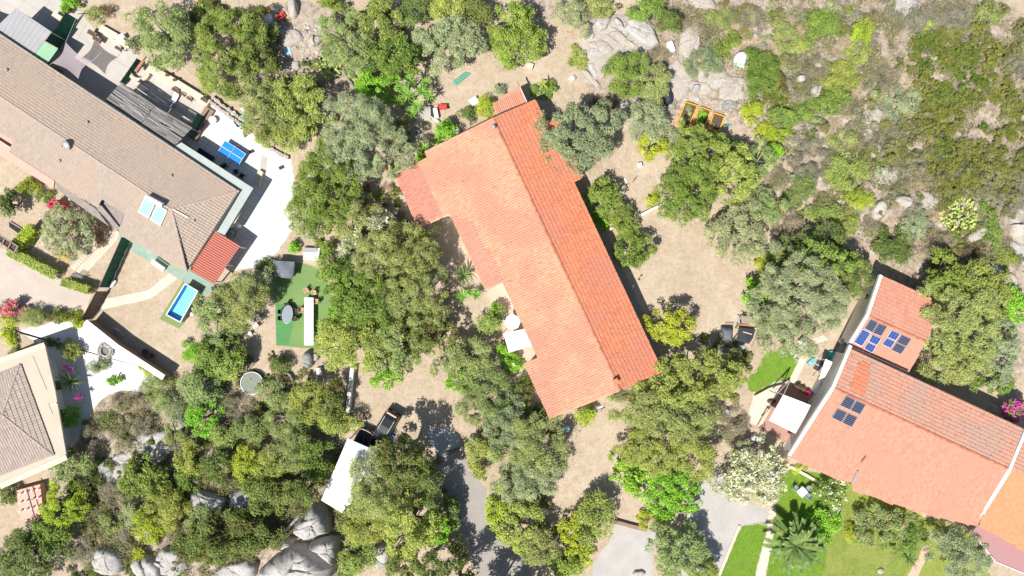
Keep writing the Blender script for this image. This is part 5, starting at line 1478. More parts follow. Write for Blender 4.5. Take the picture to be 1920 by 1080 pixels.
# clipped hedges
def hedge(label, a, b, wpx, h, kind='Y'):
    A, B = W(*a), W(*b); d = B - A; n = Vector((-d.y, d.x, 0)).normalized(); w = wpx / S; Ln = d.length
    rng = np.random.default_rng(int(a[0] + b[1])); m = int((Ln * w + 2 * h * (Ln + w)) * 170)
    s = rng.uniform(0, 1, (m, 1)); q = rng.uniform(-.5, .5, (m, 1)); z = rng.uniform(.05, 1, (m, 1)) * h
    top = rng.uniform(0, 1, (m, 1)) < .5
    z = np.where(top, h + rng.normal(0, .05, (m, 1)), z); q = np.where(top, q, np.sign(q) * (.46 + rng.normal(0, .03, (m, 1))))
    Aa, dd, nn = np.array(A), np.array(d), np.array(n)
    C = dd * s + nn * (q * w) + np.array([0, 0, 1]) * z + rng.normal(0, .05, (m, 3))
    D = np.where(top, np.array([[0, 0, 1.0]]), nn * np.sign(q))
    V, F = leaf_quads(C, D, .17, .11, .3, rng)
    t = T('hedge', label, 'hedge', A); raw_object('foliage', np_mesh('foliage', V, F), L[kind], t)
    mb = MB()
    for k in range(max(2, int(Ln / .8))):
        p = A.lerp(B, (k + .5) / max(2, int(Ln / .8))); mb.tube([p - Vector((0, 0, .05)), (p.x, p.y, h * .8)], [.04, .02], 5)
        for u in (-1, 1): mb.tube([(p.x, p.y, h * .4), (p.x + n.x * u * w * .35, p.y + n.y * u * w * .35, h * .8)], [.025, .01], 4, False)
    obj('stem', mb, M['bark'], t)
hedge('clipped hedge between the left front garden and the tan driveway', (30, 471), (117, 516), 17, 1.3)
hedge('clipped hedge turning up beside the grey olive in the left garden', (38, 468), (76, 428), 18, 1.4, 'L')
hedge('short clipped hedge right of the little slatted gate', (128, 528), (178, 544), 15, 1.2)

CLEAR = [[(-60, -60), (150, -60), (270, 112), (400, 195), (556, 300), (556, 420), (498, 500), (440, 508), (0, 200)], [(30, 622), (110, 602), (164, 604), (322, 708), (182, 772), (168, 872), (0, 900)], [(0, 60), (480, 350), (400, 540), (220, 440), (0, 300)], [(500, 490), (628, 490), (620, 655), (510, 650)], [(345, 525), (372, 545), (340, 612), (300, 600)], [(740, 330), (1000, 180), (1250, 690), (1030, 790)], [(1470, 860), (1600, 500), (1760, 560), (1930, 790), (1930, 1080), (1830, 990)], [(187, 574), (333, 512), (333, 530), (193, 585)], [(1100, 980), (1232, 990), (1232, 1090), (1100, 1090)], [(1258, 880), (1440, 940), (1440, 1090), (1250, 1090)], [(816, 800), (1012, 1090), (880, 1090)]]
BARE = [[(1205, 395), (1250, 385), (1330, 430), (1400, 510), (1395, 570), (1340, 600), (1230, 590), (1190, 500)], [(670, 740), (770, 690), (850, 695), (872, 760), (860, 840), (720, 840), (660, 790)], [(820, 190), (830, 130), (930, 120), (1010, 60), (1005, -20), (1050, -20), (1060, 90), (1130, 170), (1060, 200), (960, 160)], [(1090, 760), (1150, 735), (1165, 800), (1130, 860), (1110, 940), (1040, 930), (1050, 880), (1100, 830)], [(1140, 340), (1190, 270), (1260, 290), (1250, 350), (1200, 380)], [(200, -20), (262, -20), (256, 70), (230, 60)], [(535, 0), (600, 0), (610, 60), (560, 140), (520, 110)], [(1090, 30), (1235, 30), (1235, 100), (1110, 165)], [(1255, 110), (1330, 120), (1400, 100), (1400, 220), (1265, 250)], [(480, 940), (650, 940), (640, 1090), (380, 1090)]]
def keep_out(px, py):
    r = np.zeros(px.shape, bool)
    for c in CLEAR: r |= inside(px, py, c)
    return r
# ---------------------------------------------------------------- uncountable cover
def scatter(name, n, box, keep, zr, ll, lw, mat, seed, along=.5, flat=.3):
    rng = np.random.default_rng(seed)
    px = rng.uniform(box[0], box[2], n); py = rng.uniform(box[1], box[3], n)
    x = (px - 960) / S; y = (540 - py) / S
    ok = keep(px, py, x, y, rng)
    x, y = x[ok], y[ok]; m = len(x)
    h = gh(x, y)
    C = np.stack([x, y, h + rng.uniform(*zr, m)], 1)
    D = rng.normal(0, 1, (m, 3)); D[:, 2] = np.abs(D[:, 2]) * flat
    D /= np.linalg.norm(D, axis=1, keepdims=True)
    V, F = leaf_quads(C, D, ll, lw, along, rng)
    return raw_object(name, np_mesh(name, V, F), mat, None, 'stuff')

def in_wild(px, py):
    r = np.zeros(px.shape)
    for cx, cy, rx, ry, a in WILD:
        d = np.sqrt(((px - cx) / rx) ** 2 + ((py - cy) / ry) ** 2); r = np.maximum(r, np.clip(1.05 - d, 0, 1))
    return r
THICKET = [(1690, 95), (1760, 60), (1860, 55), (1905, 40), (1960, 30), (1960, 420), (1880, 400), (1800, 380), (1720, 360), (1650, 300), (1650, 230), (1720, 180)]
GAPS = [(1885, 55, 22, 45), (1860, 130, 14, 22), (1890, 235, 40, 14), (1720, 340, 30, 22), (1650, 360, 40, 40), (1690, 215, 26, 20)]
def thicket_keep(px, py, x, y, rng):
    ok = inside(px, py, THICKET)
    for cx, cy, rx, ry in GAPS: ok &= ((px - cx) / rx) ** 2 + ((py - cy) / ry) ** 2 > rng.uniform(.7, 1.2, px.shape)
    return ok & (vnoise(x, y, 21, .45) + .6 * vnoise(x, y, 8, 1.3) > -.36)
# the wide thicket that reads as one mass of low bushes
rng = np.random.default_rng(77)
pxs, pys = rng.uniform(1630, 1965, 760), rng.uniform(20, 425, 760)
xs, ys = (pxs - 960) / S, (540 - pys) / S
ok = thicket_keep(pxs, pys, xs, ys, rng)
tone = vnoise(xs, ys, 40, .12) + rng.normal(0, .2, len(xs))
def bush_mass(name, bx, by, tone, bands, rlo, rhi, seed):
    rng = np.random.default_rng(seed)
    for mk, lo, hi in bands:
        sel = (tone > lo) & (tone <= hi)
        x0, y0 = bx[sel], by[sel]; nb = len(x0)
        if nb == 0: continue
        br = rng.uniform(rlo, rhi, nb); bh = rng.uniform(.45, 1.0, nb) * (.5 + br)
        m = 11; cx = np.repeat(x0, m); cy = np.repeat(y0, m); R_ = np.repeat(br, m); Hh = np.repeat(bh, m)
        q = np.sqrt(rng.uniform(0, 1, nb * m)); t_ = rng.uniform(0, 6.283, nb * m)
        cx = cx + q * R_ * np.cos(t_); cy = cy + q * R_ * np.sin(t_)
        cz = gh(cx, cy) + Hh * (np.sqrt(np.clip(1 - q ** 2 * .95, .05, 1)) * rng.uniform(.6, 1.1, nb * m)) - .12
        rad = rng.uniform(.16, .38, nb * m) * np.clip(R_ / .8, .7, 1.1); n = nb * m * 46
        idx = rng.integers(0, nb * m, n)
        d = rng.normal(0, 1, (n, 3)); d[:, 2] = np.abs(d[:, 2]) * .9 - .2; d /= np.linalg.norm(d, axis=1, keepdims=True)
        C = np.stack([cx[idx], cy[idx], cz[idx]], 1) + d * (rad[idx] * rng.uniform(.2, 1, n) ** .5)[:, None] * np.array([1, 1, .8])
        C[:, 2] = np.maximum(C[:, 2], gh(C[:, 0], C[:, 1]) + .02)
        dry = mk in 'SR'
        V, F = leaf_quads(C, d, .24 if dry else .16, .04 if dry else .085, .45, rng)
        raw_object(name, np_mesh(name, V, F), L[mk], None, 'stuff')
BANDS = (('thicket_green', -2, -.34), ('thicket_olive', -.34, .08), ('thicket_dull', .08, .28), ('S', .28, 3))
bush_mass('thicket', xs[ok], ys[ok], tone[ok], BANDS, .45, 1.15, 3)
def fill(name, n, poly, seed, bands, rlo, rhi, bare=(), thr=-.15):
    rng = np.random.default_rng(seed)
    px = rng.uniform(min(p[0] for p in poly), max(p[0] for p in poly), n); py = rng.uniform(min(p[1] for p in poly), max(p[1] for p in poly), n)
    x, y = (px - 960) / S, (540 - py) / S
    k = inside(px, py, poly) & ~keep_out(px, py) & (vnoise(x, y, seed, .35) + .5 * vnoise(x, y, seed + 1, 1.1) > thr)
    for b in list(bare) + BARE: k &= ~inside(px, py, b)
    t = vnoise(x, y, seed + 5, .3) * .6 + rng.normal(0, .35, n)
    bush_mass(name, x[k], y[k], t[k], bands, rlo, rhi, seed)

def wild_keep(px, py, x, y, rng):
    return (in_wild(px, py) > rng.uniform(.05, .5, px.shape)) & (vnoise(x, y, 31, .5) + .7 * vnoise(x, y, 32, 1.4) > .05)
scatter('dry_grass', 130000, (1150, -20, 1960, 560), wild_keep, (.02, .35), .26, .035, L['dryg'], 5, .9, .7)
scatter('undergrowth', 190000, (1150, -20, 1960, 560), lambda px, py, x, y, r: (in_wild(px, py) > r.uniform(.05, .6, px.shape)) & (vnoise(x, y, 51, .4) + .6 * vnoise(x, y, 52, 1.2) > .05), (.03, .55), .2, .08, L['thicket_dull'], 6, .6, .5)
scatter('dead_twigs', 120000, (1150, -20, 1960, 560), lambda px, py, x, y, r: (in_wild(px, py) > r.uniform(.05, .6, px.shape)) & (vnoise(x, y, 61, .35) + .6 * vnoise(x, y, 62, 1.0) > .1), (.03, .5), .34, .03, L['S'], 7, .9, .5)
scatter('dead_twigs', 60000, (150, 700, 660, 1090), lambda px, py, x, y, r: (in_wild(px, py) > r.uniform(.05, .6, px.shape)) & (vnoise(x, y, 64, .5) + .6 * vnoise(x, y, 65, 1.2) > .1), (.03, .6), .34, .03, L['S'], 10, .9, .5)
scatter('dry_grass', 40000, (150, 700, 660, 1090), wild_keep, (.02, .35), .26, .035, L['dryg'], 8, .9, .7)
scatter('undergrowth', 170000, (150, 700, 660, 1090), lambda px, py, x, y, r: (in_wild(px, py) > r.uniform(.05, .6, px.shape)) & (vnoise(x, y, 71, .4) + .6 * vnoise(x, y, 72, 1.2) > -.15), (.03, .7), .2, .09, L['thicket_dull'], 9, .6, .5)
SLOPE_B = (('thicket_olive', -3, -.28), ('thicket_dull', -.28, .05), ('S', .05, .45), ('V', .45, .7), ('thicket_green', .7, 3))
WOOD_B = (('D', -3, -.45), ('thicket_dull', -.45, 0), ('thicket_olive', 0, .3), ('S', .3, .6), ('G', .6, 3))
fill('scrub', 900, [(1250, -20), (1680, -20), (1960, -20), (1960, 30), (1700, 90), (1640, 240), (1700, 360), (1960, 430), (1960, 560), (1760, 500), (1640, 470), (1560, 420), (1440, 400), (1450, 240), (1400, 90), (1260, 60)], 201, SLOPE_B, .3, .85)
fill('undergrowth', 620, [(190, 720), (330, 700), (500, 660), (640, 720), (650, 830), (600, 930), (480, 930), (380, 1090), (0, 1090), (0, 985), (90, 985), (170, 860)], 211, WOOD_B, .3, .8, thr=-.3)
fill('undergrowth', 170, [(560, 210), (760, 240), (740, 330), (830, 420), (860, 560), (800, 680), (640, 690), (620, 560), (600, 470), (560, 430)], 221, WOOD_B, .3, .7, thr=-.3)
fill('undergrowth', 130, [(860, 690), (985, 700), (1035, 790), (1080, 800), (1060, 900), (1080, 1090), (940, 1090), (900, 900), (880, 800)], 231, WOOD_B, .3, .7, thr=-.2)
fill('undergrowth', 150, [(370, 0), (830, 0), (800, 120), (720, 150), (640, 200), (470, 170), (400, 130)], 241, WOOD_B, .3, .7)
fill('undergrowth', 90, [(640, 830), (830, 840), (860, 980), (880, 1090), (640, 1090), (660, 980)], 251, WOOD_B, .3, .7)
fill('undergrowth', 70, [(1320, 600), (1400, 660), (1410, 740), (1400, 800), (1340, 840), (1300, 760)], 261, WOOD_B, .25, .6)
LAWNS = [([(1390, 987), (1441, 975), (1436, 1002), (1425, 1040), (1414, 1085), (1345, 1085)], 'grass'), ([(1468, 876), (1545, 890), (1562, 960), (1542, 1085), (1434, 1085), (1450, 1010), (1456, 950)], 'grass'),
         ([(1438, 660), (1470, 650), (1499, 674), (1482, 708), (1430, 730), (1408, 736), (1398, 715), (1420, 688)], 'grass')]
for i, (poly, mk) in enumerate(LAWNS):
    bx = (min(p[0] for p in poly), min(p[1] for p in poly), max(p[0] for p in poly), max(p[1] for p in poly))
    scatter('grass', int((bx[2] - bx[0]) * (bx[3] - bx[1]) / S / S * 230), bx, lambda px, py, x, y, r, poly=poly: inside(px, py, poly), (.02, .06), .10, .03, L[mk], 90 + i, .8, 1.2)
POLY_D = [(1540, 886), (1600, 914), (1740, 972), (1800, 1000), (1745, 1018), (1718, 1050), (1690, 1085), (1540, 1085), (1558, 960)]
scatter('grass', 22000, (1535, 880, 1830, 1085), lambda px, py, x, y, r: inside(px, py, POLY_D) & (vnoise(x, y, 15, .6) > -.35), (.02, .06), .11, .03, L['grass'], 97, .8, 1.2)
scatter('dry_grass', 16000, (1535, 880, 1830, 1085), lambda px, py, x, y, r: inside(px, py, POLY_D) & (vnoise(x, y, 15, .6) < .25), (.02, .06), .12, .03, L['dryg'], 98, .8, 1.2)
# fallen leaves and weeds on the soil under the trees
def litter_keep(px, py, x, y, rng):
    ok = np.zeros(px.shape, bool)
    for a, k in PLANTS:
        if a[5] > 2.2: ok |= ((px - a[0]) / (a[2] * 1.2)) ** 2 + ((py - a[1]) / (a[3] * 1.2)) ** 2 < rng.uniform(.5, 1.3, px.shape)
    return ok & ~keep_out(px, py)
scatter('dry_weeds', 26000, (0, 0, 1920, 1080), lambda px, py, x, y, r: (vnoise(x, y, 81, .25) + .8 * vnoise(x, y, 82, 1.1) > .35) & (np.abs(gh(x, y)) < .01) & ~keep_out(px, py), (.012, .06), .13, .035, L['dryg'], 33, .8, .8)
scatter('fallen_leaves', 110000, (0, 0, 1920, 1080), litter_keep, (.022, .04), .12, .05, L['R'], 12, .3, .1)
# ---------------------------------------------------------------- rocks
def rock(label, outline, h, mat='rock', cat='rock', name='rock', z=None, flat=5.0, seed=0, group=None, part_of=None):
    """boulder over an outline given in photo pixels: steep rounded flanks, uneven top, sunk a little in the soil"""
    rng = np.random.default_rng(seed + int(outline[0][0] * 3 + outline[0][1]))
    pts = [W(x, y, h * .55 if h > 1.1 else 0) for x, y in outline]
    pts = [Vector((p.x, p.y, 0)) for p in pts]
    c = sum(pts, Vector()) / len(pts)
    a = sum(pts[i].x * pts[(i + 1) % len(pts)].y - pts[(i + 1) % len(pts)].x * pts[i].y for i in range(len(pts)))
    if a < 0: pts = pts[::-1]
    per = sum((pts[i] - pts[i - 1]).length for i in range(len(pts)))
    n = int(min(190, max(26, per / .10)))
    # walk round the outline with softened corners
    dense = []
    for i in range(len(pts)):
        p, q = pts[i], pts[(i + 1) % len(pts)]
        m = max(2, int(round(n * (q - p).length / per)))
        dense += [p.lerp(q, k / m) for k in range(m)]
    for _ in range(1 if n > 60 else 2): dense = [(dense[i - 1] + dense[i] * 2 + dense[(i + 1) % len(dense)]) / 4 for i in range(len(dense))]
    n = len(dense); size = per / 4
    g0 = float(gh(c.x, c.y)) if z is None else z
    big = per / 4 > 1.6
    rings = [1.0, .985, .955, .92, .88, .83, .78, .72, .66, .6, .54, .48, .42, .36, .3, .24, .18, .12, .05] if big else [1.0, .985, .955, .91, .85, .78, .7, .61, .52, .43, .34, .25, .16, .07]
    D = np.array(dense); V = []
    tx, ty = rng.normal(0, .12, 2)
    # the top is broken by joints into facets, each tilted and stepped a little
    ext = D.max(0) - D.min(0); ms = int(max(2, min(14, ext[0] * ext[1] / (1.1 if not big else 2.2))))
    site = D.min(0)[:2] + rng.uniform(.1, .9, (ms, 2)) * ext[:2]
    tilt = rng.normal(0, .13, (ms, 2)); step = rng.normal(0, .075, ms) * min(1.3, h + .3)
    def facets(x, y):
        xr, yr = x + .10 * vnoise(x, y, 23, 2.2), y + .10 * vnoise(y, x, 29, 2.2)
        dd = np.sqrt((xr[:, None] - site[:, 0]) ** 2 + ((yr[:, None] - site[:, 1]) * 1.25) ** 2)
        k = dd.argmin(1); so_ = np.sort(dd, 1)
        crack = np.clip(1 - (so_[:, 1] - so_[:, 0]) / .13, 0, 1)
        return step[k] + tilt[k, 0] * (x - site[k, 0]) + tilt[k, 1] * (y - site[k, 1]) - .13 * crack * min(1, h)
    for s in rings:
        x = c.x + (D[:, 0] - c.x) * s; y = c.y + (D[:, 1] - c.y) * s
        hz = h * (1 - s ** flat) ** .55
        nz = .13 * vnoise(x, y, 4 + seed, .9) + .06 * vnoise(x, y, 6, 2.3) + .03 * np.abs(vnoise(x, y, 7, 5.0))
        nz = nz + facets(x, y)
        zz = g0 + hz * (1 + tx * (x - c.x) / size + ty * (y - c.y) / size) + nz * min(1, h) * (1 if s < .97 else .2) - (.15 if s == 1.0 else 0)
        jx = .03 * vnoise(x, y, 3, 4.0); jy = .03 * vnoise(y, x, 5, 4.0)
        V.append(np.stack([x + jx, y + jy, zz], 1))
    V = np.concatenate(V); m = len(rings)
    top = np.array([[c.x, c.y, V[-n:, 2].mean() + .01]])
    loc = np.array([c.x, c.y, g0])
    i = np.arange(n); j = (i + 1) % n
    F = [(r * n + k, r * n + (k + 1) % n, (r + 1) * n + (k + 1) % n, (r + 1) * n + k) for r in range(m - 1) for k in range(n)]
    F += [((m - 1) * n + k, (m - 1) * n + (k + 1) % n, m * n) for k in range(n)]
    me = bpy.data.meshes.new(name)
    me.from_pydata([tuple(v) for v in (np.concatenate([V, top]) - loc)], [], F); me.update()
    me.polygons.foreach_set('use_smooth', np.ones(len(F), bool))
    me.set_sharp_from_angle(angle=math.radians(32))
    o = raw_object(name, me, M[mat]); o.location = loc
    return tag(o, label, cat, group)
def oval(cx, cy, rx, ry, rot=0, n=11, seed=0):
    rr = random.Random(seed + int(cx * 5 + cy)); out = []
    for k in range(n):
        t = 2 * PI * k / n; q = rr.uniform(.84, 1.12)
        x, y = rx * q * math.cos(t), ry * q * math.sin(t)
        out.append((cx + x * math.cos(rot) - y * math.sin(rot), cy + x * math.sin(rot) + y * math.cos(rot)))
    return out
# great cracked boulder at the bottom
def zq(pts): return [(480 + x / 6.667, 900 + y / 6) for x, y in [(a * 1.1113, b) for a, b in pts]] if False else [(480 + x / 6, 900 + y / 6) for x, y in pts]
rock('top piece of the great cracked grey boulder at the bottom of the photo', zq([(625, 265), (690, 250), (780, 330), (830, 450), (850, 590), (720, 630), (540, 700), (380, 610), (400, 560), (540, 390)]), 2.9, 'rock', 'boulder', 'boulder', flat=4)
rock('lower left piece of the great cracked boulder, cut by the bottom edge', zq([(0, 1060), (110, 950), (260, 830), (400, 750), (560, 748), (660, 800), (740, 870), (880, 985), (860, 1100), (400, 1180), (60, 1160)]), 2.8, 'rock', 'boulder', 'boulder', flat=4)
rock('right piece of the great cracked boulder', zq([(600, 710), (720, 655), (850, 630), (930, 640), (935, 760), (895, 950), (760, 860), (680, 770)]), 2.5, 'rock', 'boulder', 'boulder', flat=5)
rock('small wedge piece between the cracks of the great boulder', zq([(360, 640), (440, 672), (430, 710), (300, 765), (290, 740)]), 2.0, 'rock', 'boulder', 'boulder')
rock('shaded left flank boulder above the great cracked one', zq([(600, 250), (540, 380), (380, 550), (300, 600), (330, 540), (480, 380)]), 1.4, 'rock_dark', 'boulder', 'boulder')
rock('low boulder at the bottom edge left of the great one', [(383, 1085), (420, 1058), (468, 1045), (482, 1060), (476, 1085)], 1.2, 'rock', 'boulder', 'boulder')
rock('pale boulder in the lower wood with a dark cleft on its right', [(358, 920), (380, 917), (425, 933), (424, 948), (398, 965), (377, 962), (360, 945)], 1.4, 'rock', 'boulder', 'boulder')
rock('pale boulder right of the dark cleft in the lower wood', [(430, 925), (452, 915), (478, 918), (480, 950), (450, 958), (430, 950)], 1.3, 'rock', 'boulder', 'boulder')
for lab, o, h, m in (
    ('round grey boulder at the bottom left below the dry grey shrub', oval(204, 1052, 33, 27, .2), 1.3, 'rock'),
    ('grey boulder at the bottom edge right of the small lime shrub', oval(287, 1060, 30, 24, .2), 1.1, 'rock'),
    ('grey boulder above the bottom edge beside the lime-green tree', oval(325, 1037, 28, 20, -.2), 1.0, 'rock'),
    ('broken grey rocks left of the dense dark-green tree', oval(205, 880, 22, 17, .6), .7, 'rock_dark'),
    ('grey rock just above the dense dark-green tree', oval(232, 858, 22, 11, -.3), .6, 'rock'),
    ('white rock right of the dense dark-green tree', oval(301, 853, 14, 18, .3), .8, 'rock_warm'),
    ('rock with a dark hole right of the dry shrub', oval(337, 792, 17, 14, .2), .9, 'rock_warm'),
    ('flat rock above the white rock in the lower wood', oval(280, 832, 26, 9, -.1), .5, 'rock'),
    ('pale rock left of the white carport', oval(514, 876, 19, 13, -.3), 1.0, 'rock_warm'),
    ('little pale rock below the one left of the carport', oval(500, 907, 9, 10, 0), .8, 'rock'),
    ('grey rock among the trees right of the great boulder', oval(712, 1043, 20, 25, .4), 1.2, 'rock'),
    ('grey standing rock below the turf', oval(577, 675, 12, 18, .1), 1.3, 'rock_dark'),
    ('pale rock beside the grey standing rock', oval(594, 669, 7, 9, .2), .6, 'rock_warm'),
    ('long pale rock at the top of the rocky clearing', oval(551, 20, 10, 20, -.1), .9, 'rock_warm'),
    ('flat pale rock in the middle of the rocky clearing', oval(546, 72, 24, 17, -.2), .35, 'rock_warm'),
    ('pale rock at the lower end of the rocky clearing', oval(545, 125, 20, 12, -.2), .3, 'rock_warm'),
    ('rock at the foot of the feathery olive-green tree', oval(593, 78, 14, 9, -.6), .6, 'rock_warm'),
    ('large smooth slab on the outcrop right side', [(1170, 32), (1190, 36), (1212, 42), (1227, 54), (1228, 70), (1236, 88), (1225, 96), (1205, 90), (1180, 72), (1166, 58), (1174, 46)], .85, 'rock'),
    ('broad fissured ledge under the whole grey outcrop', [(1085, 60), (1110, 34), (1150, 26), (1200, 30), (1238, 60), (1240, 95), (1200, 104), (1160, 106), (1140, 120), (1130, 150), (1112, 152), (1098, 118), (1092, 90)], .38, 'rock_warm'),
    ('fissured pale ledge left of the yellow garden beds', oval(1268, 150, 30, 40, .3, 13), .28, 'rock_warm'),
    ('pale ledge between the dome and the tall green bush', oval(1335, 145, 30, 26, .2, 13), .28, 'rock_warm'),
    ('broken ledge on the pale ground in the middle of the slope', [(1612, 200), (1630, 192), (1636, 206), (1648, 214), (1640, 236), (1626, 228), (1618, 240), (1606, 222)], .3, 'rock_warm'),
    ('broken ledge right of the stony ridge', oval(1655, 330, 24, 22, .3, 12), .4, 'rock_warm'),
    ('broken ledge above the pale prickly pear', oval(1730, 378, 26, 16, .3, 12), .4, 'rock_warm'),
    ('broken grey ledge in the middle of the lower wood', oval(290, 832, 52, 30, -.2, 14), .6, 'rock'),
    ('broken grey ledge below the grey rocks in the lower wood', oval(215, 890, 34, 36, .2, 14), .6, 'rock'),
    ('broken grey ledge between the boulders at the bottom', oval(318, 1058, 40, 18, 0, 12), .6, 'rock'),
    ('upper left block of the grey outcrop', [(1118, 36), (1140, 30), (1146, 40), (1136, 58), (1122, 62), (1112, 50)], .8, 'rock'),
    ('left end blocks of the grey outcrop', [(1090, 55), (1108, 48), (1116, 68), (1112, 78), (1094, 74), (1087, 66)], .6, 'rock'),
    ('long middle rib of the grey outcrop', [(1140, 50), (1152, 52), (1176, 76), (1196, 92), (1180, 94), (1158, 78), (1140, 62)], .6, 'rock_warm'),
    ('second long rib of the grey outcrop', [(1132, 62), (1142, 66), (1166, 88), (1172, 98), (1158, 96), (1140, 80), (1128, 72)], .45, 'rock_warm'),
    ('broad base block of the grey outcrop', [(1098, 82), (1124, 72), (1142, 82), (1152, 96), (1144, 104), (1126, 102), (1106, 92)], .5, 'rock_warm'),
    ('lower block of the grey outcrop', [(1104, 92), (1126, 88), (1130, 102), (1112, 108), (1102, 104)], .55, 'rock'),
    ('narrow rib right of the outcrop cleft', [(1150, 34), (1160, 40), (1178, 66), (1172, 68), (1154, 52), (1147, 42)], .7, 'rock'),
    ('upper ribbed rock strip below the outcrop', [(1100, 120), (1110, 118), (1122, 140), (1118, 148), (1106, 136)], .5, 'rock'),
    ('lower ribbed rock strip below the outcrop', [(1088, 132), (1098, 130), (1126, 160), (1124, 168), (1108, 156)], .35, 'rock_warm'),
    ('rounded rock dome left of the grey-green bush by the tank', oval(1290, 84, 20, 38, .15), .7, 'rock_warm'),
    ('rock shelf below the rounded dome', oval(1283, 138, 17, 22, -.3), .35, 'rock_warm'),
    ('rock shelf above the yellow garden beds', oval(1312, 165, 24, 12, .2), .3, 'rock_warm'),
    ('small piled rocks above the yellow garden beds', oval(1304, 168, 9, 9, 0), .65, 'rock'),
    ('flat pale rock below the white tank', oval(1375, 168, 34, 26, -.3), .35, 'rock_warm'),
    ('small grey rock slab left of the flat pale rock', oval(1350, 155, 15, 12, 0), .35, 'rock'),
    ('dark grey flat rock right of the yellow beds', oval(1367, 197, 15, 12, 0), .3, 'rock_dark'),
    ('rock at the top edge right of the green tree', oval(1316, 8, 30, 14, .2), .6, 'rock_warm'),
    ('pale rock face at the top edge of the slope', oval(1688, 18, 34, 22, -.4), .7, 'rock'),
    ('small grey rock among the bushes by the tall green bush', oval(1498, 152, 11, 9, 0), .8, 'rock'),
    ('leaning pale rock below the small grey one', oval(1518, 180, 10, 20, .5), .8, 'rock_warm'),
    ('upper rocks of the stony ridge on the lower slope', oval(1620, 255, 12, 14, -.5), .6, 'rock_warm'),
    ('lower rocks of the stony ridge on the lower slope', oval(1633, 285, 11, 16, -.5), .6, 'rock_warm'),
    ('big pink-grey rock at the right edge', [(1888, 395), (1915, 385), (1940, 390), (1945, 480), (1910, 470), (1886, 440)], .9, 'rock_warm'),
    ('flat grey rock ledge under the big pink-grey rock', [(1890, 452), (1920, 456), (1935, 495), (1905, 500), (1886, 476)], .5, 'rock'),
    ('pale rocks left of the round dark-green bush', oval(1640, 395, 14, 20, .3), .7, 'rock_warm'),
    ('stacked pale rocks above the round dark-green bush', oval(1683, 380, 17, 12, .4), .8, 'rock_warm'),
    ('cracked rock below the pale prickly pear', oval(1822, 440, 26, 11, -.6), .7, 'rock_warm'),
    ('rock under the brownish dry bush at the right', oval(1855, 505, 18, 12, .4), .6, 'rock'),
    ('rock beside the fresh green tree at the right edge', oval(1888, 530, 16, 18, .2), .6, 'rock_warm'),
    ('pale rock at the rocky bank left of the paved strip', oval(1360, 772, 8, 10, .2), .7, 'rock_warm'),
    ('reddish stones at the bottom edge of the gravel court', oval(1198, 1074, 14, 6, 0), .4, 'rock_warm')):
    rock(lab, o, h, m)
# loose stones, scattered
def stones(name, boxes, n, seed, mat='rock_warm', smin=.06, smax=.34):
    rng = np.random.default_rng(seed); Vs = []; Fs = []; k = 0
    base = np.array([(1, 0, 0), (.5, .87, 0), (-.5, .87, 0), (-1, 0, 0), (-.5, -.87, 0), (.5, -.87, 0), (.45, .3, .55), (-.4, .35, .6), (-.1, -.45, .5)])
    fc = [(0, 1, 6), (1, 2, 7, 6), (2, 3, 7), (3, 4, 8, 7), (4, 5, 8), (5, 0, 6, 8), (6, 7, 8)]
    V = []; F = []
    for _ in range(n):
        b = boxes[rng.integers(len(boxes))]
        px, py = rng.uniform(b[0], b[2]), rng.uniform(b[1], b[3]); p = W(px, py); s = rng.uniform(smin, smax) ** 1.0
        if vnoise(p.x, p.y, 19, .5) < -.1: continue
        a = rng.uniform(0, 6.28); ca, sa = math.cos(a), math.sin(a); z = float(gh(p.x, p.y))
        q = base * np.array([s, s * rng.uniform(.5, 1), s * rng.uniform(.6, 1.2)]) + rng.normal(0, s * .08, base.shape)
        V += [(p.x + x * ca - y * sa, p.y + x * sa + y * ca, z + zz - .02) for x, y, zz in q]
        F += [tuple(i + k for i in f) for f in fc]; k += 9
    me = bpy.data.meshes.new(name); me.from_pydata(V, [], F); me.update()
    raw_object(name, me, M[mat], None, 'stuff')
stones('loose_stones', [(1250, 60, 1420, 215), (1480, 100, 1700, 420), (1600, 340, 1920, 560), (1130, 165, 1260, 230)], 1000, 3, 'rock')
stones('loose_stones', [(200, 740, 360, 1070), (200, 820, 340, 900), (520, 40, 640, 150)], 700, 4, 'rock')
# ---------------------------------------------------------------- walls, fences, gates
def wall_thing(name, label, cat, pts, w, h, mat, coping=None, cw=None):
    """a wall along ground points given in photo pixels"""
    P_ = [W(*p) for p in pts]
    t = T(name, label, cat, P_[0])
    for a, b in zip(P_[:-1], P_[1:]):
        obj('wall_body', MB().beam((a.x, a.y, h / 2 - .03), (b.x, b.y, h / 2 - .03), w, h + .06), mat, t)
        if coping: obj('coping', MB().beam((a.x, a.y, h + .035), (b.x, b.y, h + .035), cw or w + .1, .07), coping, t)
    return t
wall_thing('boundary_wall', 'long white-topped boundary wall between the white gravel yard and the pool garden', 'wall', [(178, 602), (236, 648), (322, 704)], .32, 1.7, M['brick_wall'], M['white_wall'], .62)
wall_thing('garden_wall', 'white garden wall left of the turning area', 'wall', [(664, 688), (659, 728), (655, 772)], .38, .95, M['white_wall'])
wall_thing('low_wall', 'low white wall along the upper side of the bare yard', 'wall', [(1200, 404), (1222, 393), (1250, 379)], .25, .5, M['white_wall'])
wall_thing('low_wall', 'short white wall beside the right eave of the long house', 'wall', [(1140, 432), (1160, 421)], .25, .5, M['white_wall'])
wall_thing('kerb', 'pale kerb between the side road and the lower lawn', 'kerb', [(1386, 985), (1341, 1095)], .3, .14, M['cream_wall'])
wall_thing('retaining_wall', 'dark stone retaining wall above the gravel court', 'wall', [(1152, 976), (1180, 984), (1212, 992)], .4, .4, M['brick_wall'])
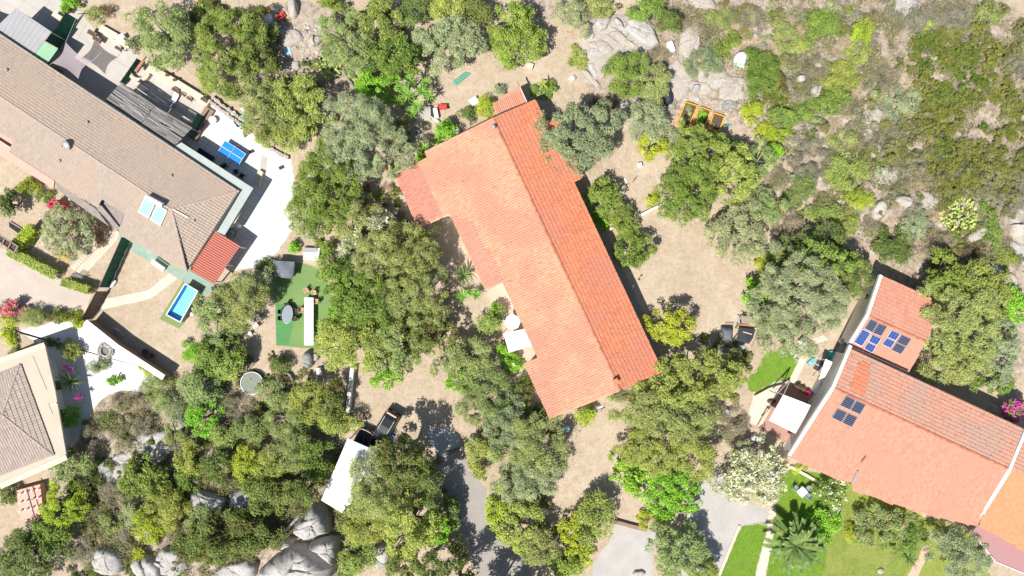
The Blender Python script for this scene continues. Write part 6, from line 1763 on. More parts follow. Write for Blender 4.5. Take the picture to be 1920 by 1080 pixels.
wall_thing('terrace_wall', 'low cream wall along the outer side of the awning patio', 'wall', [(1414, 742), (1440, 728), (1462, 722), (1478, 712)], .2, .5, M['cream_wall'])
wall_thing('terrace_wall', 'narrow cream wall along the lower lawn and the eave', 'wall', [(1480, 874), (1510, 890), (1536, 905)], .3, .3, M['cream_wall'])
wall_thing('planter_wall', 'cream ledge with planters along the left terrace, above the white lounger', 'wall', [(272, 124), (330, 156), (395, 196)], .85, .55, M['cream_wall'])
wall_thing('planter_wall', 'cream ledge above the shade sail shadow', 'wall', [(192, 55), (222, 72), (243, 92)], .8, .45, M['cream_wall'])
wall_thing('soil_bank', 'brown planted strip beside the green screen fence', 'planting strip', [(396, 205), (378, 234), (362, 262)], 1.1, .35, M['brick_wall'])
t = T('rubble_wall', 'white rubble stone wall at the top edge of the white terrace', 'wall', W(430, 210))
rr = random.Random(3)
for k in range(34):
    s = k / 33; x = 398 + s * 66; y = 188 + s * 50
    for q in (-1, 1):
        c = W(x + rr.gauss(0, .8) + q * 2.4, y + rr.gauss(0, .8) - q * 3.2)
        obj('stone', MB().box((c.x, c.y, .22), (rr.uniform(.2, .36), rr.uniform(.18, .3), rr.uniform(.44, .58)), rr.uniform(0, 3)), M['rock_warm'], t)
t = T('rubble_wall', 'low rubble wall at the right corner of the white terrace', 'wall', W(530, 292))
for k in range(20):
    s = k / 19; c = W(500 + s * 42 + rr.gauss(0, .8), 274 + s * 24 + rr.gauss(0, .8))
    obj('stone', MB().box((c.x, c.y, .15), (rr.uniform(.2, .36), rr.uniform(.18, .3), rr.uniform(.3, .42)), rr.uniform(0, 3)), M['rock_warm'], t)

def screen(label, a, b, h, mat, name='screen_fence', cat='fence', n=6, boards=False):
    A, B = W(*a), W(*b); t = T(name, label, cat, A); d = (B - A)
    nrm = Vector((d.y, -d.x, 0)).normalized()
    if boards:
        m = int(d.length / .16)
        for k in range(m):
            p, q = A.lerp(B, (k + .08) / m), A.lerp(B, (k + .92) / m)
            obj('board', MB().beam((p.x, p.y, h / 2 + .05), (q.x, q.y, h / 2 + .05), .035, h), mat, t)
    else:
        k = 14; V = []; F = []
        for i in range(k + 1):
            p = A.lerp(B, i / k) + nrm * (.05 * math.sin(i * 2.1))
            V += [(p.x, p.y, .03), (p.x + nrm.x * .03, p.y + nrm.y * .03, h * .5), (p.x, p.y, h)]
        for i in range(k):
            for j in range(2): F.append((i * 3 + j, i * 3 + 3 + j, i * 3 + 4 + j, i * 3 + 1 + j))
        obj('screen', MB().add(V, F), mat, t)
    for i in range(n):
        p = A.lerp(B, i / (n - 1)) - nrm * .07
        obj('post', MB().tube([(p.x, p.y, -.05), (p.x, p.y, h + .05)], .03, 6), M['dark_metal'], t)
    obj('rail', MB().beam((A.x, A.y, h), (B.x, B.y, h), .05, .05), M['dark_metal'], t)
    return t
screen('dark green screen fence between the grey canopy and the shade sail', (111, 93), (147, 38), 2.1, M['green_screen'])
screen('dark screen fence between the shade sail terrace and the reed awning', (236, 160), (267, 116), 1.1, M['green_screen'])
screen('green screen fence between the reed awning and the white terrace', (365, 259), (385, 220), 1.9, M['green_screen'])
screen('long green screen fence across the left front garden', (247, 447), (206, 538), 1.9, M['green_screen'], n=7)
screen('dark brown board gate at the end of the tan driveway', (201, 546), (173, 598), 1.9, M['dark_wood'], 'board_gate', 'gate', 4, True)
t = T('slatted_gate', 'little slatted gate between the two clipped hedges', 'gate', W(143, 518))
for k in range(6): obj('slat', MB().beam(W(134 + k * 3.4, 524 - k * .2, .5 + .0 * k), W(141 + k * 2.4, 512 + k * .8, .85), .07, .05), M['grey_wood'], t)
obj('post', MB().beam(W(133, 524, .0), W(133, 524, .95), .08, .08), M['grey_wood'], t); obj('post', MB().beam(W(153, 523, .0), W(153, 523, .95), .08, .08), M['grey_wood'], t)
t = T('wooden_pergola', 'dark wooden frame at the left edge above the tan driveway', 'pergola', W(10, 462))
for a, b in (((-20, 440), (26, 474)), ((-20, 428), (34, 462)), ((26, 474), (34, 462)), ((10, 446), (3, 460)), ((22, 454), (15, 466))):
    obj('beam', MB().beam(W(*a, 2.0), W(*b, 2.0), .1, .1), M['grey_wood'], t)
for p in ((26, 474), (34, 462)):
    c = W(*p, 2.0); obj('post', MB().box((c.x, c.y, 1.0), (.1, .1, 2.0)), M['grey_wood'], t)
obj('cover', MB().slab([W(*p, 1.85) for p in ((-20, 438), (26, 472), (33, 461), (-20, 429))], .03), M['dark_wood'], t)
t = T('entrance_gate', 'dark sliding gate across the entrance track', 'gate', W(840, 846))
A, B = W(818, 854), W(866, 838); d = B - A
for z in (.12, 1.15): obj('rail', MB().beam((A.x, A.y, z), (B.x, B.y, z), .06, .08), M['dark_metal'], t)
for k in range(19):
    p = A.lerp(B, k / 18); obj('bar', MB().box((p.x, p.y, .64), (.03, .03, 1.1)), M['dark_metal'], t)
for p in (A, B): obj('post', MB().box((p.x, p.y, .65), (.2, .2, 1.3), .3), M['white_wall'], t)
# stepping stones of the left garden path
rr = random.Random(8)
for k in range(17):
    s = k / 16; cx = 210 - s * 66; cy = 436 + s * 70
    for q in (-.5, .5):
        c = W(cx + q * 11, cy + q * 7); sz = rr.uniform(.58, .66)
        tag(obj('paving_stone', MB().box((c.x, c.y, .012), (sz, rr.uniform(.27, .31), .04), img_ang(11, 7) + rr.gauss(0, .05)), M['path_stone'], None), kind='structure')

# ---------------------------------------------------------------- pool
t = T('swimming_pool', 'small blue swimming pool on an olive mat below the beige house', 'swimming pool', W(342, 568))
c4 = [(347, 532), (371, 546), (338, 604), (312, 590)]
ZP = .95
P4 = [W(x, y, ZP) for x, y in c4]; cc = sum(P4, Vector()) / 4
def shrink(k, z): return [Vector((cc.x + (p.x - cc.x) * k, cc.y + (p.y - cc.y) * k, z)) for p in P4]
i4 = inset([Vector((p.x, p.y, 0)) for p in P4], .06)
fl = inset([Vector((p.x, p.y, 0)) for p in P4], .07)
obj('floor', MB().add([(p.x, p.y, .30) for p in fl], [(0, 1, 2, 3)][::1]), M['pool_floor'], t)
V = [(p.x, p.y, .29) for p in i4] + [(p.x, p.y, ZP - .02) for p in i4]
obj('liner', MB().add(V, [(i, (i + 1) % 4, 4 + (i + 1) % 4, 4 + i) for i in range(4)]), M['pool_side'], t)
V = [(p.x, p.y, 0) for p in P4] + [(p.x, p.y, ZP) for p in P4]
obj('side_panel', MB().add(V, [(i, (i + 1) % 4, 4 + (i + 1) % 4, 4 + i) for i in range(4)]), M['grey_plastic'], t)
for i in range(4):
    a, b = P4[i], P4[(i + 1) % 4]
    obj('rim', MB().beam((a.x, a.y, ZP + .02), (b.x, b.y, ZP + .02), .10, .05), M['white_paint'], t)
wp4 = inset([Vector((p.x, p.y, 0)) for p in P4], .065)
obj('water_surface', MB().add([(p.x, p.y, ZP - .12) for p in wp4], [(0, 1, 2, 3)]), M['water'], t)
mb = MB(); a, b = W(350, 540, ZP), W(356, 544, ZP)
mb.tube([a, a + Vector((.1, .05, .3)), b + Vector((.1, .05, .3)), b], .025, 6)
obj('ladder', mb, M['grey_metal'], t)
single('mat', MB().prism([W(*p) for p in ((343, 527), (299, 598), (336, 616), (345, 607), (368, 562))], .002, .03), M['olive_mat'], 'olive turf mat under the swimming pool', 'mat')
t = T('pool_filter', 'pale pool pump and filter at the right side of the pool', 'pool filter', W(366, 584))
c = W(364, 588); obj('tank', MB().lathe([(.22, 0), (.24, .4), (.18, .6), (.05, .66)], c, 12), M['white_paint'], t, smooth=True)
c = W(370, 577); obj('pump', MB().box((c.x, c.y, .18), (.5, .3, .36), .9), M['grey_plastic'], t)
obj('hose', MB().tube([W(364, 588, .4), W(360, 580, .3), W(356, 574, .5)], .04, 6), M['white_paint'], t)

# ---------------------------------------------------------------- furniture builders (built at the origin, then placed)
def legs(t, sx, sy, h, mat, r=.025):
    for x in (-sx, sx):
        for y in (-sy, sy): obj('leg', MB().box((x, y, h / 2), (r * 2, r * 2, h)), mat, t)
def chair(name, label, mat, wood=False):
    t = T(name, label, 'chair')
    if wood:
        for k in range(5): obj('slat', MB().box((0, -.2 + k * .1, .44), (.46, .085, .03)), mat, t)
        for k in range(3): obj('back_slat', MB().box((-.23 - k * .02, 0, .56 + k * .13), (.03, .46, .10)), mat, t)
    else:
        obj('seat', MB().box((0, 0, .43), (.46, .46, .05)), mat, t)
        obj('backrest', MB().add([(-.2, -.22, .44), (-.2, .22, .44), (-.3, .22, .86), (-.3, -.22, .86), (-.23, -.22, .44), (-.23, .22, .44), (-.33, .22, .86), (-.33, -.22, .86)], [(0, 1, 2, 3), (7, 6, 5, 4), (0, 4, 5, 1), (3, 2, 6, 7), (0, 3, 7, 4), (1, 5, 6, 2)]), mat, t)
    for y in (-.25, .25): obj('armrest', MB().box((-.02, y, .64), (.46, .045, .035)), mat, t)
    legs(t, .2, .22, .42, mat)
    return t
def table(name, label, lx, ly, h, mat, th=.05, nleg=2):
    t = T(name, label, 'table')
    obj('tabletop', MB().box((0, 0, h), (lx, ly, th)), mat, t)
    for i in range(nleg):
        x = -lx / 2 + .1 + (lx - .2) * i / (nleg - 1)
        for y in (-ly / 2 + .07, ly / 2 - .07): obj('leg', MB().box((x, y, h / 2), (.05, .05, h)), mat, t)
    return t
def at(t, px, py, rz=0, z=0.0):
    p = W(px, py, z); t.location = (p.x, p.y, z); t.rotation_euler = (0, 0, rz); return t

# ping-pong table on the white terrace
t = T('ping_pong_table', 'blue ping-pong table with white lines on the white terrace', 'table')
for s in (-1, 1): obj('tabletop', MB().box((s * .69, 0, .76), (1.36, 1.5, .05)), M['blue'], t)
ln = MB()
ln.box((0, 0, .789), (2.74, .04, .006))
obj('centre_line', ln, M['white_paint'], t)
for s in (-1, 1):
    obj('side_line', MB().box((0, s * .73, .789), (2.66, .03, .006)), M['white_paint'], t); obj('end_line', MB().box((s * 1.35, 0, .789), (.03, 1.5, .006)), M['white_paint'], t)
legs(t, 1.0, .55, .735, M['dark_metal'])
obj('net', MB().box((0, 0, .86), (.02, 1.7, .14)), M['white_paint'], t)
at(t, 440, 289, img_ang(44, 28), 0)
# dark sofa and chairs along the house wall
t = T('sofa', 'long dark navy sofa under the flat grey ledge of the beige house', 'sofa')
obj('seat', MB().box((0, 0, .32), (1.7, .6, .22)), M['navy'], t); obj('backrest', MB().box((0, -.3, .5), (1.7, .14, .5)), M['navy'], t)
for s in (-1, 1): obj('armrest', MB().box((s * .85, 0, .45), (.12, .66, .42)), M['dark_metal'], t)
legs(t, .75, .25, .22, M['dark_metal']); at(t, 389, 292, img_ang(28, 18))
for i, (x, y, lab) in enumerate(((424, 312, 'dark chair below the ping-pong table'), (445, 323, 'dark chair in the middle of the row along the flat grey ledge'), (456, 331, 'dark chair nearest the beige plank ramp'))):
    at(chair('garden_chair', lab, M['navy']), x, y, .6 + i)
t = T('lounger', 'white reclining lounger in the dark yard beside the reed awning', 'lounger')
obj('seat', MB().box((0, 0, .33), (.95, .55, .06)), M['white_paint'], t); obj('backrest', MB().beam((.45, 0, .35), (1.05, 0, .75), .55, .05), M['white_paint'], t); obj('footrest', MB().box((-.75, 0, .30), (.55, .5, .05)), M['grey_plastic'], t)
legs(t, .4, .22, .3, M['white_paint']); at(t, 330, 187, img_ang(16, -30))
single('concrete_ramp', MB().slab([W(490, 291, .05), W(500, 294, .05), W(499, 318, .05), W(487, 316, .05)], .05), M['concrete'], 'sunlit beige slab on the white terrace', 'slab')
single('concrete_ramp', MB().slab([W(484, 318, .5), W(493, 322, .5), W(486, 349, .5), W(475, 346, .5)], .5), M['cream_wall'], 'beige plank ramp beside the corner of the beige house', 'ramp')
for x, y, lab in ((472, 284, 'small dark doormat on the white terrace near the ping-pong table'), (528, 314, 'small dark frame mat at the right side of the white terrace')):
    c = W(x, y); single('doormat', MB().box((c.x, c.y, .03), (.6, .38, .035), img_ang(9, -4)), M['dark_metal'], lab, 'mat')
c = W(402, 227); single('stone_table', MB().lathe([(.3, 0), (.28, .4), (.42, .42), (.42, .5)], c, 18), M['white_wall'], 'round white stone table at the top corner of the white terrace', 'table', smooth=False)
t = T('glass_panes', 'leaning grey glazed panes by the rubble wall', 'glass panes', W(443, 232))
for k in range(3): obj('pane', MB().slab([W(436 + k * 4, 226 + k * 3, .1 + .05 * k), W(442 + k * 4, 226 + k * 3, .35), W(450 + k * 3, 237 + k * 2, .35), W(445 + k * 3, 239 + k * 2, .1 + .05 * k)], .02), M['collector'] if k == 1 else M['glass'], t)
at(table('side_table', 'little white folding table on the white terrace', .8, .6, .5, M['white_paint']), 453, 257, .4)
t = T('curved_bench', 'curved cream bench at the top of the dark yard', 'bench', W(265, 142))
mb = MB()
arc = [W(265 + 17 * math.cos(a), 138 + 14 * math.sin(a)) for a in np.linspace(.2, 3.0, 12)]
for p, q in zip(arc[:-1], arc[1:]): mb.beam((p.x, p.y, .25), (q.x, q.y, .25), .42, .5)
obj('seat', mb, M['cream_wall'], t)
single('brick_post', MB().beam(W(255, 135, 1.4), W(270, 114, 1.4), .3, .3).beam(W(263, 124, 0), W(263, 124, 1.3), .25, .25), M['clay'], 'brick-coloured beam over the curved bench', 'beam')
for x, y, s, lab in ((184, 75, .9, 'square planter box on the ledge, nearest the white-speckled shrub'), (175, 64, 1.0, 'large planter box on the ledge above the shade sail shadow'), (224, 92, .7, 'planter box at the right end of the ledge above the shade sail'),
                     (331, 170, .8, 'planter box in the middle of the cream ledge'), (345, 178, .5, 'small planter box right of the middle of the cream ledge'), (357, 186, .6, 'planter box left of the brown one on the cream ledge'),
                     (384, 188, .7, 'brown planter box at the right end of the cream ledge'), (315, 142, .4, 'round pot on the cream ledge, left one'), (329, 151, .4, 'round pot on the cream ledge, right one')):
    c = W(x, y, .5); t = T('planter', lab, 'planter', (c.x, c.y, .5)); zz = .52
    if 'round' in lab: obj('pot', MB().lathe([(.12, 0), (.18, .28), (.16, .28), (.14, .2)], (c.x, c.y, zz), 12), M['clay'], t); obj('soil', MB().lathe([(.145, .2), (.14, .22)], (c.x, c.y, zz), 12), M['bed_soil'], t)
    else: obj('box', MB().box((c.x, c.y, zz + .15), (s, s * .55, .3), img_ang(16, 10)), M['brick_wall'], t); obj('soil', MB().box((c.x, c.y, zz + .305), (s * .85, s * .4, .02), img_ang(16, 10)), M['bed_soil'], t)
for x, y, lab in ((440, 214, 'white bucket behind the rubble wall'), (458, 206, 'white round pot behind the rubble wall, near the trees')):
    c = W(x, y); t = T('bucket', lab, 'bucket', c); obj('body', MB().lathe([(.2, 0), (.26, .4)], c, 14), M['white_paint'], t); obj('contents', MB().lathe([(.23, .3), (.22, .31)], c, 14), M['bed_soil'], t)
c = W(456, 221); single('crate', MB().box((c.x, c.y, .2), (.5, .4, .4), .5), M['teal'], 'pale teal crate behind the rubble wall', 'crate')
c = W(113, 36); single('water_box', MB().box((c.x, c.y, .3), (1.2, .75, .6), img_ang(20, 13)), M['cream_wall'], 'pale low box on the terrace beside the dark green screen fence', 'box')
c = W(128, 21); t = T('plant_pot', 'dark round pot under the bright leafy shrub on the pale terrace', 'pot', c); obj('pot', MB().lathe([(.3, 0), (.4, .45), (.37, .45), (.34, .3)], c, 16), M['clay'], t)
c = W(232, 72); single('white_box', MB().box((c.x, c.y, .3), (.7, .5, .6), .5), M['white_paint'], 'white box at the foot of the tan yard wall', 'box')
single('log', MB().tube([W(192, 48, .08), W(206, 58, .1), W(222, 66, .08)], .09, 7), M['bark'], 'dark log along the edge of the tan yard', 'log')

# roof things of the beige house
def dish(label, px, py, z, r, aim, mat, mast=.5, ring=False):
    c = W(px, py, z); t = T('satellite_dish', label, 'satellite dish', (c.x, c.y, z - mast))
    q = Vector(aim).to_track_quat('Z', 'Y'); mb = MB()
    prof = [(0.02, -.08), (r * .5, -.05), (r * .85, 0), (r, .04)] if not ring else [(r * .72, -.02), (r * .8, -.05), (r, 0), (r * .9, .03)]
    mb.lathe(prof, (0, 0, 0), 20)
    if ring: mb.F = mb.F[:-2]
    mb.V = [tuple(q @ Vector(v) + c) for v in mb.V]
    obj('reflector', mb, mat, t, smooth=True)
    obj('mast', MB().tube([(c.x, c.y, z - mast), (c.x, c.y, z - .05)], .03, 6), M['grey_metal'], t)
    e = q @ Vector((0, 0, r * .9)) + c; f = q @ Vector((0, -r * .9, .02)) + c
    obj('arm', MB().tube([f, e], .015, 5), M['grey_metal'], t); obj('receiver', MB().box(tuple(e), (.09, .09, .12)), M['dark_metal'], t)
dish('white satellite dish on the ridge of the beige house', 124, 272, 4.4, .52, (-.35, -.4, .85), M['white_paint'], .8)
dish('white satellite dish at the lower end wall of the long house', 1127, 764, 3.0, .45, (.1, -.85, .5), M['white_paint'], .9)
dish('grey satellite dish seen edge-on at the upper left eave of the long house', 857, 246, 3.6, .36, (-.5, .5, .7), M['grey_metal'], .9, True)
h = T('solar_water_heater', 'solar water heater with two pale blue collectors on the beige roof', 'solar water heater', W(292, 393, 4.2))
cPS = PS
def zf(x, y): return (160 + x / 3.6, 340 + y / 3.6)
for q in ([(408, 112), (478, 150), (436, 248), (364, 207)], [(492, 158), (562, 196), (514, 300), (444, 256)]):
    pts = [hit(cPS, *zf(*p), .22) for p in q]
    f = obj('collector', MB().slab(pts, .1), M['white_paint'], h)
    ci = sum(pts, Vector()) / 4
    obj('glass', MB().slab([ci + (p - ci) * .9 + Vector((0, 0, .012)) for p in pts], .01), M['collector'], f)
a, b = hit(cPS, *zf(432, 100), .55), hit(cPS, *zf(545, 160), .55)
obj('tank', MB().tube([a, a.lerp(b, .02), a.lerp(b, .98), b], [.2, .26, .26, .2], 16), M['white_paint'], h, smooth=True)
for s in (.15, .85):
    p = a.lerp(b, s); obj('stand', MB().box((p.x, p.y, p.z - .35), (.06, .06, .5)), M['grey_metal'], h)
single('vent_pipe', MB().tube([hit(PH, *zf(590, 185), .15), hit(PH, *zf(700, 243), .2)], .06, 8), M['white_paint'], 'white pipe lying on the hipped end of the beige roof', 'pipe')
# things round the beige house
t = T('bench', 'white bench on the green porch of the beige house', 'bench')
for k in range(4): obj('slat', MB().box((0, -.2 + k * .13, .44), (1.6, .11, .04)), M['white_paint'], t)
for k in range(2): obj('back_slat', MB().box((0, .28, .6 + k * .14), (1.6, .03, .1)), M['white_paint'], t)
legs(t, .7, .2, .42, M['white_paint']); at(t, 300, 498, img_ang(28, 20))
c = W(433, 438); t = T('water_tank', 'dark grey covered barrel beside the red lean-to', 'barrel', c); obj('body', MB().lathe([(.5, 0), (.55, .5), (.45, .9), (.15, 1.0)], c, 18, 1.1, .9), M['grey_plastic'], t, smooth=True)
c = W(446, 424); t = T('sack', 'crumpled white sack beside the dark barrel', 'sack', c); obj('body', MB().lathe([(.3, 0), (.42, .25), (.25, .5), (.08, .55)], c, 11, 1.2, .9), M['white_cloth'], t)
c = W(213, 531); single('gas_cylinder', MB().tube([W(205, 540, .2), W(209, 536, .2), W(214, 529, .2), W(217, 526, .2)], [.1, .19, .19, .08], 12), M['white_paint'], 'white gas cylinder lying beside the board gate', 'gas cylinder', smooth=True)
for x, y, r, lab in ((275, 660, .42, 'larger terracotta bowl in the shade of the boundary wall'), (287, 666, .34, 'smaller terracotta bowl at the boundary wall')):
    c = W(x, y); t = T('terracotta_bowl', lab, 'pot', c); obj('bowl', MB().lathe([(r * .6, 0), (r, .35), (r * .9, .35), (r * .7, .15)], c, 18), M['clay'], t); obj('soil', MB().lathe([(r * .86, .29), (r * .8, .3)], c, 18), M['bed_soil'], t)
for i, (x, y, lb) in enumerate(((217, 617, 'nearest the gate'), (222, 620, 'second from the gate'), (226, 625, 'third from the gate'), (231, 628, 'farthest from the gate'))): rock('pale stone at the foot of the boundary wall, ' + lb, oval(x, y, 3.6, 2.8, i), .25, 'rock', 'stone', 'garden_stone', group='pale stones under the boundary wall')
t = T('stone_pond', 'round pond ringed with stones on the white gravel', 'pond', W(199.5, 657.5))
rr = random.Random(6)
for k in range(22):
    a = 2 * PI * k / 22
    for r, z in ((.62, .12), (.88, .1)):
        c = W(199.5 + r * 15.5 * math.cos(a + r), 657.5 + r * 17 * math.sin(a + r)); obj('stone', MB().box((c.x, c.y, z), (rr.uniform(.16, .28), rr.uniform(.14, .22), rr.uniform(.2, .36)), rr.uniform(0, 3)), M['rock_warm'] if rr.random() < .6 else M['rock_dark'], t)
c = W(196, 659); obj('water_surface', MB().lathe([(.5, .05), (.48, .06)], c, 20), M['glass'] if False else plain('pond_water', (.16, .22, .19), .1, .1, bumpk=0), t)
single('folded_awning', MB().beam(W(96, 760, 3.25), W(106, 756, 3.25), .16, .1), M['white_paint'], 'small white folded awning on the flat eaves of the hipped house', 'awning')

# ---------------------------------------------------------------- turf garden
t = table('long_table', 'long white table along the right side of the turf', 5.2, 1.0, .76, M['white_paint'], .05, 4)
at(t, 583, 602, PI / 2)
t = T('oval_table', 'oval grey-blue glass table on the turf', 'table')
obj('tabletop', MB().lathe([(.55, .71), (.56, .74), (.55, .75)], (0, 0, 0), 28, 1.0, 1.75), M['collector'].copy() if False else M['grey_plastic'], t)
obj('rim', MB().lathe([(.57, .70), (.60, .73), (.57, .755)], (0, 0, -.01), 28, 1.0, 1.72), M['grey_metal'], t)
for x in (-.35, .35):
    for y in (-.6, .6): obj('leg', MB().tube([(x, y, 0), (x * .8, y * .8, .7)], .03, 6), M['dark_metal'], t)
at(t, 543, 589, -.12)
ch0 = chair('garden_chair', 'black chair', M['black'])
for i, (x, y, rz, lab) in enumerate(((531, 584, 0, 'black chair on the left of the oval table, upper one'), (531, 596, 0, 'black chair on the left of the oval table, lower one'), (541, 573, -1.4, 'black chair at the upper end of the oval table'),
                                     (556, 583, 3.0, 'black chair on the right of the oval table, upper one'), (555, 597, 3.3, 'black chair on the right of the oval table, lower one'))):
    o = place(ch0, i == 0, (0, 0, 0), 0, lab, 'black chairs round the oval table'); at(o, x, y, rz)
ch1 = chair('wooden_chair', 'wooden chair', M['warm_wood'], True)
for i, (x, y, rz, lab) in enumerate(((577, 545, -1.0, 'slatted wooden chair above the long white table, left one'), (591, 549, -1.5, 'slatted wooden chair above the long white table, right one'), (568, 581, 0, 'slatted wooden chair left of the long white table'), (596, 565, 3.1, 'slatted wooden chair right of the long table, half under leaves'))):
    o = place(ch1, i == 0, (0, 0, 0), 0, lab, 'wooden chairs at the long table'); at(o, x, y, rz)
t = T('sunbed', 'white and grey striped double sunbed at the top of the turf', 'sunbed')
obj('base', MB().box((0, 0, .2), (1.75, 1.35, .4)), M['white_paint'], t)
for k in range(4): obj('stripe_slat', MB().box((-.05, -.58 + k * .21, .425), (1.6, .13, .05)), M['grey_wood'] if False else M['tarp'] if k % 2 == 9 else M['white_cloth'], t)
for k in range(3): obj('gap_slat', MB().box((-.05, -.475 + k * .21, .41), (1.6, .05, .03)), M['tarp'], t)
obj('mattress', MB().box((-.12, .38, .47), (1.45, .5, .14)), M['grey_cloth'], t); obj('pillow', MB().box((.75, -.1, .48), (.28, .8, .12)), M['white_cloth'], t)
at(t, 586, 476, -.05); c = W(610, 481); single('blue_cushion', MB().lathe([(.02, .1), (.2, .14), (.24, .2), (.18, .28), (.02, .3)], (c.x, c.y, 0), 12, .8, 1.3), M['collector'], 'pale blue cushion at the end of the striped sunbed', 'cushion')
t = T('tarpaulin_shed', 'low shed under a grey-blue tarpaulin at the left end of the turf', 'shed', W(532, 505))
pts = [W(511, 488, 1.5), W(552, 491, 1.5), W(548, 523, 1.35), W(514, 519, 1.35)]
n = 10; V = []; F = []
for i in range(n + 1):
    for j in range(n + 1):
        p = lerp_quad(*pts, i / n, j / n); p.z += .10 * float(vnoise(p.x, p.y, 4, 1.2)) - .12 * (abs(i - n / 2) / (n / 2)) ** 4; V.append(p)
for i in range(n):
    for j in range(n): F.append((i * (n + 1) + j, (i + 1) * (n + 1) + j, (i + 1) * (n + 1) + j + 1, i * (n + 1) + j + 1))
obj('tarpaulin', MB().add(V, F), M['tarp'], t, smooth=True)
mb = inset([Vector((p.x, p.y, 0)) for p in pts], .25); obj('box_wall', MB().prism(mb, 0, 1.15), M['wood'], t)
at(table('garden_table', 'square pale garden table below the soft olive-green tree', .75, .75, .72, M['white_wall']), 474, 601, .5)
ch2 = chair('garden_chair', 'cream', M['white_wall'])
for i, (x, y, rz, lab) in enumerate(((486, 595, 3.6, 'cream garden chair right of the square pale table'), (483, 610, 2.2, 'cream garden chair below the square pale table'))):
    o = place(ch2, i == 0, (0, 0, 0), 0, lab, 'cream chairs at the square table'); at(o, x, y, rz)
c = W(471, 625); t = T('stool', 'small round white stool below the cream chairs', 'stool', c); obj('seat', MB().lathe([(.2, .38), (.22, .42), (.2, .45)], c, 14), M['white_paint'], t)
for a in (0, 2.1, 4.2): obj('leg', MB().tube([(c.x + .17 * math.cos(a), c.y + .17 * math.sin(a), 0), (c.x + .1 * math.cos(a), c.y + .1 * math.sin(a), .39)], .02, 5), M['white_paint'], t)
# trampoline
t = T('trampoline', 'round trampoline with a pale rim among the trees below the turf', 'trampoline')
ring = [(1.22 * math.cos(a), 1.22 * math.sin(a), .6) for a in np.linspace(0, 2 * PI, 37)]
obj('frame', MB().tube(ring, .05, 6), M['grey_metal'], t); m_tr = plain('trampoline_mesh', (0.22, 0.25, 0.20), .9, .2)
obj('mat', MB().lathe([(1.16, .58), (1.15, .585)], (0, 0, 0), 36), m_tr, t)
for a in np.linspace(0, 2 * PI, 7)[:-1]: obj('leg', MB().tube([(1.2 * math.cos(a), 1.2 * math.sin(a), 0), (1.2 * math.cos(a), 1.2 * math.sin(a), .58)], .03, 6), M['grey_metal'], t)
at(t, 476, 717)
single('pool_float', MB().tube([W(508, 726, .1), W(509, 729, .12), W(508, 740, .14), W(508, 749, .12), W(508, 752, .1)], [.05, .13, .18, .2, .08], 10), M['pink'], 'pink pool float lying right of the trampoline', 'pool float', smooth=True)
c = W(536, 711); t = T('stone_well', 'round stone ring of an old well right of the trampoline', 'well', c)
for k in range(18):
    a = 2 * PI * k / 18; obj('stone', MB().box((c.x + .72 * math.cos(a), c.y + .72 * math.sin(a), .25), (.2, .27, .5), a), M['stone'], t)
obj('soil', MB().lathe([(.64, .3), (.6, .32)], c, 18), M['bed_soil'], t)
single('log', MB().tube([W(452, 706, .12), W(470, 688, .14), W(482, 676, .12)], .12, 8), M['pale_bark'], 'pale log at the upper left of the trampoline', 'log')
single('log', MB().tube([W(641, 133, .2), W(650, 145, .22), W(663, 163, .2)], [.2, .18, .12], 8), M['pale_bark'], 'pale fallen log left of the yucca clump', 'log')
c = W(600, 696); single('white_crate', MB().box((c.x, c.y, .25), (.55, .8, .5), .15), M['white_paint'], 'white crate below the grey standing rock', 'crate')

# ---------------------------------------------------------------- clearing at the top
single('metal_sheet', MB().slab([W(530, 84, .15), W(543, 87, .2), W(547, 101, .2), W(534, 104, .15)], .04), M['collector'], 'blue-grey sheet lying on the rocky clearing', 'sheet')
t = T('toy_car', 'red plastic toy car on the rocky clearing', 'toy', W(528, 34))
c = W(528, 33); obj('body', MB().box((c.x, c.y, .25), (1.0, .7, .3), .7).box((c.x + .1, c.y - .1, .45), (.5, .5, .25), .7), M['red'], t)
for dx, dy in ((-.4, -.4), (.4, -.4), (.4, .4), (-.4, .4)): obj('wheel', MB().lathe([(.12, 0), (.15, .03), (.15, .1), (.12, .13)], (c.x + dx, c.y + dy, .02), 10), M['rubber'], t)
c = W(526, 48); t = T('basin', 'turquoise basin beside the red toy car', 'basin', c); obj('body', MB().lathe([(.32, 0), (.40, .22), (.37, .22), (.32, .06)], c, 18, 1.1, .8), M['teal'], t)
c = W(504, 23); single('yellow_bag', MB().lathe([(.2, 0), (.26, .2), (.15, .35), (.04, .38)], c, 10), M['yellow'], 'yellow bag left of the red toy car', 'bag')
single('white_pipe', MB().tube([W(512, 14, .1), W(522, 24, .1)], .08, 8), M['white_paint'], 'short white pipe above the red toy car', 'pipe')
c = W(493, 22); single('pink_box', MB().box((c.x, c.y, .15), (.5, .2, .3), .9), M['pink'], 'pink plastic box at the left of the toys', 'box')
c = W(504, 36); single('plastic_heap', MB().lathe([(.5, 0), (.45, .2), (.2, .35), (.03, .4)], c, 9, 1.0, 1.4), M['white_wall'], 'pale crumpled sheet below the yellow bag', 'sheet')
t = T('green_board', 'teal board lying on the dirt above the long house', 'board', W(865, 148))
B4 = [W(848, 153, .15), W(871, 135, .15), W(883, 138, .15), W(855, 161, .15)]
obj('panel', MB().slab(B4, .05), M['teal_board'], t)
for k in range(1, 6): obj('rib', MB().beam(B4[0].lerp(B4[1], k / 6) + Vector((0, 0, .01)), B4[3].lerp(B4[2], k / 6) + Vector((0, 0, .01)), .03, .03), M['green_screen'], t)
t = T('concrete_table', 'grey slab table below the yucca clump', 'table', W(798, 214))
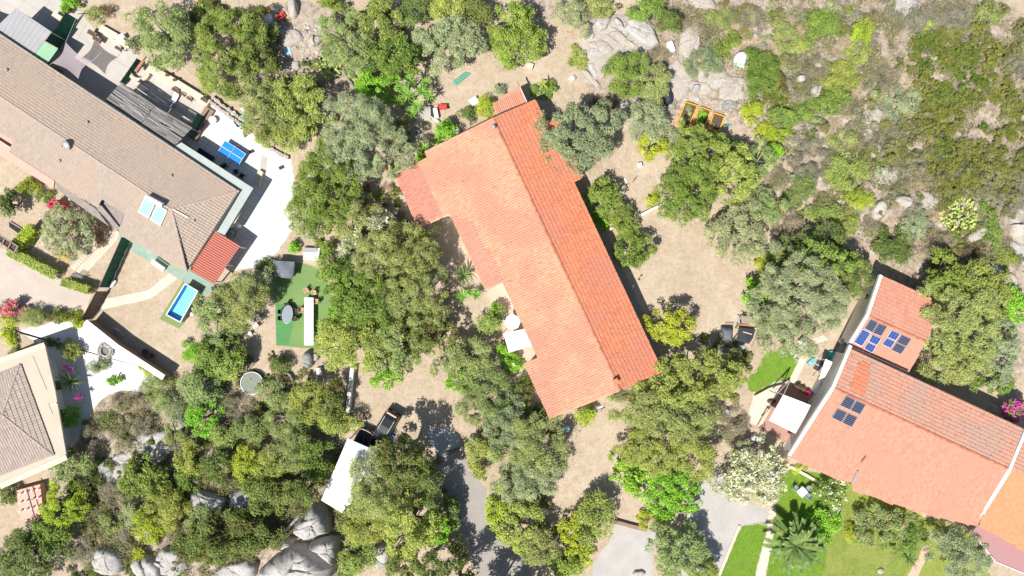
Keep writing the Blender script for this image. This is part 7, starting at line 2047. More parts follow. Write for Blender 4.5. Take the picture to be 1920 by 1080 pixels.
obj('slab', MB().slab([W(788, 199, .7), W(807, 200, .7), W(808, 225, .7), W(780, 229, .7)], .08), M['concrete'], t); obj('pedestal', MB().prism([W(792, 206, .3), W(803, 206, .3), W(803, 220, .3), W(790, 222, .3)], 0, .62), M['concrete'], t)
single('white_board', MB().beam(W(808, 219, .6), W(823, 231, .6), .12, .1).beam(W(823, 231, 0), W(823, 231, .6), .08, .08), M['white_paint'], 'white board leaning beside the grey slab table', 'board')
c = W(818, 214); single('plaster_block', MB().box((c.x, c.y, .25), (.45, 1.1, .5), .2), M['white_wall'], 'pale upright block right of the grey slab table', 'block')
t = T('wheelbarrow', 'red wheelbarrow right of the grey slab table', 'wheelbarrow', W(830, 203))
c = W(830, 203); obj('tray', MB().add([(c.x - .35, c.y - .2, .3), (c.x + .35, c.y - .2, .3), (c.x + .35, c.y + .2, .3), (c.x - .35, c.y + .2, .3), (c.x - .45, c.y - .3, .55), (c.x + .5, c.y - .3, .55), (c.x + .5, c.y + .3, .55), (c.x - .45, c.y + .3, .55)], [(3, 2, 1, 0), (0, 1, 5, 4), (1, 2, 6, 5), (2, 3, 7, 6), (3, 0, 4, 7)]), M['red'], t)
obj('wheel', MB().tube([(c.x + .55, c.y - .05, .18), (c.x + .55, c.y + .05, .18)], .18, 12), M['rubber'], t)
for s in (-1, 1): obj('handle', MB().tube([(c.x + .5, c.y + .06 * s, .2), (c.x - .3, c.y + .25 * s, .3), (c.x - .85, c.y + .3 * s, .5)], .02, 5), M['dark_metal'], t)
c = W(783, 251); t = T('round_pot', 'blue-grey round pot in the shade below the grey slab table', 'pot', c); obj('pot', MB().lathe([(.2, 0), (.3, .4), (.27, .4), (.22, .2)], c, 16), M['collector'], t); obj('soil', MB().lathe([(.25, .3), (.24, .32)], c, 16), M['bed_soil'], t)
at(table('white_crate_table', 'white plastic table left of the lime-green shrub at the annexe', .9, .8, .5, M['white_paint']), 889, 192, .55)
c = W(993, 125); single('stone_block', MB().box((c.x, c.y, .2), (.75, .6, .4), -.3), M['cream_wall'], 'pale square stone block on the dirt path', 'block')
c = W(977, 117); single('stone_block', MB().box((c.x, c.y, .15), (.45, .4, .3), .3), M['cream_wall'], 'small pale stone left of the square stone block', 'block')
at(chair('garden_chair', 'white plastic chair with a dark seat on the dirt path', M['white_paint']), 1071, 150, 2.3)

# ---------------------------------------------------------------- vegetable beds and what stands round them
def veg_bed(label, quad, veg):
    P_ = [W(x, y, .45) for x, y in quad]; t = T('raised_bed', label, 'raised bed', (P_[0].x, P_[0].y, 0))
    for i in range(4):
        a, b = P_[i], P_[(i + 1) % 4]; obj('board', MB().beam((a.x, a.y, .225), (b.x, b.y, .225), .09, .45), M['yellow'], t)
    q = inset([Vector((p.x, p.y, 0)) for p in P_], .05); obj('soil', MB().prism(q, .02, .3), M['bed_soil'], t)
    rr = random.Random(int(quad[0][0]))
    for (s, u, r, kind, lab) in veg:
        p = lerp_quad(*P_, s, u); rng = np.random.default_rng(int(1000 * s + 77 * u + quad[0][0])); n = int(260 * r / .3)
        d = rng.normal(0, 1, (n, 3)); d[:, 2] = np.abs(d[:, 2]); d /= np.linalg.norm(d, axis=1, keepdims=True)
        C = d * (r * rng.uniform(.3, 1, n))[:, None] * np.array([1, 1, .8]); V, F = leaf_quads(C, d, .16, .10, .7, rng)
        v = T('vegetable_plant', lab, 'plant', (p.x, p.y, .3)); raw_object('leaves', np_mesh('leaves', V, F), L[kind], v)
        obj('stem', MB().tube([(p.x, p.y, .28), (p.x, p.y, .42)], .02, 5), M['bark'], v)
veg_bed('left yellow raised vegetable bed', [(1286, 191), (1308, 198), (1291, 237), (1270, 231)], [(.4, .2, .38, 'V', 'grey-green plant in the left yellow bed, upper one'), (.35, .78, .4, 'V', 'grey-green plant in the left yellow bed, lower one'), (.65, .42, .25, 'O', 'small plant in the middle of the left yellow bed')])
veg_bed('middle yellow raised bed full of green leaves', [(1313, 200), (1333, 207), (1318, 245), (1298, 240)], [(.5, .3, .5, 'B', 'big leafy plant in the middle yellow bed, upper one'), (.4, .58, .5, 'B', 'big leafy plant in the centre of the middle yellow bed'), (.6, .85, .45, 'G', 'dark leafy plant at the lower end of the middle yellow bed'), (.3, .1, .25, 'V', 'small plant at the top of the middle yellow bed')])
veg_bed('right yellow raised bed, mostly bare soil', [(1339, 211), (1359, 218), (1348, 246), (1329, 240)], [(.3, .75, .25, 'O', 'small plant in the bare right yellow bed')])
c = G(1385, 118); t = T('water_tank', 'round white water tank on the rocky slope', 'water tank', c); obj('body', MB().lathe([(.75, -.2), (.82, .9), (.7, 1.25), (.3, 1.4), (.05, 1.42)], c, 24, 1.0, 1.15), M['white_paint'], t, smooth=True); obj('lid', MB().lathe([(.2, 1.40), (.2, 1.47), (.02, 1.48)], c, 14), M['white_cloth'], t)
c = G(1256, 91); single('white_box', MB().box((c.x, c.y, c.z + .3), (.6, 1.15, .7), .35), M['white_paint'], 'tilted white box above the dry olive bush', 'box')
def slat_pallet(label, px, py, rz, z=0):
    t = T('pallet', label, 'pallet')
    for k in range(7): obj('slat', MB().box((-.54 + k * .18, 0, .13), (.10, .95, .025)), M['hose'], t)
    for s in (-1, 0, 1): obj('bearer', MB().box((0, s * .42, .06), (1.2, .09, .11)), M['wood'], t)
    at(t, px, py, rz, z)
slat_pallet('wooden pallet at the head of the yellow beds', 1236, 187, img_ang(19, 12))
t = T('tarpaulin_heap', 'dark blue tarpaulin heap beside the pallet', 'heap', W(1253, 182)); c = W(1253, 183)
obj('cover', MB().lathe([(.75, 0), (.7, .3), (.45, .55), (.1, .65)], c, 11, .8, 1.2), M['dark_tarp'], t)
single('ladder', MB().beam(W(1243, 164, .6), W(1257, 178, .3), .06, .06).beam(W(1247, 163, .6), W(1261, 176, .3), .06, .06).beam(W(1247, 168, .52), W(1251, 167, .52), .04, .04).beam(W(1252, 173, .42), W(1255, 171, .42), .04, .04), M['white_paint'], 'white ladder leaning above the tarpaulin heap', 'ladder')
t = T('log_pile', 'pale log pile left of the yellow beds', 'log pile', W(1265, 194)); rr = random.Random(4)
for k in range(12):
    x, y = 1259 + rr.uniform(0, 13), 184 + rr.uniform(0, 18); a = rr.uniform(.6, 1.6); obj('log', MB().tube([W(x, y, .1 + .25 * rr.random()), W(x + 6 * math.cos(a), y + 7 * math.sin(a), .1 + .25 * rr.random())], .08, 7), M['pale_bark'], t)
t = T('watering_can', 'teal watering can right of the bare yellow bed', 'watering can', W(1362, 237)); c = W(1362, 237)
obj('body', MB().lathe([(.16, 0), (.18, .3), (.12, .36)], c, 12), M['teal'], t); obj('spout', MB().tube([(c.x + .15, c.y, .12), (c.x + .42, c.y + .05, .36)], .03, 6), M['teal'], t); obj('handle', MB().tube([(c.x - .15, c.y, .3), (c.x - .25, c.y, .42), (c.x, c.y, .46)], .02, 5), M['teal'], t)
at(table('stool', 'square white stool on the soil beside the round silver-green tree', .5, .5, .45, M['white_paint']), 1198, 311, .25)
single('signpost', MB().tube([W(1188, 340, 0), W(1188, 340, 1.15)], .03, 6).beam(W(1184.5, 343, 1.15), W(1191, 336, 1.15), .06, .06), M['dark_wood'], 'thin T-shaped post below the white stool', 'post')
single('white_plank', MB().beam(W(1171, 335, .06), W(1178, 349, .06), .14, .06), M['white_paint'], 'white plank beside the green tree at the right eave', 'plank')
hose = [(1130, 336), (1150, 332), (1172, 326), (1188, 318), (1196, 309), (1214, 310), (1230, 306), (1252, 303), (1266, 300)]
single('garden_hose', MB().tube([W(x, y, .025) for x, y in hose], .03, 5), M['hose'], 'pale hose snaking across the soil past the white stool', 'hose')

# ---------------------------------------------------------------- wood shelter beside the bare yard
t = T('wood_platform', 'brown plank platform at the rim of the bare yard', 'platform', W(1406, 600))
for k in range(5): obj('plank', MB().beam(W(1390, 593 + k * 2.8, .9), W(1424, 598 + k * 2.8, .9), .15, .05), M['wood'], t)
obj('edge_board', MB().beam(W(1384, 609, .85), W(1425, 612, .85), .3, .08), plain('rusty_board', (.36, .20, .12), .8, .3), t)
for p in ((1391, 594), (1423, 598), (1386, 607), (1423, 611)):
    c = W(*p, .8); obj('post', MB().box((c.x, c.y, .42), (.1, .1, .84)), M['wood'], t)
t = T('shaded_shelter', 'shelter below the plank platform, a black sheet put in for its shaded inside', 'shelter', W(1395, 630))
obj('roof', MB().slab([W(1386, 614, 1.3), W(1417, 618, 1.4), W(1412, 634, 1.35), W(1404, 645, 1.3), W(1381, 638, 1.2)], .06), M['dark_tarp'], t)  # black sheet stands in for the shadow inside the shelter
for p in ((1387, 616), (1415, 619), (1403, 643), (1383, 637)):
    c = W(*p, 1.5); obj('post', MB().box((c.x, c.y, .6), (.09, .09, 1.2)), M['wood'], t)
obj('ridge_strip', MB().beam(W(1393, 622, 1.42), W(1410, 627, 1.45), .10, .08), M['hose'], t)
t = T('tarpaulin_heap', 'blue-grey tarpaulin over a stack left of the shaded shelter', 'heap', W(1363, 628))
n = 10; V = []; F = []; q = [W(1355, 612, .9), W(1376, 613, 1.0), W(1376, 642, .9), W(1354, 640, .8)]
for i in range(n + 1):
    for j in range(n + 1):
        p = lerp_quad(*q, i / n, j / n); p.z += .12 * float(vnoise(p.x, p.y, 9, 1.7)) - .7 * max(abs(i - 5) / 5, abs(j - 5) / 5) ** 6; V.append(p)
for i in range(n):
    for j in range(n): F.append((i * (n + 1) + j, (i + 1) * (n + 1) + j, (i + 1) * (n + 1) + j + 1, i * (n + 1) + j + 1))
obj('cover', MB().add(V, F), M['tarp'], t, smooth=True); obj('stack', MB().prism(inset([Vector((p.x, p.y, 0)) for p in q], .2), 0, .6), M['wood'], t)
t = T('plank_pile', 'grey planks leaning right of the shaded shelter', 'plank pile', W(1424, 632))
for k in range(6): obj('plank', MB().beam(W(1414 + k * 2.6, 641 - k * 1.0, .3 + .1 * k), W(1423 + k * 2.4, 619 + k * 1.5, .3 + .1 * k), .14, .04), M['grey_wood'], t)
for x, y, lab in ((1384, 597, 'white board leaning at the left of the plank platform'), (1391, 590, 'shorter white board leaning above the plank platform')):
    single('white_board', MB().beam(W(x, y - 6, .2), W(x + 1.5, y + 8, .9), .22, .04), M['white_paint'], lab, 'board')
t = T('chair_stack', 'dark stacked chairs with pale rims below the shaded shelter', 'chair stack', W(1377, 658))
for k in range(4):
    obj('seat', MB().beam(W(1369, 654 + k * 3, .4 + .1 * k), W(1380, 657 + k * 3, .4 + .1 * k), .36, .04), M['black'], t); obj('rim', MB().beam(W(1369, 655.3 + k * 3, .44 + .1 * k), W(1377, 657.5 + k * 3, .44 + .1 * k), .05, .04), M['white_paint'], t)
c = W(1376, 657); obj('base', MB().box((c.x, c.y, .2), (.55, .6, .4), .3), M['dark_metal'], t)
rr = random.Random(12)
for k, (x, y, lb) in enumerate(((1380, 645, 'loose brown plank lowest of those below the shaded shelter'), (1412, 646, 'loose plank at the lower right of the shaded shelter'), (1352, 622, 'loose plank left of the blue-grey tarpaulin stack'), (1400, 660, 'loose plank beside the pale grey sheet'), (1368, 606, 'loose plank above the blue-grey tarpaulin stack'))):
    a = rr.uniform(0, 3); single('plank', MB().beam(W(x - 8 * math.cos(a), y - 8 * math.sin(a), .08), W(x + 8 * math.cos(a), y + 8 * math.sin(a), .12), .16, .06), M['wood'] if k % 2 else M['grey_wood'], lb, 'plank')
single('grey_sheet', MB().slab([W(1386, 647, .9), W(1399, 650, .9), W(1393, 656, .85), W(1387, 653, .85)], .03), M['grey_metal'], 'pale grey sheet below the shaded shelter', 'sheet')

# ---------------------------------------------------------------- right-hand garden
w4 = [(1501, 641, img_ang(10, -8), 'table'), (1482, 658, .6, 'chair'), (1497, 655, 2.4, 'chair'), (1490, 668, 1.2, 'chair')]
at(table('garden_table', 'square white garden table at the top of the right-hand lawn', .95, .8, .7, M['white_paint']), 1501, 641, .7)
ch3 = chair('garden_chair', 'white', M['white_paint'])
for i, (x, y, rz, lab) in enumerate(((1482, 658, .6, 'white garden chair left of the others on the right-hand lawn'), (1497, 655, 2.4, 'white garden chair next to the square white table'), (1490, 668, 1.3, 'white garden chair lowest on the right-hand lawn'), (1476, 633, .2, 'white garden chair half under the huge silver-green tree'))):
    o = place(ch3, i == 0, (0, 0, 0), 0, lab, 'white chairs on the right-hand lawn'); at(o, x, y, rz)
t = T('toy_boat', 'small turquoise toy boat beside the stone path of the right-hand house', 'toy', W(1521, 678)); a, b = W(1515, 683, .1), W(1527, 672, .1)
d = (b - a); s_ = Vector((-d.y, d.x, 0)).normalized()
V = [a + s_ * .22, a - s_ * .22, a.lerp(b, .75) - s_ * .24, b + d * .05, a.lerp(b, .75) + s_ * .24]
obj('hull', MB().prism(V, .02, .25), M['teal'], t); obj('seat', MB().beam(a.lerp(b, .3) + s_ * .2 + Vector((0, 0, .2)), a.lerp(b, .3) - s_ * .2 + Vector((0, 0, .2)), .16, .06), M['collector'], t)
c = W(1556, 666); t = T('basin', 'round turquoise basin at the corner of the white terrace', 'basin', c); obj('body', MB().lathe([(.42, 0), (.5, .3), (.46, .3), (.4, .1)], c, 20), M['teal'], t)
def pv(label, quad, lift, pl, blue=False, name='solar_module', nx=2, ny=6, split=None, gap=None):
    pts = [hit(pl, x, y, lift) for x, y in quad] if pl else [W(x, y, lift) for x, y in quad]
    t = T(name, label, 'solar panel', sum(pts, Vector()) / 4); n_ = (pts[1] - pts[0]).cross(pts[3] - pts[0]).normalized(); n_ = n_ if n_.z > 0 else -n_
    obj('frame', MB().slab(pts, .04), M['white_paint'] if blue else M['grey_metal'], t)
    mb = MB(); m = .03
    for i in range(nx):
        for j in range(ny):
            g = .008 if blue else .05
            s0, s1 = m + (1 - 2 * m) * (i + .012) / nx, m + (1 - 2 * m) * (i + .988) / nx
            u0, u1 = m + (1 - 2 * m) * (j + g) / ny, m + (1 - 2 * m) * (j + 1 - g * 2) / ny
            mb.add([lerp_quad(*pts, s, u) + n_ * .008 for s, u in ((s0, u0), (s1, u0), (s1, u1), (s0, u1))], [(0, 1, 2, 3)])
    obj('solar_cells', mb, M['pv_blue'] if blue else M['pv'], t, 'stuff')
    for s in (.1, .9):
        p = lerp_quad(*pts, s, .5); obj('rail', MB().beam(lerp_quad(*pts, s, .02) - n_ * .08, lerp_quad(*pts, s, .98) - n_ * .08, .05, .07), M['grey_metal'], t)
def zs(x, y): return (1580 + x / 9, 580 + y / 9)
SP = [('dark striped solar panel, upper left of the left array', [(462, 160), (590, 225), (492, 385), (362, 315)], False), ('dark striped solar panel, upper right of the left array', [(600, 232), (742, 290), (642, 448), (500, 390)], False),
      ('bright blue gridded panel, lower left of the left array', [(330, 322), (470, 390), (315, 625), (172, 552)], True), ('blue solar panel, middle of the left array', [(490, 412), (650, 485), (570, 605), (428, 535)], True),
      ('blue solar panel, lowest of the left array', [(420, 548), (562, 612), (490, 732), (345, 655)], True),
      ('blue solar panel, upper left of the right array', [(815, 345), (968, 408), (885, 525), (740, 462)], True), ('blue solar panel, lower left of the right array', [(735, 475), (878, 540), (800, 655), (652, 585)], True),
      ('dark solar panel, upper right of the right array', [(985, 425), (1148, 500), (1065, 622), (900, 548)], False), ('dark solar panel, lower right of the right array', [(893, 560), (1056, 635), (978, 752), (812, 678)], False)]
for lab, q, blue in SP: pv(lab + ' on the small upper roof', [zs(*p) for p in q], .14, PA_S, blue, nx=(6 if not blue else 5) if 'grid' in lab else 1 if not blue else 3, ny=8 if 'grid' in lab else 6)
def zb(x, y): return (1540 + x / 12, 720 + y / 12)
for lab, q in (('upper left', [(540, 260), (755, 360), (630, 575), (405, 470)]), ('upper right', [(770, 370), (985, 465), (860, 680), (640, 580)]), ('lower left', [(350, 545), (570, 640), (445, 855), (222, 745)]), ('lower right', [(585, 650), (805, 745), (675, 965), (455, 862)])):
    pv('dark striped solar panel, %s of the four on the big terracotta roof' % lab, [zb(*p) for p in q], .14, PB_S, False, nx=1, ny=6)
pv('small striped solar panel lying on the ground by the toy boat, upper one', [(1533, 674), (1545, 680), (1541, 687), (1529, 681)], .1, None, False, nx=1, ny=3)
pv('small striped solar panel lying on the ground by the toy boat, lower one', [(1528, 684), (1540, 690), (1536, 697), (1524, 691)], .1, None, False, nx=1, ny=3)
t = T('white_sunshade', 'white cloth sunshade against the right-hand house wall', 'sunshade', W(1548, 690))
obj('cloth', MB().slab([W(1548, 673, 1.9), W(1561, 679, 1.9), W(1550, 706, 1.9), W(1535, 712, 1.9)], .04), M['white_cloth'], t)
for p in ((1549, 675), (1560, 680), (1549, 704), (1537, 709)):
    c = W(*p, 1.8); obj('pole', MB().tube([(c.x, c.y, 0), (c.x, c.y, 1.86)], .03, 6), M['white_paint'], t)
c = W(1533, 722); t = T('outdoor_cabinet', 'white outdoor kitchen cabinet beside the awning patio', 'cabinet'); obj('carcass', MB().box((0, 0, .45), (1.7, .75, .9)), M['white_wall'], t); obj('worktop', MB().box((0, 0, .925), (1.8, .85, .05)), M['white_paint'], t); obj('sink', MB().box((.3, 0, .953), (.5, .4, .02)), M['wood'], t); at(t, 1532, 723, img_ang(10, -16))
t = T('clothes_rack', 'small towel rack with striped cloth beside the white sunshade', 'rack', W(1550, 715))
for k in range(4): obj('towel', MB().beam(W(1543 + k * 3.4, 714 + k * 1.8, .9), W(1547 + k * 3.4, 706 + k * 1.8, .9), .14, .05), M['white_cloth'] if k % 2 else M['clay'], t)
for p in ((1544, 713), (1557, 714)):
    c = W(*p, .9); obj('leg', MB().box((c.x, c.y, .45), (.05, .05, .9)), M['grey_metal'], t)
c = W(1558, 638); t = T('grey_barrel', 'grey barrel in the shade of the white gable wall', 'barrel'); obj('body', MB().lathe([(.32, 0), (.36, .4), (.32, .85), (.1, .88)], (0, 0, 0), 16), M['grey_metal'], t, smooth=True); at(t, 1576, 640)
t = T('awning', 'white canvas gazebo awning over the terracotta patio', 'awning', W(1482, 777))
q = [W(1469, 740, 2.5), W(1520, 760, 2.55), W(1494, 814, 2.5), W(1442, 788, 2.45)]
n = 12; V = []; F = []
for i in range(n + 1):
    for j in range(n + 1):
        s, u = i / n, j / n; p = lerp_quad(*q, s, u); p.z += .35 * min(min(s, 1 - s), min(u, 1 - u)) + .04 * math.sin(9 * s + 3 * u) - .05 * (4 * s * (1 - s)); V.append(p)
for i in range(n):
    for j in range(n): F.append((i * (n + 1) + j, (i + 1) * (n + 1) + j, (i + 1) * (n + 1) + j + 1, i * (n + 1) + j + 1))
obj('canvas', MB().add(V, F), M['white_cloth'], t, smooth=True)
for p in q: obj('pole', MB().tube([(p.x, p.y, 0), (p.x, p.y, p.z)], .035, 8), M['white_paint'], t)
for a, b in ((0, 1), (1, 2), (2, 3), (3, 0)): obj('crossbar', MB().tube([q[a] - Vector((0, 0, .03)), q[b] - Vector((0, 0, .03))], .02, 5), M['white_paint'], t)
t = T('bench', 'long wooden bench beside the white awning', 'bench', W(1432, 780))
for k in range(3): obj('slat', MB().beam(W(1439 + k * 2.2, 766 + k * .6, .45), W(1421 + k * 2.2, 800 + k * .6, .45), .12, .05), M['hose'], t)
for s in (.1, .9): c = W(1441, 767, .4).lerp(W(1423, 801, .4), s); obj('leg', MB().box((c.x, c.y, .21), (.3, .08, .42)), M['wood'], t)
t = T('patio_beam', 'thin wooden beams of the patio frame left of the awning', 'beam', W(1470, 730)); obj('beam', MB().beam(W(1457, 738, 2.3), W(1480, 714, 2.3), .09, .1), M['wood'], t)
obj('beam', MB().beam(W(1468, 742, 2.3), W(1482, 712, 2.3), .09, .1), M['wood'], t)
for p in ((1457, 738), (1481, 713)): c = W(*p, 2.2); obj('post', MB().box((c.x, c.y, 1.13), (.09, .09, 2.26)), M['wood'], t)
c = W(1446, 752); t = T('floor_cushion', 'dark oval cushion on the paved strip beside the awning', 'cushion', c); obj('body', MB().lathe([(.02, 0), (.36, .04), (.42, .12), (.34, .2), (.02, .23)], c, 16, 1.2, .65), M['dark_wood'], t, smooth=True)
for x, y, lab in ((1495, 724, 'reddish plant in the box above the awning, left one'), (1504, 730, 'reddish plant in the box above the awning, middle one'), (1513, 736, 'red-flowered plant in the box above the awning, right one')):
    c = W(x, y, .3); rng = np.random.default_rng(x); n = 260; d = rng.normal(0, 1, (n, 3)); d[:, 2] = np.abs(d[:, 2]); d /= np.linalg.norm(d, axis=1, keepdims=True)
    V, F = leaf_quads(d * .34 * rng.uniform(.3, 1, (n, 1)) + np.array([0, 0, .1]), d, .14, .09, .6, rng); t = T('potted_plant', lab, 'plant', (c.x, c.y, .35)); raw_object('leaves', np_mesh('leaves', V, F), L['R'] if x < 1510 else L['crimson'], t); obj('stem', MB().tube([(c.x, c.y, .33), (c.x, c.y, .5)], .02, 5), M['bark'], t)
a, b = W(1488, 721), W(1519, 738); single('planter_box', MB().beam((a.x, a.y, .17), (b.x, b.y, .17), .45, .34), M['brick_wall'], 'long planter box at the upper side of the awning patio', 'planter')
t = T('plastic_lounger', 'pale slatted lounger at the lower corner of the awning patio', 'lounger')
for k in range(6): obj('slat', MB().box((-.45 + k * .18, 0, .32), (.13, .55, .03)), M['white_paint'], t)
obj('backrest', MB().beam((.5, 0, .34), (.85, 0, .6), .55, .04), M['white_paint'], t); legs(t, .4, .22, .3, M['white_paint']); at(t, 1414, 821, -.3)
at(table('garden_table', 'square white garden table under the eave of the right-hand house', .9, .9, .72, M['white_paint']), 1499, 919, .75)
ch4 = chair('garden_chair', 'grey', M['grey_plastic'])
for i, (x, y, rz, lab) in enumerate(((1488, 912, -.6, 'grey-blue chair left of the square table under the eave'), (1512, 913, 3.9, 'grey-blue chair above the square table under the eave'), (1512, 927, 2.4, 'grey-blue chair right of the square table under the eave'))):
    o = place(ch4, i == 0, (0, 0, 0), 0, lab, 'grey chairs at the table under the eave'); at(o, x, y, rz)
t = T('white_trellis', 'white slatted chair frame beside the magenta bougainvillea', 'chair', W(1868, 765))
for k in range(4): obj('slat', MB().beam(W(1862, 760 + k * 3.4, .8), W(1876, 763 + k * 3.4, .8), .06, .05), M['white_paint'], t)
for p in ((1863, 759), (1875, 773)): c = W(*p, .8); obj('leg', MB().box((c.x, c.y, .4), (.05, .05, .8)), M['white_paint'], t)
c = W(1552, 1069 - 90); single('garden_urn', MB().lathe([(.15, 0), (.3, .3), (.22, .5), (.26, .55)], W(1526, 974), 14), M['clay'], 'terracotta urn between the lawn and the fresh green shrub', 'urn')
c = W(1650, 1070); single('white_stone', MB().lathe([(.3, -.05), (.34, .15), (.2, .25), (.02, .28)], c, 9, 1.2, .9), M['rock_warm'], 'pale stone on the dry lawn near the bottom edge', 'stone')

# ---------------------------------------------------------------- patio of the long house
t = T('parasol', 'white octagonal parasol on the patio of the long house', 'parasol', W(961, 604, 2.4).xy.to_3d() if hasattr(Vector, 'xy') else W(961, 604))
c = W(961, 604, 2.4); V = [(c.x, c.y, 2.62)] + [(c.x + .85 * math.cos(a), c.y + .85 * math.sin(a), 2.28) for a in np.linspace(0, 2 * PI, 9)[:-1]] + [(c.x + .86 * math.cos(a), c.y + .86 * math.sin(a), 2.14) for a in np.linspace(0, 2 * PI, 9)[:-1]]
obj('canopy', MB().add(V, [(0, 1 + i, 1 + (i + 1) % 8) for i in range(8)] + [(1 + i, 9 + i, 9 + (i + 1) % 8, 1 + (i + 1) % 8) for i in range(8)]), M['white_cloth'], t)
obj('pole', MB().tube([(c.x, c.y, 0), (c.x, c.y, 2.66)], .025, 8), M['white_paint'], t)
for i in range(8):
    a = 2 * PI * i / 8; obj('rib', MB().tube([(c.x, c.y, 2.58), (c.x + .84 * math.cos(a), c.y + .84 * math.sin(a), 2.25)], .012, 4), M['grey_metal'], t)
obj('base', MB().lathe([(.28, 0), (.28, .07), (.05, .1)], (c.x, c.y, .01), 16), M['concrete'], t)
t = T('gazebo', 'square white gazebo canopy against the left eave of the long house', 'gazebo', W(968, 637))
q = [W(944, 625, 2.2), W(986, 616, 2.2), W(998, 648, 2.2), W(954, 661, 2.2)]; cc = sum(q, Vector()) / 4; cc.z = 2.5
obj('canopy', MB().add([cc] + q + [p - Vector((0, 0, .16)) for p in q], [(0, 1 + i, 1 + (i + 1) % 4) for i in range(4)] + [(1 + i, 5 + i, 5 + (i + 1) % 4, 1 + (i + 1) % 4) for i in range(4)]), M['white_cloth'], t)
for p in q: obj('post', MB().box((p.x * .998, p.y, 1.05), (.06, .06, 2.1)), M['white_paint'], t)
c = W(915, 540); single('stone_step', MB().box((c.x, c.y, .15), (.8, .4, .3), .5), M['concrete'], 'grey stone step at the upper corner of the patio', 'step')
c = W(903, 548); single('stone_step', MB().box((c.x, c.y, .1), (.9, .5, .2), .5), M['concrete'], 'pale stone step beside the yuccas', 'step')
at(table('patio_table', 'small blue-grey table in the shade under the lower eave of the long house', .7, .5, .6, M['collector']), 1061, 801, .3)
c = W(1185, 537); t = T('round_lamp', 'white globe lamp beside the right eave of the long house', 'lamp', c); obj('globe', MB().lathe([(.03, .5), (.13, .58), (.15, .68), (.1, .8), (.02, .83)], c, 14), M['white_paint'], t, smooth=True); obj('post', MB().tube([c, (c.x, c.y, .52)], .025, 6), M['dark_metal'], t)
c = W(1196, 524); t = T('lamp_post', 'short dark garden post at the edge of the shaded walkway', 'post', c); obj('post', MB().tube([c, (c.x, c.y, .9)], .03, 6), M['dark_metal'], t); obj('head', MB().lathe([(.08, .9), (.11, .96), (.05, 1.05)], c, 10), M['dark_wood'], t)

# ---------------------------------------------------------------- carport and cars
h = T('carport', 'carport with a long white corrugated roof beside the parked cars', 'carport', W(650, 890))
q = [W(652, 822, 2.7), W(602, 938, 2.6), W(647, 965, 2.6), W(704, 845, 2.7)]
a, b, c_, d = q
n = 44; V = []; F = []
for j in range(2):
    for i in range(n * 2 + 1):
        s = i / (n * 2); p = a.lerp(b, s) if j == 0 else d.lerp(c_, s); V.append((p.x, p.y, p.z + (.035 if i % 2 else 0)))
for i in range(n * 2): F.append((i, i + 1, n * 2 + 2 + i, n * 2 + 1 + i))
obj('roof', MB().add(V, F), M['white_metal'], h)
cc = sum(q, Vector()) / 4
for p in q + [a.lerp(b, .5), d.lerp(c_, .5)]:
    p = p.lerp(cc, .06); obj('post', MB().box((p.x, p.y, 1.3), (.1, .1, 2.6)), M['grey_metal'], h)
for e, f in ((a, b), (d, c_), (a, d), (b, c_)): obj('beam', MB().beam(e.lerp(cc, .04) - Vector((0, 0, .09)), f.lerp(cc, .04) - Vector((0, 0, .09)), .08, .12), M['grey_metal'], h)

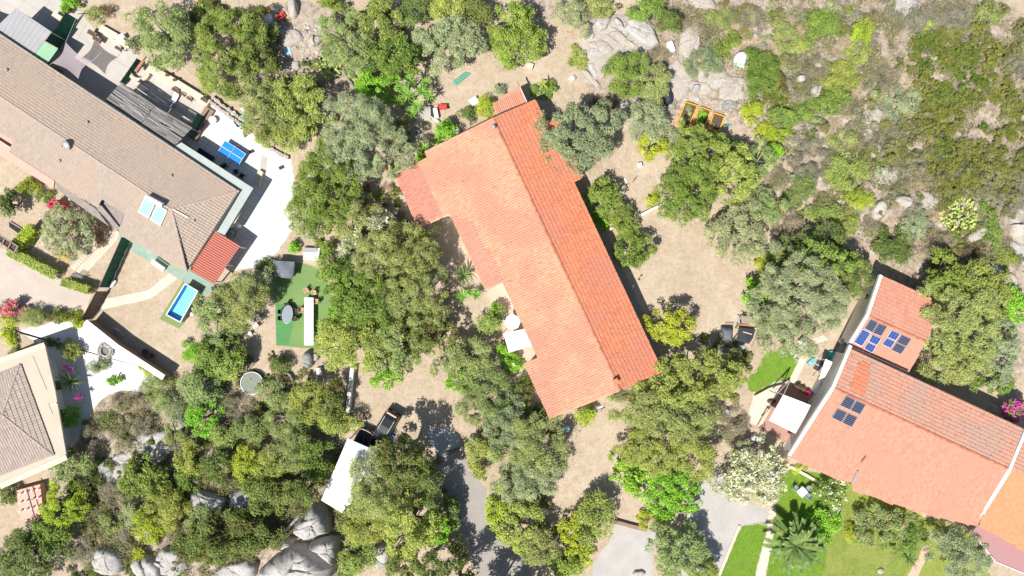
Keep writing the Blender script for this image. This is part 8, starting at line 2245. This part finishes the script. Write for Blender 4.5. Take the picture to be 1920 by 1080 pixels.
def car(name, label, cat, paint, rails=True, pickup=False):
    t = T(name, label, cat); Lh, Wh = 2.2, .88
    def loft(name, st, mat, parent, cap=True):
        """st: stations (x, half width, z bottom, z top, half width at top)"""
        V = []; F = []; k = 8
        for x, w, zb, zt, wt in st:
            V += [(x, -w * .94, zb), (x, -w, zb + (zt - zb) * .35), (x, -w * .99, zb + (zt - zb) * .7), (x, -wt, zt), (x, wt, zt), (x, w * .99, zb + (zt - zb) * .7), (x, w, zb + (zt - zb) * .35), (x, w * .94, zb)]
        for i in range(len(st) - 1):
            for j in range(k): F.append((i * k + j, i * k + (j + 1) % k, (i + 1) * k + (j + 1) % k, (i + 1) * k + j))
        F += [tuple(range(k)), tuple(range((len(st) - 1) * k, len(st) * k))[::-1]]
        return obj(name, MB().add(V, F), mat, parent, smooth=False)
    loft('body', [(-2.2, .70, .42, .80, .62), (-2.12, .82, .30, .96, .76), (-1.6, .88, .26, 1.02, .82), (-.2, .89, .26, 1.02, .82), (.75, .88, .26, 1.0, .80), (1.35, .87, .26, .95, .74), (1.95, .82, .28, .84, .66), (2.16, .70, .34, .70, .56), (2.2, .6, .42, .6, .5)], paint, t)
    if not pickup:
        loft('glass', [(-2.08, .74, 1.0, 1.06, .68), (-1.85, .79, 1.0, 1.5, .60), (-1.5, .80, 1.0, 1.58, .62), (.1, .80, 1.0, 1.58, .62), (.45, .79, 1.0, 1.44, .60), (1.0, .76, .96, 1.02, .68)], M['glass'], t)
        loft('roof', [(-1.93, .62, 1.52, 1.57, .52), (-1.5, .66, 1.56, 1.64, .58), (-.6, .67, 1.57, 1.66, .59), (.1, .66, 1.56, 1.63, .58), (.34, .62, 1.51, 1.56, .52)], paint, t)
        for y in (-.67, .67):
            for x in (-1.25, -.35): obj('pillar', MB().beam((x, y * 1.14, 1.0), (x - .05, y * .95, 1.57), .07, .05), paint, t)
    else:
        loft('glass', [(-.75, .76, 1.0, 1.06, .7), (-.62, .78, 1.0, 1.5, .62), (.2, .78, 1.0, 1.52, .62), (.5, .78, 1.0, 1.42, .6), (1.05, .74, .96, 1.02, .66)], M['glass'], t)
        loft('roof', [(-.62, .64, 1.5, 1.55, .56), (0, .66, 1.51, 1.6, .58), (.36, .62, 1.48, 1.54, .54)], paint, t)
        obj('load_bed', MB().box((-1.42, 0, 1.0), (1.25, 1.42, .06)), M['dark_tarp'], t); obj('load', MB().box((-1.35, .1, 1.1), (.5, .3, .18)), M['dark_wood'], t)
        rim = [(-2.1, -.74, 1.04), (-2.2, -.4, 1.05), (-2.22, 0, 1.05), (-2.2, .4, 1.05), (-2.1, .74, 1.04)]; obj('tailgate_bar', MB().tube(rim, .03, 6), M['white_paint'], t)
    if rails:
        for y in (-.58, .58): obj('roof_rail', MB().tube([(-1.7, y, 1.62), (-1.55, y, 1.70), (-.05, y, 1.70), (.1, y, 1.62)], .025, 6), M['grey_metal'], t)
        obj('spoiler', MB().box((-1.98, 0, 1.54), (.2, 1.24, .05)), M['hose'], t)
    for x in (-1.35, 1.38):
        for y in (-.80, .80):
            w = obj('wheel', MB().tube([(x, y - .10, .33), (x, y - .09, .33), (x, y + .09, .33), (x, y + .10, .33)], [.28, .33, .33, .28], 20), M['rubber'], t); obj('rim', MB().tube([(x, y - .108, .33), (x, y + .108, .33)], .2, 14), M['grey_metal'], w)
    for y in (-.68, .68):
        obj('headlight', MB().box((2.02, y * .9, .70), (.26, .3, .12)), M['lamp_clear'], t); obj('tail_light', MB().box((-2.1, y * 1.06, 1.0), (.2, .2, .34)), M['lamp_red'], t)
    for y in (-1, 1): obj('wing_mirror', MB().box((.72, y * .97, 1.02), (.14, .2, .13)), paint, t)
    obj('bumper', MB().box((2.18, 0, .46), (.12, 1.5, .2)), M['black'], t); obj('bumper', MB().box((-2.2, 0, .48), (.12, 1.5, .2)), M['black'], t)
    obj('number_plate', MB().box((-2.268, 0, .6), (.012, .5, .11)), M['white_paint'], t)
    return t
at(car('parked_car', 'black estate car with roof rails, half under the dull-green tree', 'car', M['car_paint']), 722, 803, img_ang(-.507, .862))
at(car('pickup_truck', 'dark grey pickup parked nose-in under the white carport', 'pickup truck', M['car_grey'], False, True), 675, 838, img_ang(-.45, .893))
c = W(737, 818); single('blue_bucket', MB().lathe([(.14, 0), (.19, .3), (.17, .3), (.14, .1)], c, 12), M['blue'], 'small blue bucket beside the black estate car', 'bucket')
